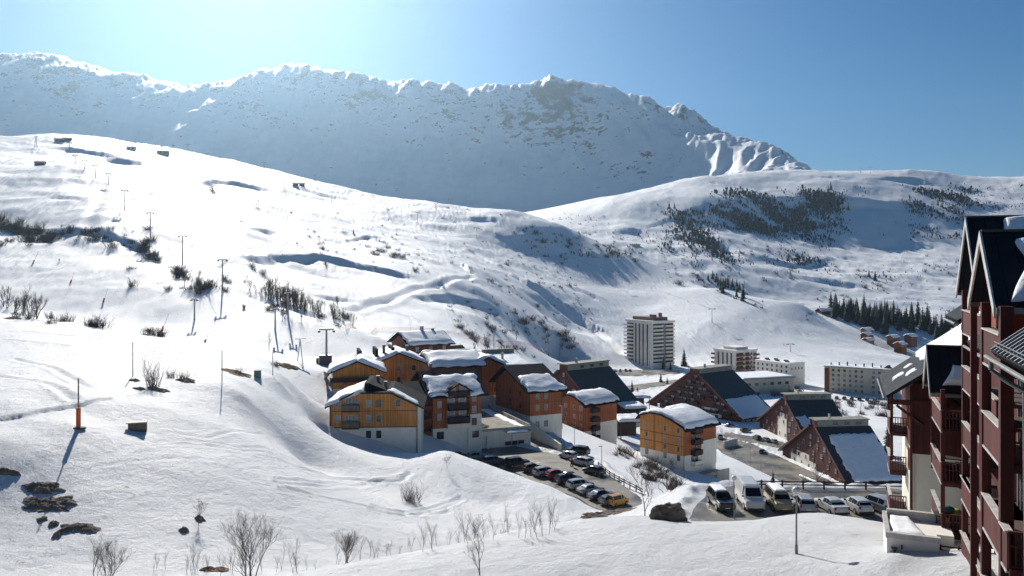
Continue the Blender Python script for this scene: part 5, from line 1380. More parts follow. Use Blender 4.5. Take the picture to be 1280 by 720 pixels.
for i, (a, b, hgt, lab) in enumerate((((893, 566), (925, 590), 1.4, 'long white parapet wall between the two arms of the valley road'), ((905, 560), (921, 556), 2.2, 'short pale concrete wall with snow on it by the valley road bend'), ((1000, 598), (1050, 620), 1.0, 'low snowy wall below the A-frame with the broad snow sheet'))):
    p = on_level2(*a, -66.4); q = on_level2(*b, -66.4); r = empty('retaining_wall', p, 0, lab, 'wall'); d = q-p; n_ = Vector((-d.y, d.x, 0)).normalized()*.35
    m = MB(); vs = [-n_, d-n_, d+n_, n_]
    m.add([v-Vector((0, 0, 3)) for v in vs]+[v+Vector((0, 0, hgt)) for v in vs], [(0, 3, 2, 1), (4, 5, 6, 7), (0, 1, 5, 4), (1, 2, 6, 5), (2, 3, 7, 6), (3, 0, 4, 7)]); m.build('wall', plaster, r)
    z = Vector((0, 0, hgt)); pillow(r, [-n_*1.3+z, d-n_*1.3+z, d+n_*1.3+z, n_*1.3+z], .5, nu=24, nv=8, edge=.4, rag=.3, seed=90+i)
# ------------------------------------------------------------------ cars
def paint(n, c): return carpaint(n, c)
P_BLACK = paint('black_paint', (0.012, 0.012, 0.014)); P_GREY = paint('grey_paint', (0.09, 0.095, 0.10)); P_SILVER = paint('silver_paint', (0.36, 0.37, 0.38))
P_WHITE = paint('white_paint', (0.62, 0.62, 0.60)); P_RED = paint('red_paint', (0.30, 0.012, 0.015)); P_BLUE = paint('blue_paint', (0.02, 0.035, 0.09)); P_TAN = paint('tan_paint', (0.30, 0.24, 0.14)); P_YEL = paint('yellow_paint', (0.62, 0.30, 0.01))
rubber = mottled('tyre_rubber', (0.018, 0.018, 0.018), 0.2, 5.0, 0.9); alloy = mottled('wheel_rim', (0.25, 0.25, 0.26), 0.2, 5.0, 0.35, metallic=0.6)
carglass = glassmat('car_glass', (0.008, 0.009, 0.011), 0.12); carglass.node_tree.nodes['Principled BSDF'].inputs['Specular IOR Level'].default_value = 0.3; lampglass = glassmat('lamp_glass', (0.45, 0.45, 0.43), 0.1); redglass = glassmat('red_lamp_glass', (0.25, 0.006, 0.006), 0.15); plate_m = mottled('number_plate', (0.6, 0.6, 0.5), 0.1, 3.0, 0.5); plastic = mottled('black_plastic', (0.02, 0.02, 0.021), 0.2, 5.0, 0.7)
# station profiles along the car: (x, half width, underside, waist, top, top half width); x=0 nose
KINDS = {
 'hatchback': dict(L=4.0, st=[(0, .62, .30, .62, .66, .55), (.12, .80, .22, .70, .74, .70), (.95, .86, .20, .88, .92, .78), (1.05, .86, .20, .90, .95, .76), (1.75, .87, .20, .93, 1.42, .60), (2.4, .87, .20, .95, 1.49, .61), (3.4, .86, .20, .97, 1.42, .58), (3.85, .82, .22, .98, 1.02, .68), (4.0, .72, .30, .80, .84, .62)], gl=(2, 7)),
 'sedan': dict(L=4.5, st=[(0, .64, .30, .60, .64, .55), (.14, .82, .22, .68, .72, .72), (1.15, .88, .20, .86, .90, .80), (1.25, .88, .20, .88, .93, .78), (2.0, .88, .20, .92, 1.38, .60), (2.7, .88, .20, .94, 1.44, .61), (3.25, .88, .20, .95, 1.36, .60), (3.75, .87, .20, .96, 1.00, .74), (4.35, .84, .22, .94, .97, .72), (4.5, .72, .30, .80, .84, .62)], gl=(2, 7)),
 'estate': dict(L=4.6, st=[(0, .64, .32, .64, .68, .55), (.14, .84, .24, .74, .78, .74), (1.10, .90, .22, .94, .98, .82), (1.2, .90, .22, .96, 1.01, .80), (1.85, .90, .22, .99, 1.50, .64), (2.6, .90, .22, 1.0, 1.58, .66), (4.1, .89, .22, 1.02, 1.52, .62), (4.48, .86, .24, 1.02, 1.08, .74), (4.6, .78, .32, .86, .90, .68)], gl=(2, 7)),
 'offroader': dict(L=4.6, st=[(0, .70, .42, .84, .88, .64), (.12, .88, .34, .96, 1.0, .80), (1.15, .92, .32, 1.06, 1.10, .84), (1.22, .92, .32, 1.08, 1.14, .82), (1.75, .92, .32, 1.10, 1.70, .68), (2.6, .92, .32, 1.12, 1.78, .70), (4.2, .91, .32, 1.12, 1.74, .67), (4.5, .90, .34, 1.12, 1.20, .78), (4.6, .84, .42, 1.0, 1.04, .74)], gl=(2, 7)),
 'van': dict(L=5.4, st=[(0, .74, .34, .90, .94, .66), (.14, .94, .26, 1.05, 1.10, .86), (.75, .99, .24, 1.22, 1.28, .90), (.82, .99, .24, 1.25, 1.34, .88), (1.55, 1.0, .24, 1.32, 2.28, .78), (1.9, 1.0, .24, 1.34, 2.42, .80), (5.2, 1.0, .24, 1.36, 2.44, .80), (5.36, .99, .26, 1.36, 2.36, .80), (5.4, .96, .32, 1.3, 2.2, .80)], gl=(2, 5)),
 'minibus': dict(L=4.7, st=[(0, .72, .34, .86, .90, .64), (.14, .90, .26, 1.0, 1.04, .82), (.7, .94, .24, 1.12, 1.17, .86), (.78, .94, .24, 1.15, 1.22, .84), (1.45, .95, .24, 1.18, 1.82, .72), (2.0, .95, .24, 1.2, 1.93, .74), (4.4, .95, .24, 1.2, 1.92, .74), (4.62, .94, .26, 1.2, 1.30, .82), (4.7, .9, .32, 1.1, 1.14, .8)], gl=(2, 7)),
}
_carmesh = {}
def car_meshes(kind):
    if kind in _carmesh: return _carmesh[kind]
    K = KINDS[kind]; st = K['st']; L = K['L']
    b = MB(); rings = []
    for (x, w, zu, zw, zt, wt) in st:
        roof = zt-zw > 0.2
        zr = zt-0.05 if roof else zt
        rings.append([(x-L/2, -w*.92, zu), (x-L/2, -w, zu+.22), (x-L/2, -w, zw-.08), (x-L/2, -w*.96, zw), (x-L/2, -wt, zr), (x-L/2, -wt*.82, zt), (x-L/2, wt*.82, zt), (x-L/2, wt, zr), (x-L/2, w*.96, zw), (x-L/2, w, zw-.08), (x-L/2, w, zu+.22), (x-L/2, w*.92, zu)])
    n = 12; vs = [p for r_ in rings for p in r_]; fs = []
    for i in range(len(rings)-1):
        for j in range(n): fs.append((i*n+j, i*n+(j+1) % n, (i+1)*n+(j+1) % n, (i+1)*n+j))
    fs += [tuple(range(n-1, -1, -1)), tuple(range((len(rings)-1)*n, len(rings)*n))]
    b.add(vs, fs)
    body = b.mesh('body', False)
    bm = bmesh.new(); bm.from_mesh(body); bmesh.ops.recalc_face_normals(bm, faces=bm.faces); bm.to_mesh(body); bm.free()
    # panes: strips lying just outside the tapered greenhouse
    def lerp(p, q, t): return tuple(a+(c-a)*t for a, c in zip(p, q))
    panes = []
    g0, g1 = K['gl']
    def quad(p, q, r_, s, out):
        o = Vector(out)*0.012; t = 0.10
        P = [Vector(v) for v in (p, q, r_, s)]; c = sum(P, Vector())/4
        P = [c+(v-c)*(1-t)+o for v in P]
        m = MB(); m.slab(P if (P[1]-P[0]).cross(P[2]-P[0]).dot(o) > 0 else P[::-1], 0.008); return m
    A = rings
    i = 3
    panes.append(('windscreen', quad(A[3][4], A[3][7], A[4][7], A[4][4], (-1.4, 0, 1.8))))
    for s, (lo, hi) in ((-1, (3, 4)), (1, (8, 7))):
        for k in range(4, min(g1, len(A)-2)):
            if kind == 'van' and k > 4: break
            panes.append(('side_window', quad(A[k][lo], A[k+1][lo], A[k+1][hi], A[k][hi], (0, s, .25))))
    e = None
    for k in range(4, len(A)-1):
        if st[k][4]-st[k][3] > .25 and st[k+1][4]-st[k+1][3] < .25: e = k
    if e is not None: panes.append(('rear_window', quad(A[e][4], A[e][7], A[e+1][7], A[e+1][4], (1.6, 0, 1.3))))
    pm = [(nm, q.mesh(nm)) for nm, q in panes]
    wr = 0.31 if kind in ('hatchback', 'sedan', 'estate') else 0.36
    t = MB(); t.tube((0, -.1, 0), (0, .1, 0), wr, n=16); tm = t.mesh('tyre')
    q = MB(); q.tube((0, -.115, 0), (0, .115, 0), wr*.62, n=10); qm = q.mesh('rim')
    hz = st[1][3]-.12; hw = st[1][1]
    h = MB(); h.box(-.06, .10, -.16, .16, -.07, .07); hm_ = h.mesh('headlight')
    tl = MB(); tl.box(-.05, .05, -.09, .09, -.14, .14); tlm = tl.mesh('tail_light')
    pl = MB(); pl.box(-.015, .015, -.24, .24, -.055, .055); plm = pl.mesh('number_plate')
    mr = MB(); mr.box(-.07, .07, -.10, .10, -.06, .08); mrm = mr.mesh('mirror')
    bp = MB(); bp.box(-.05, .05, -.78, .78, -.09, .09); bpm = bp.mesh('bumper')
    _carmesh[kind] = (body, pm, tm, qm, hm_, tlm, plm, mrm, bpm, wr, K)
    for me, mt in ((tm, rubber), (qm, alloy), (hm_, lampglass), (tlm, redglass), (plm, plate_m), (mrm, plastic), (bpm, plastic)): me.materials.append(mt)
    for _, me in pm: me.materials.append(carglass)
    return _carmesh[kind]
_bodymat = {}
def car(kind, mat, pos, heading, label, group=None, roofbox=False, snow=False, detail=True, cat=None):
    body, pm, tm, qm, hm_, tlm, plm, mrm, bpm, wr, K = car_meshes(kind)
    L = K['L']; st = K['st']
    r = empty('parked_car' if kind not in ('van',) else 'parked_van', pos, heading+math.pi, label, cat or ('van' if kind == 'van' else 'car'), group)
    key = (kind, mat.name)
    if key not in _bodymat:
        me = body.copy(); me.materials.clear(); me.materials.append(mat); _bodymat[key] = me
    link('body', _bodymat[key], None, r)
    for nm, me in pm: link(nm, me, None, r)
    xs = (0.17*L-L/2+.1, 0.80*L-L/2)
    for x in xs:
        for s in (-1, 1):
            w = link('wheel', tm, None, r, (x, s*(st[3][1]-.07), wr)); link('rim', qm, None, w)
    if detail:
        for s in (-1, 1):
            link('headlight', hm_, None, r, (st[1][0]-L/2-.02, s*(st[1][1]-.20), st[1][3]-.11))
            zt_ = st[-2][3]-.12 if kind != 'van' else 1.2
            link('tail_light', tlm, None, r, (st[-1][0]-L/2-.02, s*(st[-1][1]-.02), zt_))
            link('mirror', mrm, None, r, (st[4][0]-L/2-.45, s*(st[4][1]+.06), st[4][3]+.03))
        link('number_plate', plm, None, r, (-L/2-.01, 0, .46)); link('number_plate', plm, None, r, (L/2+.012, 0, .58))
        link('bumper', bpm, None, r, (-L/2+.02, 0, .34)); link('bumper', bpm, None, r, (L/2-.02, 0, .36))
    if roofbox:
        MB().prism([(-.9, 1.53), (.9, 1.53), (.95, 1.70), (.6, 1.84), (-.5, 1.82), (-.95, 1.66)], 'y', -.38, .38).build('roof_box', P_GREY, r, bevel=.04)
    if snow:
        z = max(s[4] for s in st)
        pillow(r, [(st[4][0]-L/2, -.6, z-.02), (st[-3][0]-L/2, -.6, z-.02), (st[-3][0]-L/2, .6, z-.02), (st[4][0]-L/2, .6, z-.02)], .16, nu=10, nv=8, edge=.3, rag=.15, seed=int(pos[0]*7) % 50, name='snow_cover')
    return r
def on_level(px, py, z):
    Y = -z*FP/(py-HY); return Vector(((px-640)/FP*Y, Y, z))
# terrace parking, left to right (heading: 0 = nose to +X, pi/2 = nose away from the viewpoint)
HP = math.pi/2
TG = 'vehicles on the terrace parking'
Zt = -24.59
for kind, mt, px, py, hd, lab, kw in (
    ('offroader', P_BLACK, 901, 633, -HP+.05, 'black off-road car at the left end of the terrace parking row', dict(snow=True)),
    ('van', P_WHITE, 937, 631, -HP-.06, 'tall white delivery van facing the viewer on the terrace parking', {}),
    ('minibus', P_TAN, 973, 634, -HP-.05, 'dusty tan minibus parked right of the white delivery van', dict(snow=True)),
    ('estate', P_SILVER, 1004, 636, HP-.12, 'pale silver estate car between tan minibus and white saloon', {}),
    ('sedan', P_WHITE, 1039, 638, HP+.10, 'white saloon seen from behind, middle of the three pale cars on the terrace', {}),
    ('hatchback', P_WHITE, 1071, 638, HP+.08, 'white hatchback with dark rear window on the terrace parking', {}),
    ('estate', P_SILVER, 1108, 641, -HP+.35, 'silver estate car half hidden by the residence balconies', {})):
    car(kind, mt, on_level(px, py, Zt), hd, lab, TG, **kw)
# sloping lot beside the garage
LG = 'cars in the row below the garage'
Zl = -34.99
row = [('hatchback', P_BLUE, 573, 577, 'dark blue hatchback at the far left end of the lower row, under the balconied chalet', {}),
 ('hatchback', P_SILVER, 596, 577, 'silver hatchback near the garage wall, mostly behind the snow mound', {}),
 ('estate', P_GREY, 617, 583, 'dark estate car in shade before the garage door', {}),
 ('offroader', P_BLACK, 646, 586, 'black off-road car left of the small dark red hatchback', {}),
 ('hatchback', paint('dark_red_paint', (0.06, 0.012, 0.012)), 666, 592, 'small dark red hatchback beside the silver estate car', {}),
 ('estate', P_SILVER, 682, 597, 'silver estate car left of the bright red car in the lower row', {}),
 ('hatchback', P_RED, 696, 600, 'bright red hatchback in the lower parking row', {}),
 ('estate', P_BLACK, 711, 606, 'black estate car with a roof box in the lower row', dict(roofbox=True)),
 ('estate', P_SILVER, 725, 613, 'pale silver estate car right of the black one with the roof box', {}),
 ('sedan', P_SILVER, 738, 619, 'silver saloon left of the long dark blue saloon', {}),
 ('sedan', P_BLUE, 752, 626, 'long dark blue saloon near the end of the lower row', {}),
 ('hatchback', P_GREY, 765, 633, 'grey hatchback behind the little yellow car', {})]
for kind, mt, px, py, lab, kw in row:
    car(kind, mt, on_level(px, py-3, Zl), math.radians(28), lab, LG, **kw)
yv = car('minibus', P_YEL, on_level(772, 631, Zl), math.radians(35), 'little yellow van at the right end of the lower row', LG, cat='van'); yv.scale = (.72, .8, .85)
RG = 'cars along the street edge'
for kind, mt, px, py, hd, lab in (('offroader', P_BLACK, 722, 568, 150, 'black off-road car at the top of the street edge'), ('hatchback', P_WHITE, 711, 573, 130, 'white hatchback at the street edge beside the walker'), ('estate', P_WHITE, 727, 581, 132, 'white estate car below the white hatchback on the street edge'), ('hatchback', P_BLACK, 742, 592, 132, 'small black car lowest along the street edge')):
    car(kind, mt, on_level(px, py, Zl), math.radians(hd), lab, RG)
# on the garage deck
O_, a_, zz_ = DECK
for kind, mt, u, v, hd, lab in (('hatchback', P_WHITE, -10.0, 3.6, a_+.1, 'white hatchback on the garage deck'), ('estate', P_GREY, -11.0, 8.0, a_, 'grey estate car on the garage deck'), ('hatchback', P_BLACK, -12.5, 11.5, a_, 'black hatchback farthest on the garage deck')):
    p = O_+ex(a_)*u+ey(a_)*v; car(kind, mt, (p.x, p.y, p.z+zz_), hd, lab, 'cars on the garage deck')
# valley floor
for kind, mt, px, py, hd, lab in (('hatchback', P_BLUE, 953, 566, 60, 'dark blue hatchback alone on the valley road'), ('offroader', P_BLACK, 946, 549, 100, 'black car before the middle A-frame, left of three'), ('estate', P_SILVER, 957, 551, 100, 'silver car before the middle A-frame, centre of three'), ('hatchback', P_WHITE, 967, 553, 100, 'white car before the middle A-frame, right of three'), ('minibus', P_SILVER, 900, 548, 80, 'grey minibus beside the orange gabled chalet'), ('sedan', P_BLUE, 912, 534, 20, 'dark blue car on the snow before the widest A-frame'), ('estate', P_BLACK, 932, 540, 20, 'black car on the snow between two A-frames')):
    g = on_level(px, py, -66.4); g.z = max(gz(g.x, g.y)+.05, -66.39) if kind in ('sedan', ) or px == 932 else -66.39
    car(kind, mt, g, math.radians(hd), lab, 'cars on the valley road')
FG = 'cars in the far parking below the pistes'
cols = [P_BLACK, P_GREY, P_BLUE, P_SILVER, P_BLACK, P_RED, P_GREY, P_WHITE, P_BLUE]
for i in range(18):
    px = 676+i*6.6+random.uniform(-1, 1)
    car(('hatchback', 'estate', 'sedan')[i % 3], cols[(i*5) % 9], on_level(px, 459.5+min(i, 6)*0.75+random.uniform(-.2, .2), -65.45), math.radians(80+random.uniform(-8, 8)), 'parked car in the distant line below the pistes', FG, detail=False)
for i in range(6):
    g = on_level(1046+i*9.5, 497.5+i*0.5, -66.6); g.z = gz(g.x, g.y)+.05
    car(('hatchback', 'estate')[i % 2], cols[(i*4+1) % 9], g, math.radians(60), 'parked car along the long beige apartment block', 'cars before the beige block', detail=False)

# ------------------------------------------------------------------ lamps, poles, fences
pole_m = mottled('grey_pole', (0.22, 0.22, 0.22), 0.25, 3.0, 0.5); wood_p = mottled('weathered_pole', (0.10, 0.075, 0.06), 0.3, 3.0, 0.8); orange_pad = mottled('orange_padding', (0.70, 0.10, 0.015), 0.15, 2.0, 0.6); globe_m = mottled('globe_lamp', (0.65, 0.65, 0.62), 0.05, 2.0, 0.25); red_net = mottled('red_net', (0.50, 0.05, 0.04), 0.3, 2.0, 0.7)
def lamp(pos, h, label, globe=True, name='street_lamp'):
    r = empty(name, pos, 0, label, 'street lamp')
    MB().tube((0, 0, -.5), (0, 0, .5), .10, .08, n=10).tube((0, 0, .5), (0, 0, h), .055, .045, n=8).build('pole', pole_m, r)
    if globe: MB().ball((0, 0, h+.2), .25, n=14, m=10).build('globe', globe_m, r, smooth=True)
    else: MB().box(-.55, .15, -.12, .12, h, h+.1).build('lamp_head', pole_m, r)
    return r
g = ray_ground(995.5, 692, 25, 80); lamp(g, g.y*(692-618)/FP, 'grey globe street lamp standing in the foreground snow')
p = on_level(917.5, 648, Zt); lamp(p, p.y*(648-600)/FP, 'grey globe street lamp beside the black off-road car')
p = on_level(752, 588, Zl); lamp(p, 4.2, 'thin street lamp on the snow bank right of the street', False)
p = on_level(702, 560, Zl); lamp(p, 8.3, 'tall dark lamp pole at the corner of the largest rust chalet', False)
p = on_level(718, 560, -37.0); lamp(p, 4.5, 'thin lamp before the curved roof rust chalet', False)
p = on_level(640, 560, Zl); lamp(p, 3.0, 'short lamp before the garage door', False)
for i, (x, y) in enumerate(((938, 587), (951, 588), (916, 560))):
    p = on_level(x, y, -64); p.z = gz(p.x, p.y); lamp(p, 6.5, ('dark lamp pole left of the round conifer below the terrace', 'dark lamp pole right behind the round conifer', 'dark lamp pole by the valley road bend')[i], False)
def pole(px, py, top, Ymin, label, padded=False, cat='pole', name='piste_pole', Ymax=400, r_=.06, mat=None):
    g = ray_ground(px, py, Ymin, Ymax); h = g.y*(py-top)/FP
    r = empty(name, g, 0, label, cat)
    MB().tube((0, 0, -.6), (0, 0, h), r_*1.2, r_, n=8).build('pole', mat or wood_p, r)
    if padded:
        MB().tube((0, 0, .05), (0, 0, h*.41), .22, n=14).build('padding', orange_pad, r)
        MB().ball((.1, 0, 0), .5, 1.4, 1, .3, 10, 6).build('trodden_earth', wood_p, r)
    return r
pole(98, 535, 473, 60, 'pole with orange padding beside the snowy track', True)
pole(166, 471, 428, 90, 'bare wooden pole left of the big bush', Ymax=180)
pole(277.5, 478, 438, 90, 'wooden pole rising from the brown earth mound', Ymax=180)
pole(341, 469, 441, 110, 'wooden pole beside the right earth mound above the track', Ymax=220)
g = ray_ground(322, 471, 100, 220); t = empty('utility_box', g, 0.1, 'small grey green box on the snow between two earth mounds', 'utility box')
MB().box(-.5, .5, -.4, .4, -.3, 1.0).build('cabinet', mottled('grey_green_box', (0.16, 0.2, 0.19), 0.15, 2.0), t); MB().box(-.55, .55, -.45, .45, 1.002, 1.06).build('lid', concrete, t)
g = ray_ground(172, 537, 60, 140); t = empty('stone_box', g, 0.35, 'weathered timber and stone box sunk in the snow below the track', 'box')
MB().box(-.9, .9, -.5, .5, -.5, .75).build('wall', mottled('weathered_board', (0.16, 0.13, 0.11), 0.35, 2.0, 0.9, bump=.03), t); MB().box(-1.1, .95, -.6, .6, .752, .86).build('lid', mottled('pale_board', (0.34, 0.29, 0.22), 0.25, 2.0), t); MB().box(-.95, .95, -.52, -.502, -.2, .1).build('board', wood_p, t)

# drag lift and chairlift towers
def pylon(px, py, top, Ymin, label, group, arm=2.6, kind='T', Ymax=1200, lean=0):
    g = ray_ground(px, py, Ymin, Ymax); h = max(5, g.y*(py-top)/FP)
    r = empty('lift_pylon', g, 0.25, label, 'lift pylon', group)
    if kind == 'T':
        MB().tube((0, 0, -1), (lean*h, 0, h), .30, .20, n=8).build('mast', steel, r)
        MB().box(lean*h-arm, lean*h+arm, -.18, .18, h-.1, h+.25).build('crossarm', steel, r)
        for s in (-1, 1): MB().box(lean*h+s*arm-.25, lean*h+s*arm+.25, -1.4, 1.4, h-.55, h-.102).build('sheave_train', dark_steel, r)
    else:
        m = MB()
        for sx in (-1, 1):
            for sy in (-1, 1): m.tube((sx*h*.12, sy*h*.12, -1), (sx*h*.02, sy*h*.02, h), .14, .10, n=4)
        for k in range(5):
            z0 = h*k/5; z1 = h*(k+1)/5; w0 = h*(.12-.1*k/5); w1 = h*(.12-.1*(k+1)/5)
            m.tube((-w0, -w0, z0), (w1, -w1, z1), .07, n=4).tube((w0, w0, z0), (-w1, w1, z1), .07, n=4).tube((-w0, -w0, z0), (w0, -w0, z0), .07, n=4)
        m.build('lattice', steel, r)
        MB().box(-h*.16, h*.16, -.15, .15, h*.92, h*.95).build('crossarm', steel, r)
    return r, g+Vector((0, 0, h))
G1 = 'drag lift pylons up the left piste'; G2 = 'chairlift pylons across the wide piste'
LIFTA = []
for i, (x, y, t) in enumerate(((278, 362, 325), (228, 331, 295), (188, 297, 266), (156, 263, 238), (136, 230, 217), (119, 223, 207), (106, 211, 200), (94, 205, 194), (87, 188, 178))):
    LIFTA.append(pylon(x, y, t, 200, 'steel drag lift pylon on the left piste, number %s from below'.replace('number %s', ('lowest', 'second', 'third', 'fourth', 'fifth', 'sixth', 'seventh', 'eighth', 'ninth')[i]) , G1, 1.6)[1])
LIFTB = []
for i, (x, y, t) in enumerate(((890, 403, 386), (770, 357, 340), (671, 324, 307), (596, 299, 285), (522, 278, 266), (484, 266, 255), (415, 256, 240))):
    LIFTB.append(pylon(x, y, t, 400, 'steel chairlift pylon on the wide piste, %s from the right' % ('first', 'second', 'third', 'fourth', 'fifth', 'sixth', 'seventh')[i], G2, 2.6)[1])
pylon(988, 440, 430, 500, 'chairlift pylon above the low white building', G2, 2.4)
pylon(243, 400, 374, 200, 'slim lift pylon with red head on the slope above the track', 'single pylons', 1.0)
pylon(344, 413, 386, 200, 'slim lift pylon before the bare tree gully', 'single pylons', 1.2)
pylon(360, 398, 366, 200, 'slim pylon at the edge of the bare tree gully', 'single pylons', .9)
pylon(394, 229, 218, 700, 'lattice mast on the piste skyline above the two tiny huts', 'lattice masts', kind='A')
pylon(45, 184, 170, 700, 'lattice mast on the upper left skyline of the piste', 'lattice masts', kind='A')
pylon(1088, 218, 209, 1500, 'left lift frame on the rounded summit at right', 'summit lift frames', 4, Ymax=2400)
pylon(1076, 217, 210, 1500, 'smaller lift frame left of the rounded summit', 'summit lift frames', 4, Ymax=2400)
pylon(986, 208, 198, 1500, 'lone lift frame on the ridge shoulder', 'summit lift frames', 6, Ymax=2600)
for i, (x, y, t) in enumerate(((235, 186, 178), (260, 201, 192), (276, 211, 202), (330, 205, 198), (356, 236, 222), (545, 262, 254), (563, 250, 243))):
    pylon(x, y, t, 500, 'thin distant lift pylon on the upper piste, %s from the left' % ('first', 'second', 'third', 'fourth', 'fifth', 'sixth', 'seventh')[i], 'distant lift pylons', 2.2)
def cable(pts, label, sag=.02):
    m = MB()
    for a, b in zip(pts[:-1], pts[1:]):
        L = (b-a).length; n = 8; prev = a
        for k in range(1, n+1):
            t = k/n; p = a.lerp(b, t)-Vector((0, 0, 4*sag*L*t*(1-t)*.5)); m.tube(prev, p, .07, n=3, cap=False); prev = p
    o = m.build('lift_cable', dark_steel); setp(o, label, 'cable'); return o
cable(LIFTA, 'steel cable strung along the left drag lift pylons'); cable(LIFTB, 'steel cable strung along the wide piste chairlift pylons')
# bottom station beyond the track
r, top = pylon(408, 456, 412, 150, 'tall lift pylon with crossbar above its dark return station', 'single pylons', 1.6, Ymax=320)
MB().box(-1.6, 1.2, -1.2, 1.2, -.5, 2.2).box(-2.2, -1.65, -.4, .4, .4, 1.6).build('return_station', dark_steel, r)
def aframe_mast(px, py, top, Ymin, label):
    g = ray_ground(px, py, Ymin, 350); h = g.y*(py-top)/FP
    r = empty('lift_mast', g, .2, label, 'lift mast')
    MB().tube((-h*.12, 0, -.5), (0, 0, h), .1, n=6).tube((h*.12, 0, -.5), (0, 0, h), .1, n=6).build('leg', steel, r); MB().box(-h*.2, h*.25, -.12, .12, h, h+.2).build('crossarm', steel, r)
aframe_mast(375, 452, 424, 140, 'two legged lift mast behind the snowy track')
# padded snow lances and piste markers
for i, (x, y, t, dx, lab) in enumerate(((129, 378, 360, 6, 'slanted snow lance with red padding above the brow, left of two'), (202, 414, 392, 9, 'slanted snow lance with red foot among bushes on the brow'), (88, 354, 340, 5, 'snow lance with red padding high on the left piste'), (41, 330, 312, 8, 'snow lance on the left piste edge above the bushes'), (305, 386, 372, 5, 'snow lance on the slope beside the bare tree gully'), (256, 428, 415, 5, 'thin slanted lance behind the wooden pole'))):
    g = ray_ground(x, y, 150, 600); h = g.y*(y-t)/FP; r = empty('snow_lance', g, 0, lab, 'snow lance', 'snow lances on the piste')
    MB().tube((0, 0, -.3), (g.y*dx/FP, 0, h), .06, .03, n=6).build('lance', pole_m, r); MB().tube((0, 0, 0), (g.y*dx/FP*.25, 0, h*.3), .32, .28, n=10).build('padding', orange_pad if i % 2 else red_net, r)
def net(px, label, Ymin, h=1.6, group=None):
    pts = [ray_ground(x, y, Ymin, 700) for x, y in px]
    full = []
    for a, b in zip(pts[:-1], pts[1:]):
        n = max(1, int((b-a).length/4))
        for k in range(n):
            p = a.lerp(b, k/n); p.z = gz(p.x, p.y); full.append(p)
    full.append(pts[-1]); O = full[0]
    r = empty('safety_fence', O, 0, label, 'fence', group)
    m = MB()
    for i, (a, b) in enumerate(zip(full[:-1], full[1:])):
        a = a-O; b = b-O
        for k in range(5):
            z = .25+(h-.3)*k/4; m.tube(a+Vector((0, 0, z)), b+Vector((0, 0, z)), .03, n=3, cap=False)
        for k in range(4):
            p = a.lerp(b, k/4); m.tube(p+Vector((0, 0, .25)), p+Vector((0, 0, h-.05)), .03, n=3, cap=False)
    m.build('net', red_net, r)
    for i, p in enumerate(full[::2]):
        q = p-O; MB().tube(q-Vector((0, 0, .3)), q+Vector((0, 0, h+.3)), .06, n=5).build('post', orange_pad if i % 3 == 0 else pole_m, r)
net([(432, 412), (470, 413), (500, 414), (560, 418), (610, 426)], 'long red safety net beside the lower piste, left half', 200)
net([(612, 427), (660, 432), (700, 436), (745, 441)], 'long red safety net beside the lower piste, right half', 250)
net([(1075, 398), (1090, 412), (1096, 420)], 'red net at the edge of the far piste', 500, 2.0)
# guard rail along the terrace parking
r = empty('guard_rail', on_level(975, 612, Zt), 0, 'low dark guard rail at the far edge of the terrace parking', 'guard rail')
b0 = on_level(926, 610, Zt)-on_level(975, 612, Zt); b1 = on_level(1135, 613, Zt)-on_level(975, 612, Zt)
for z in (.45, .8): MB().tube(b0+Vector((0, 0, z)), b1+Vector((0, 0, z)), .07, n=6).build('rail', dark_wood, r)
for k in range(9): p = b0.lerp(b1, k/8); MB().box(p.x-.08, p.x+.08, p.y-.08, p.y+.08, -.5, .95).build('post', dark_wood, r)
r = empty('wooden_fence', on_level(760, 590, Zl), 0, 'low timber crash fence along the snow bank edge of the street', 'fence')
pts = [on_level(x, y, Zl)-on_level(760, 590, Zl) for x, y in ((748, 584), (762, 596), (780, 606), (803, 618))]
for z in (.45, .8): MB().path([p+Vector((0, 0, z)) for p in pts], .09, n=6).build('rail', wood_p, r)
for a, b in zip(pts[:-1], pts[1:]):
    for k in range(3): p = a.lerp(b, k/3); MB().tube(p-Vector((0, 0, .4)), p+Vector((0, 0, 1.0)), .09, n=6).build('post', wood_p, r)
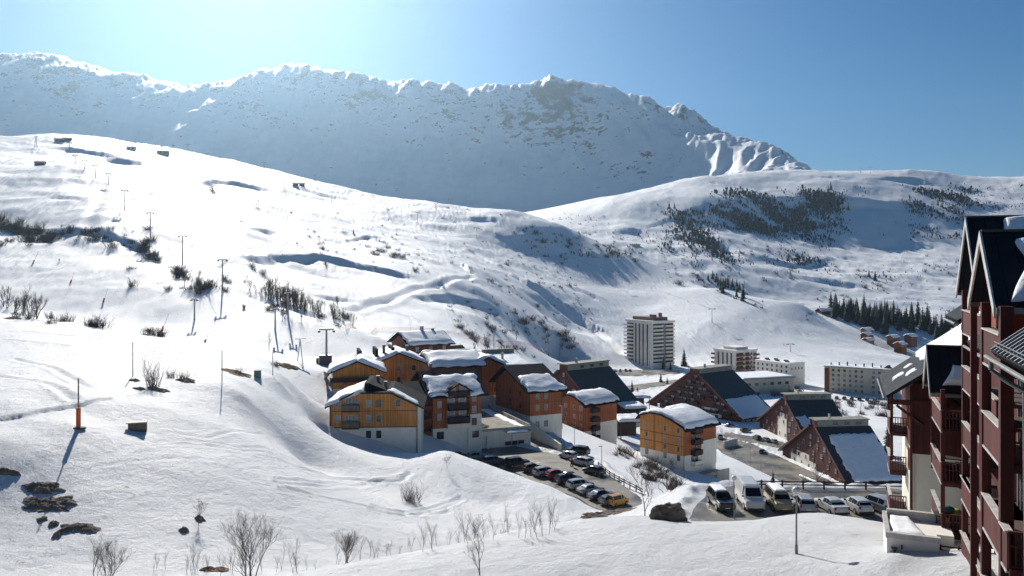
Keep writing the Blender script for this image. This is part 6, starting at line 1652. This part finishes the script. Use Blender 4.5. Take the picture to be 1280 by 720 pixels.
# ------------------------------------------------------------------ trees, bushes, rocks
bark = mottled('bare_bark', (0.085, 0.062, 0.05), 0.35, 4.0, 0.9)
twig_m = mottled('bare_twigs', (0.075, 0.052, 0.042), 0.3, 2.0, 0.9)
red_twig = mottled('reddish_twigs', (0.15, 0.085, 0.06), 0.3, 2.0, 0.9)
needle = mottled('dark_needles', (0.022, 0.036, 0.024), 0.5, 0.8, 0.8)
brown_g = mottled('dead_grass', (0.19, 0.115, 0.06), 0.45, 1.5, 0.95, bump=.1)
rock_m = mottled('brown_rock', (0.17, 0.13, 0.095), 0.5, 0.9, 0.95, bump=.15)
def grow(mb_trunk, mb_twig, p, d, L, r, depth, rnd, spread=.5, kids=(2, 3), up=.12, nseg=3, shrink=.68):
    """bare branching: a slightly wandering limb that forks"""
    q = Vector(p); d = Vector(d).normalized()
    mb = mb_trunk if depth >= 3 else mb_twig
    for k in range(nseg):
        nd = (d+Vector((rnd.uniform(-1, 1), rnd.uniform(-1, 1), rnd.uniform(-.4, 1)*.6))*.16+Vector((0, 0, up*.5))).normalized()
        q2 = q+nd*(L/nseg); ra = r*(1-.45*k/nseg); rb = r*(1-.45*(k+1)/nseg)
        mb.tube(q, q2, ra, rb, n=5 if depth >= 3 else 3, cap=False)
        if depth > 0 and k < nseg-1 and rnd.random() < .75:
            a = Vector((rnd.uniform(-1, 1), rnd.uniform(-1, 1), rnd.uniform(-.2, .6))).normalized()
            grow(mb_trunk, mb_twig, q2, (nd*(1-spread*.6)+a*spread).normalized(), L*shrink*rnd.uniform(.7, 1), rb*.6, depth-1, rnd, spread, kids, up, nseg, shrink)
        q, d = q2, nd
    if depth > 0:
        for _ in range(rnd.randint(*kids)):
            a = Vector((rnd.uniform(-1, 1), rnd.uniform(-1, 1), rnd.uniform(-.2, .7))).normalized()
            grow(mb_trunk, mb_twig, q, (d*(1-spread*.55)+a*spread).normalized(), L*shrink*rnd.uniform(.75, 1.05), r*.5, depth-1, rnd, spread, kids, up, nseg, shrink)
def bare_tree_meshes(seed, H, depth=4, spread=.5, r0=.10, stems=1, shrink=.66, kids=(2, 3), up=.12):
    rnd = random.Random(seed); t = MB(); w = MB()
    for s in range(stems):
        dx = Vector((rnd.uniform(-.35, .35), rnd.uniform(-.35, .35), 1)) if stems > 1 else Vector((rnd.uniform(-.08, .08), rnd.uniform(-.08, .08), 1))
        grow(t, w, (rnd.uniform(-.2, .2)*(stems > 1), rnd.uniform(-.2, .2)*(stems > 1), -.4), dx, H*.36*rnd.uniform(.85, 1.1), r0, depth, rnd, spread, kids, up, shrink=shrink)
    return t.mesh('trunk', True), w.mesh('crown', True)
def bush_mesh(seed, H, n=26, depth=2, thick=.03, fan=1.1, off=.16):
    rnd = random.Random(seed); t = MB()
    for i in range(n):
        a = rnd.uniform(0, 2*math.pi); sp = rnd.uniform(.1, fan); cx, cy = rnd.gauss(0, off)*H, rnd.gauss(0, off)*H
        grow(t, t, (cx, cy, -.2), (math.cos(a)*sp, math.sin(a)*sp, 1), H*.40*rnd.uniform(.35, 1.1), thick, depth, rnd, .45, (1, 2), .1, 2, .62)
    return t.mesh('bush', True)
def conifer_meshes(seed, H):
    rnd = random.Random(seed); t = MB().tube((0, 0, -1), (0, 0, H*.97), H*.018, H*.003, n=6); c = MB()
    z = H*.06; R0 = H*.24
    while z < H*.98:
        f = 1-(z/H); R = R0*(f**.85)*rnd.uniform(.78, 1.12)+.05; n = max(4, int(6+R*2.4)); a0 = rnd.uniform(0, 6.28)
        for i in range(n):
            a = a0+2*math.pi*i/n+rnd.uniform(-.25, .25); r = R*rnd.uniform(.6, 1.12); dr = r*rnd.uniform(.18, .5); w = r*rnd.uniform(.22, .38)+.06
            ca, sa = math.cos(a), math.sin(a); hz = rnd.uniform(-.02, .02)*H
            p0 = (0.05*ca, .05*sa, z+hz+.10*r); pm = (ca*r*.6, sa*r*.6, z+hz-dr*.3)
            p1 = (ca*r*.55-sa*w, sa*r*.55+ca*w, z+hz-dr*.75); p2 = (ca*r, sa*r, z+hz-dr); p3 = (ca*r*.55+sa*w, sa*r*.55-ca*w, z+hz-dr*.75)
            c.add([p0, p1, p2, p3, pm], [(0, 1, 4), (1, 2, 4), (2, 3, 4), (3, 0, 4)])
        z += H*.028+.05*R
    return t.mesh('trunk'), c.mesh('crown')
def put_tree(name, tm, cm, pos, rz, s, label, cat, group=None, tmat=None, cmat=None, sz=None):
    r = empty(name, pos, rz, label, cat, group); r.scale = (s, s, sz or s)
    for nm, me, mt in (('trunk', tm, tmat or bark), ('crown', cm, cmat or twig_m)):
        if not me.materials: me.materials.append(mt)
        link(nm, me, None, r)
    return r
# trees that stand near enough to be told apart
TR = [bare_tree_meshes(100+i, 6, 5, .52, .060, shrink=.68, kids=(2, 4), up=.07) for i in range(4)]
CL = [bare_tree_meshes(120+i, 5, 5, .50, .045, stems=4, shrink=.67, kids=(2, 4), up=.07) for i in range(3)]
SL = [bare_tree_meshes(140+i, 6, 4, .36, .035) for i in range(3)]
near = [  # px, base row, top row, meshes, ymin, ymax, label
 (128, 738, 660, CL[0], 46, 62, 'spreading bare tree with several stems at the bottom left corner'),
 (312, 735, 642, CL[1], 50, 64, 'large bare tree with fine twigs at the bottom edge, left of centre'),
 (600, 718, 640, TR[1], 42, 60, 'slender bare tree on the near snow terrace at bottom centre'),
 (434, 706, 656, CL[2], 55, 80, 'bare multi-stemmed tree rising behind the near snow edge'),
 (806, 645, 574, TR[2], 55, 95, 'bare tree before the big dark rock by the parkings'),
 (248, 655, 622, TR[3], 60, 90, 'thin bare sapling throwing a long shadow on the left slope'),
 (336, 440, 412, SL[0], 140, 260, 'pale leafless tree standing behind the brow above the track'),
 (559, 586, 566, TR[0], 110, 140, 'tiny leafless tree on the snow mound below the balconied chalet'),
 (1020, 612, 575, TR[3], 120, 260, 'bare tree at the foot of the snow sheeted A-frame'),
 (842, 600, 570, TR[1], 120, 180, 'thin bare tree on the bank before the orange gabled chalet')]
for px, y0, y1, (tm, cm), a_, b_, lab in near:
    g = ray_ground(px, y0, a_, b_); h = g.y*(y0-y1)/FP
    zmax = max((v.co.z for v in cm.vertices)); put_tree('bare_tree', tm, cm, g, px*.7, h/zmax, lab, 'tree')
for i, (px, y0, y1) in enumerate(((648, 672, 636), (656, 673, 640), (664, 671, 632), (672, 672, 628), (679, 670, 626), (686, 668, 630), (692, 664, 634), (560, 690, 655), (548, 694, 662), (575, 690, 652), (588, 690, 658), (472, 698, 672), (484, 699, 676), (500, 700, 680), (255, 716, 690), (275, 720, 688), (345, 716, 690), (370, 712, 694), (395, 712, 698), (240, 722, 700), (290, 716, 678), (420, 705, 676), (450, 700, 668))):
    tm, cm = SL[i % 3]; g = ray_ground(px, y0, 52, 105); h = g.y*(y0-y1)/FP; zmax = max(v.co.z for v in cm.vertices)
    put_tree('bare_sapling_shrub', tm, cm, g, i*1.3, h/zmax, 'thin leafless shrub in the gully behind the near snow edge', 'sapling', 'saplings in the gully')
for i in range(46):  # extra thin shrubs of the gully, added with the sapling meshes
    px = random.uniform(180, 700); top = 716-(max(0, px-380)*.19); tm, cm = SL[i % 3]; g = ray_ground(px, top+random.uniform(-4, 4), 52, 108); k = random.uniform(.25, .6)
    put_tree('bare_sapling_shrub', tm, cm, g, i*1.7, k, 'thin leafless shrub in the gully behind the near snow edge', 'sapling', 'saplings in the gully')
BU = [bush_mesh(200+i, 3.0, 52, 2, .040) for i in range(8)]
for me in BU: me.materials.append(twig_m)
def bush(pos, rz, s, label, group=None, sz=None):
    o = link('bare_bush', BU[int(abs(rz*1000)) % 8], None, None, pos, rz); o.scale = (s*random.uniform(.8, 1.5), s*random.uniform(.8, 1.5), (sz or s)*random.uniform(.75, 1.1)); return setp(o, label, 'bush', group)
BIG = bush_mesh(300, 4.5, 46, 3, .022, .6, .05); BIG.materials.append(twig_m)
g = ray_ground(190, 484, 90, 160); o = link('bare_bush', BIG, None, None, g, .4); h = g.y*52/FP; s = h/max(v.co.z for v in BIG.vertices); o.scale = (s, s, s); setp(o, 'big leafless bush beside the two brown earth lumps above the track', 'bush')
MED = bush_mesh(301, 2.6, 70, 3, .014, 1.0, .10); MED.materials.append(twig_m)
g = ray_ground(515, 628, 80, 130); o = link('bare_bush', MED, None, None, g, 1.0); h = g.y*32/FP; s = h/max(v.co.z for v in MED.vertices); o.scale = (s*1.15, s*1.15, s); setp(o, 'round leafless bush alone in the snowfield below the front chalet', 'bush')
for px, y0, y1, lab in ((214, 472, 455, 'small bush on the bank, left of a pair right of the big bush'), (229, 474, 458, 'small bush on the bank, right of a pair right of the big bush'), (297, 466, 453, 'tuft of twigs on top of the left brown earth mound'), (345, 457, 446, 'tuft of twigs on top of the right brown earth mound')):
    g = ray_ground(px, y0, 90, 210); bush(g, px*.37, g.y*(y0-y1)/FP/3.0, lab)
# thickets on the bank between the two parkings
for i in range(26):
    px = random.uniform(768, 850); y = 565+(px-768)*.45+random.uniform(-6, 16); g = ray_ground(px, y, 95, 200)
    bush(g, random.uniform(0, 6), random.uniform(.6, 1.2), 'leafless shrub in the thicket on the bank between the two parkings', 'thicket on the bank')
for i in range(22):
    px = random.uniform(596, 700); y = 688-(px-596)*.26+random.uniform(-5, 6); g = ray_ground(px, y, 60, 112)
    bush(g, random.uniform(0, 6), random.uniform(.35, .8), 'low brown shrub in the gully behind the near snow edge', 'brown shrubs in the gully')
# far scatter: (x0,y0,x1,y1,count,size)
far_b = 'bare bush scattered over the sunny piste slopes'
AREAS = [(0, 282, 66, 300, 36, 1.8), (70, 288, 150, 300, 9, 1.2), (172, 296, 196, 326, 14, 1.3), (214, 340, 264, 360, 12, 1.5), (60, 400, 130, 408, 8, .8), (180, 412, 200, 420, 4, .7), (376, 286, 404, 312, 6, 1.1), (452, 306, 535, 330, 16, 1.5), (560, 322, 592, 342, 8, 1.2), (612, 318, 720, 420, 30, 1.3), (640, 398, 725, 428, 22, 1.4), (700, 300, 800, 322, 24, 1.9), (655, 285, 705, 305, 12, 1.6), (830, 340, 905, 362, 14, 1.6), (900, 300, 1010, 360, 26, 1.9), (1060, 340, 1115, 362, 9, 2.0), (1150, 325, 1200, 345, 8, 2.0), (580, 425, 650, 440, 8, 1.3), (240, 232, 275, 248, 4, 1.4), (300, 250, 640, 330, 14, 1.0), (20, 396, 60, 402, 3, .7), (330, 380, 440, 404, 20, .8), (590, 452, 660, 438, 6, 1.0), (430, 290, 560, 345, 14, 1.0)]
AREAS += [(820, 255, 1000, 330, 60, 1.3), (1000, 330, 1200, 400, 50, 1.3), (1130, 232, 1280, 262, 40, 1.6), (690, 262, 770, 300, 24, 1.2), (640, 290, 830, 322, 40, 1.6), (300, 250, 640, 340, 40, .9), (600, 320, 740, 425, 60, 1.0), (0, 282, 200, 312, 30, 1.2), (560, 380, 700, 430, 24, .9), (830, 330, 960, 370, 40, 1.3), (150, 330, 330, 365, 16, 1.0)]
SPOTS = []
for x0, y0, x1, y1, n, s in AREAS:
    for i in range(n):
        t = random.random(); px = x0+(x1-x0)*t; py = (y0+(y1-y0)*t+random.gauss(0, (y1-y0)*.25)) if abs(y1-y0) < 60 and x1-x0 < 150 else random.uniform(y0, y1)
        g = ray_ground(px, py, 150, 2300, 400); k = 1.45*s*random.uniform(.5, 1.35)
        SPOTS.append((k/g.y, g, k))
SPOTS.sort(key=lambda q: -q[0])
for _, g, k in SPOTS[:165]:
    bush(g-Vector((0, 0, .2)), random.uniform(0, 6.28), k*random.uniform(.9, 1.2), far_b, 'bushes on the piste slopes', k)
# the smaller scrub beyond, past counting
SB = []
for q in range(4):
    me = bush_mesh(230+q, 3.0, 22, 1, .06); v = np.empty(len(me.vertices)*3); me.vertices.foreach_get('co', v)
    SB.append((v.reshape(-1, 3), [tuple(p.vertices) for p in me.polygons])); bpy.data.meshes.remove(me)
m = MB()
for n_, (_, g, k) in enumerate(SPOTS[165:]):
    v, f = SB[n_ % 4]; a = random.uniform(0, 6.28); c, q = math.cos(a), math.sin(a); kx = k*random.uniform(.8, 1.4)
    w = np.stack([(v[:, 0]*c-v[:, 1]*q)*kx+g.x, (v[:, 0]*q+v[:, 1]*c)*kx+g.y, v[:, 2]*k*random.uniform(.7, 1.1)+g.z-.2], 1)
    m.add(w.tolist(), f)
o = m.build('low_scrub', twig_m); setp(o, kind='stuff')
FT = [bare_tree_meshes(400+i, 7, 4, .46, .125, stems=1+i % 3) for i in range(4)]
for tm, cm in FT: tm.materials.append(bark); cm.materials.append(twig_m)
for x0, y0, x1, y1, n, s in ((330, 366, 376, 386, 40, 1.25), (360, 384, 442, 402, 34, .95), (350, 376, 420, 392, 16, .8), (305, 352, 335, 366, 8, .8), (0, 388, 46, 396, 20, 1.0), (0, 290, 60, 296, 10, .9), (225, 358, 262, 361, 6, .8), (585, 440, 655, 440, 9, 1.1), (640, 420, 730, 430, 8, .9), (718, 372, 728, 378, 2, 1.0), (470, 440, 500, 442, 4, .9)):
    for i in range(n):
        t = random.random(); g = ray_ground(x0+(x1-x0)*t, y0+(y1-y0)*t+random.gauss(0, 5), 160, 800, 400); k = s*random.uniform(.75, 1.2)
        tm, cm = FT[i % 4]
        put_tree('bare_tree', tm, cm, g-Vector((0, 0, .2)), random.uniform(0, 6.28), k, 'slim leafless tree in a grove on the lower piste slopes', 'tree', 'bare trees in groves')
for x0, y0, x1, y1, n, s in ((925, 486, 1000, 496, 14, 1.6), (1040, 503, 1115, 522, 26, 1.5), (860, 470, 900, 480, 5, 1.2), (1000, 600, 1050, 622, 10, 1.0), (740, 500, 800, 520, 6, 1.1), (690, 470, 780, 482, 8, 1.2)):
    for i in range(n):
        px = random.uniform(x0, x1); g = ray_ground(px, random.uniform(y0, y1), 200, 640); bush(g, random.uniform(0, 6.28), s*random.uniform(.6, 1.2), 'leafless shrub on the snowy banks of the valley floor', 'shrubs on the valley floor')
for i, (px, y, k) in enumerate(((930, 488, 1.0), (948, 490, .9), (962, 491, 1.1), (985, 492, .9), (1012, 512, .9), (1098, 512, 1.2), (1050, 512, .9), (1075, 516, 1.0), (880, 478, .8), (1003, 615, .9), (1035, 622, .9), (880, 590, .7), (715, 478, 1.1), (742, 478, 1.0), (600, 452, .9), (640, 452, .9), (575, 448, 1.0), (480, 452, .9))):
    tm, cm = FT[i % 4]; g = ray_ground(px, y, 200, 640); put_tree('bare_tree', tm, cm, g, i*1.7, k, 'small leafless tree standing among the valley buildings', 'tree', 'bare trees in the village')
CF = [conifer_meshes(500+i, 10) for i in range(5)]
def conifer(g, s, label, group=None, i=0):
    tm, cm = CF[i % 5]; return put_tree('conifer', tm, cm, g-Vector((0, 0, .3)), i*1.1, s, label, 'conifer', group, bark, needle)
for i, (px, y0, y1, a_, b_, lab) in enumerate(((855, 457, 434, 480, 640, 'single spruce right of the tall tower'), (829, 461, 446, 480, 640, 'dark spruce at the foot of the tall tower'), (838, 462, 450, 480, 640, 'small spruce at the right foot of the tall tower'), (790, 502, 474, 240, 420, 'tall dark spruce between the rust chalets and the widest A-frame'), (768, 488, 466, 240, 460, 'spruce left of the tall dark one by the bare slate A-frame'), (797, 500, 482, 240, 420, 'lower spruce touching the tall dark one'), (826, 478, 464, 300, 480, 'spruce behind the left slope of the widest A-frame'), (834, 480, 470, 300, 480, 'short spruce beside the widest A-frame ridge'), (966, 612, 586, 100, 250, 'dark rounded conifer just below the terrace parking'), (1109, 570, 530, 120, 300, 'dark bushy conifer behind the residence balconies'), (442, 292, 285, 500, 900, 'lone little spruce on the open piste'), (1160, 604, 560, 90, 250, 'conifer hidden behind the residence wing'))):
    g = ray_ground(px, y0, a_, b_); conifer(g, g.y*(y0-y1)/FP/9.8*(1.0), lab, None, i)
for x0, y0, x1, y1, n, s in ((1036, 386, 1110, 412, 46, 2.1), (1095, 400, 1205, 420, 62, 2.3), (1040, 396, 1100, 404, 14, 2.0), (884, 350, 930, 366, 22, 1.1), (836, 268, 905, 318, 40, 1.3), (1150, 240, 1210, 272, 12, 1.3), (1020, 246, 1064, 258, 18, 1.5), (1080, 345, 1100, 352, 3, 1.3)):
    for i in range(n):
        t = random.random(); px = x0+(x1-x0)*t; py = y0+(y1-y0)*t+random.gauss(0, 5)
        g = ray_ground(px, py, 600, 2300, 400); conifer(g, s*random.uniform(.6, 1.25), 'dark conifer in the woods of the right hillside', 'conifers on the right hillside', i)
# woods on the shaded hillside: too many to count
def far_wood(name, areas, label, cm_mat):
    m = MB()
    for x0, y0, x1, y1, n, hmin, hmax, dens in areas:
        pts = []
        for i in range(n):
            t = random.random(); px = x0+(x1-x0)*t; w = (y1-y0)
            py = random.uniform(y0, y1)
            pts.append((px, py))
        for px, py in pts:
            g = ray_ground(px, py, 800, 2300, 220)
            dd = mnoise.noise(Vector((g.x/80, g.y/110, 2)))+.6*mnoise.noise(Vector((g.x/26, g.y/26, 5)))+.35*mnoise.noise(Vector((g.x/9, g.y/9, 1)))-dens-.12
            e = min(1, (px-x0)/12, (x1-px)/12, (py-y0)/6, (y1-py)/6)
            if random.random() > (.28+1.7*dd)*max(e, .05): continue
            h = (hmin+(hmax-hmin)*min(1, max(0, dd*1.6)))*random.uniform(.5, 1.2)
            for s in range(3):
                a = random.uniform(0, 3.14); w = h*random.uniform(.10, .20); lx = random.uniform(-.15, .15)*h
                c, q = math.cos(a)*w, math.sin(a)*w; z0 = g.z-.5; zt = g.z+h*random.uniform(.7, 1.1)
                m.add([(g.x-c*1.2, g.y-q*1.2, z0+h*.35), (g.x+c*1.2, g.y+q*1.2, z0+h*.4), (g.x+c*1.1+lx, g.y+q*1.1, zt-.28*h), (g.x+c*.4+lx, g.y+q*.4, zt-.12*h), (g.x+lx, g.y, zt), (g.x-c*.3+lx, g.y-q*.3, zt-.2*h), (g.x-c+lx, g.y-q, zt-.25*h), (g.x, g.y, z0)], [(7, 1, 2, 3), (7, 3, 4, 5), (7, 5, 6, 0)])
    o = m.build(name, cm_mat); setp(o, kind='stuff'); return o
far_wood('hillside_wood', [(880, 236, 1065, 294, 3600, 4, 9, -.32), (925, 258, 1010, 304, 600, 3, 7, -.1), (1135, 236, 1215, 302, 1600, 4, 9, -.3), (1125, 230, 1285, 264, 1000, 3, 7, -.18), (930, 280, 1045, 335, 900, 3, 6, -.08), (1040, 270, 1140, 300, 300, 3, 6, .1), (826, 262, 905, 318, 1100, 4, 8, -.2), (860, 300, 935, 362, 1000, 3, 7, -.1), (905, 262, 975, 322, 500, 3, 6, .05), (795, 290, 1005, 372, 900, 2.5, 5, .12), (1015, 325, 1205, 402, 900, 2.5, 5, .04), (995, 230, 1085, 264, 450, 3, 7, -.1), (685, 268, 765, 308, 350, 2, 5, .05), (640, 285, 830, 325, 380, 2, 4.5, .1)], '', mottled('distant_wood', (0.060, 0.050, 0.045), 0.5, 0.02, 0.9))
# rocks and bare earth
def rock(px, py, wpx, hpx, Ymin, Ymax, label, mat, seed, flat_=.5, name='rock', cat='rock', dz=0):
    g = ray_ground(px, py, Ymin, Ymax); W_ = g.y*wpx/FP/2; H_ = g.y*hpx/FP
    bm = bmesh.new(); bmesh.ops.create_icosphere(bm, subdivisions=4, radius=1)
    for v in bm.verts:
        n = 1+.34*mnoise.noise(v.co*1.6+Vector((seed, 0, 0)))+.20*mnoise.noise(v.co*4+Vector((0, seed, 0)))+.09*mnoise.noise(v.co*10)
        v.co = Vector((v.co.x*W_*n, v.co.y*W_*.55*n, v.co.z*H_*.75*n))
    me = bpy.data.meshes.new(name); bm.to_mesh(me); bm.free(); me.materials.append(mat)
    o = link(name, me, None, None, g+Vector((0, 0, H_*.15+dz)), random.uniform(-.3, .3)); return setp(o, label, cat)
def earth(px, py, wpx, hpx, Ymin, Ymax, label, mat, seed, name='earth_patch', cat='earth patch', relief_=.32):
    """bare ground showing through the snow: a ragged sheet that follows the slope"""
    g = ray_ground(px, py, Ymin, Ymax); W_ = g.y*wpx/FP/2
    g1 = ray_ground(px, py-hpx, Ymin, Ymax*1.6); D = min(max((g1-g).length, W_*.35), W_*2.0)/2
    c = g.lerp(g1, .5) if (g1-g).length < W_*4.5 else g+Vector((0, D, 0))
    m = MB(); nr_, na = 16, 56; vs = []
    for i in range(nr_+1):
        for k in range(na):
            a = 2*math.pi*k/na; u = Vector((math.cos(a), math.sin(a), seed))
            rr = 1+.55*mnoise.noise(u*1.3)+.35*mnoise.noise(u*3.7+Vector((3, 1, 0)))+.22*mnoise.noise(u*9)
            q = i/nr_; x = c.x+math.cos(a)*W_*rr*q; y = c.y+math.sin(a)*D*rr*q
            z = gz(x, y)
            n = mnoise.noise(Vector((x*.9, y*.9, seed)))+.6*mnoise.noise(Vector((x*2.7, y*2.7, seed)))+.35*mnoise.noise(Vector((x*7, y*7, seed)))
            z += (relief_*(.55+.75*n)*(1-q**3)+.03) if i < nr_ else -.12
            vs.append((x-c.x, y-c.y, z-c.z))
    fs = [(i*na+k, i*na+(k+1) % na, (i+1)*na+(k+1) % na, (i+1)*na+k) for i in range(nr_) for k in range(na)]
    m.add(vs, fs); o = m.build(name, mat, None, loc=c); return setp(o, label, cat)
for px, py, w, h, a_, b_, lab, mt in ((62, 640, 70, 20, 55, 90, 'largest dark earth outcrop in the snow at lower left', rock_m), (52, 617, 46, 13, 55, 95, 'dark earth outcrop just above the largest one at lower left', rock_m), (100, 667, 52, 12, 50, 80, 'long low earth outcrop below the largest one', rock_m), (12, 594, 36, 6, 55, 95, 'thin strip of earth at the left edge', rock_m), (52, 653, 12, 7, 52, 80, 'little dark stone under the largest outcrop', rock_m), (66, 659, 12, 6, 52, 80, 'small stone beside the little one under the outcrop', rock_m), (72, 673, 12, 7, 50, 80, 'dark stone at the left tip of the long outcrop', rock_m), (230, 668, 10, 8, 52, 85, 'small dark rock left of the bare sapling', rock_m), (250, 653, 12, 6, 58, 90, 'dark stone at the foot of the bare sapling', rock_m),
    (294, 471, 40, 11, 90, 190, 'left brown earth mound with a pole above the track', brown_g), (356, 460, 24, 12, 100, 230, 'right brown earth mound above the track', brown_g), (171, 487, 12, 10, 85, 150, 'dark earth lump left of the big bush', rock_m), (194, 489, 22, 12, 85, 150, 'dark earth lump under the big bush', rock_m), (229, 478, 20, 12, 85, 160, 'dark earth lump right of the big bush', rock_m), (166, 477, 12, 6, 85, 150, 'small earth lump under the bare pole', rock_m),
    (11, 399, 20, 8, 120, 240, 'dark boulder on the brow at the left edge', rock_m), (836, 650, 46, 22, 55, 95, 'large dark rock standing between the two parkings', rock_m), (772, 643, 42, 10, 75, 125, 'low rocky earth bank behind the yellow van', rock_m), (742, 650, 34, 9, 70, 125, 'debris of stones and earth at the end of the lower row', rock_m), (712, 660, 26, 8, 60, 112, 'brown earth clump at the gully mouth', brown_g), (672, 672, 36, 12, 60, 112, 'large brown clump of dead grass in the gully', brown_g), (630, 683, 34, 11, 58, 108, 'brown clump of dead grass left of the largest in the gully', brown_g), (606, 688, 20, 8, 56, 105, 'small brown clump at the left end of the gully', brown_g), (1128, 643, 50, 5, 50, 92, 'strip of dead grass and gravel at the residence corner', brown_g), (560, 692, 20, 7, 55, 100, 'brown clump of dead grass behind the near snow edge', brown_g), (270, 716, 30, 8, 52, 80, 'brown undergrowth at the foot of the large bare tree', brown_g)):
    (rock if px == 836 else earth)(px, py, w, h, a_, b_, lab, mt, px*.37)

# ------------------------------------------------------------------ people
cloth = {k: mottled(k+'_cloth', c, .2, 3.0, .8) for k, c in (('red', (.35, .03, .03)), ('blue', (.03, .06, .2)), ('black', (.02, .02, .022)), ('orange', (.5, .12, .02)))}
skin_m = mottled('skin', (.45, .26, .19), .1, 3.0, .6)
def skinned(name, joints, bones, mat, parent, sub=1):
    me = bpy.data.meshes.new(name); me.from_pydata([j[0] for j in joints], bones, []); me.update()
    o = bpy.data.objects.new(name, me); COL.objects.link(o)
    sk = o.modifiers.new('skin', 'SKIN'); ss = o.modifiers.new('sub', 'SUBSURF'); ss.levels = sub; ss.render_levels = sub
    for v, j in zip(me.skin_vertices[0].data, joints): v.radius = j[1] if isinstance(j[1], tuple) else (j[1], j[1])
    me.skin_vertices[0].data[0].use_root = True
    dg = bpy.context.evaluated_depsgraph_get(); m2 = bpy.data.meshes.new_from_object(o.evaluated_get(dg)); bpy.data.objects.remove(o)
    m2.materials.clear(); m2.materials.append(mat)
    m2.polygons.foreach_set('use_smooth', [True]*len(m2.polygons))
    return link(name, m2, None, parent)
def person(pos, rz, label, top, legs, group=None, skis=False, stride=.18, hat='black'):
    r = empty('person', pos, rz, label, 'person', group)
    k = -.12 if skis else 0
    J = [((0, 0, .92), .13), ((0, .02, 1.12), .125), ((0, .0+k*.5, 1.36), (.16, .11)), ((0, k*.6, 1.47), .055), ((0, k*.7, 1.62), .095), ((0, k*.7, 1.73), .08),
         ((.10, 0, .88), .095), ((.11, -stride*.5+(.12 if skis else 0)*-1, .48), .062), ((.11, stride*.2-stride*.4, .07), .042), ((.11, -stride*.4-.14, .04), .035),
         ((-.10, 0, .88), .095), ((-.11, stride*.3-(.12 if skis else 0), .48), .062), ((-.11, stride, .07), .042), ((-.11, stride-.14, .04), .035),
         ((.20, k*.5, 1.40), .06), ((.29, .05, 1.14), .047), ((.27, -.12, .93), .036), ((.27, -.19, .87), .028),
         ((-.20, k*.5, 1.40), .06), ((-.29, .05, 1.14), .047), ((-.27, -.10, .92), .036), ((-.27, -.17, .86), .028)]
    B = [(0, 1), (1, 2), (2, 3), (3, 4), (4, 5), (0, 6), (6, 7), (7, 8), (8, 9), (0, 10), (10, 11), (11, 12), (12, 13), (2, 14), (14, 15), (15, 16), (16, 17), (2, 18), (18, 19), (19, 20), (20, 21)]
    skinned('body', J, B, skin_m, r)
    g = lambda i, e: (J[i][0], (J[i][1]+e if not isinstance(J[i][1], tuple) else (J[i][1][0]+e, J[i][1][1]+e)))
    idx = [0, 1, 2, 14, 15, 16, 18, 19, 20]; jj = [g(i, .022) for i in idx]; skinned('jacket', jj, [(0, 1), (1, 2), (2, 3), (3, 4), (4, 5), (2, 6), (6, 7), (7, 8)], top, r)
    idx = [0, 6, 7, 8, 10, 11, 12]; jj = [g(i, .02) for i in idx]; skinned('trousers', jj, [(0, 1), (1, 2), (2, 3), (0, 4), (4, 5), (5, 6)], legs, r)
    MB().ball((0, k*.7+.01, 1.68), .115, 1, 1, 1, 10, 8).build('hat', cloth[hat], r, smooth=True)
    for s in (8, 12): p = J[s][0]; MB().box(p[0]-.06, p[0]+.06, p[1]-.22, p[1]+.08, 0, .13).build('boot', cloth['black'], r, bevel=.02)
    if skis:
        for s in (-.11, .11): MB().box(s-.045, s+.045, -.95, .75, -.03, -.004).build('ski', cloth['red'], r)
        for s in (-1, 1): MB().tube((s*.30, -.19, .95), (s*.42, .25, .02), .012, n=5).build('ski_pole', steel, r)
    return r
p = on_level(714.5, 583, Zl); person(p, .8, 'walker in a red jacket and dark trousers on the street beside the parked cars', cloth['red'], cloth['black'], hat='red')
for i, (px, py, c, lab) in enumerate(((304, 386, 'orange', 'skier in orange on the slope beside the bare tree gully'), (600, 268, 'black', 'distant skier high on the wide piste'), (460, 261, 'blue', 'distant skier near the piste skyline'), (640, 305, 'black', 'distant skier right of the lift line'), (545, 296, 'red', 'distant skier in red on the open piste'), (720, 375, 'black', 'distant skier crossing below the lift cable'), (860, 378, 'red', 'distant skier in red on the lower wide piste'), (930, 400, 'black', 'distant skier on the right of the wide piste'), (980, 432, 'blue', 'skier near the bottom of the wide piste'), (1010, 418, 'black', 'skier in black near the far piste edge'), (74, 328, 'black', 'skier on the left piste below the shrub band'))):
    g = ray_ground(px, py, 150, 1100, 400); person(g+Vector((0, 0, .04)), i*.9, lab, cloth[c], cloth['black'], 'skiers on the pistes', True)
# ------------------------------------------------------------------ valley haze
hb = MB().box(-4700, 4150, -60, 4420, float(GRID[2].min())-1.0, float(GRID[2].max())+15.0)
hm = bpy.data.materials.new('haze'); hm.use_nodes = True
hnt = hm.node_tree; hnt.nodes.clear()
hout = hnt.nodes.new('ShaderNodeOutputMaterial'); hv = hnt.nodes.new('ShaderNodeVolumePrincipled')
hv.inputs['Color'].default_value = (0.54, 0.78, 1.0, 1); hv.inputs['Density'].default_value = 0.56e-4
hv.inputs['Anisotropy'].default_value = 0.75
hnt.links.new(hv.outputs[0], hout.inputs['Volume'])
haze = hb.build('haze', hm); setp(haze, kind='stuff')
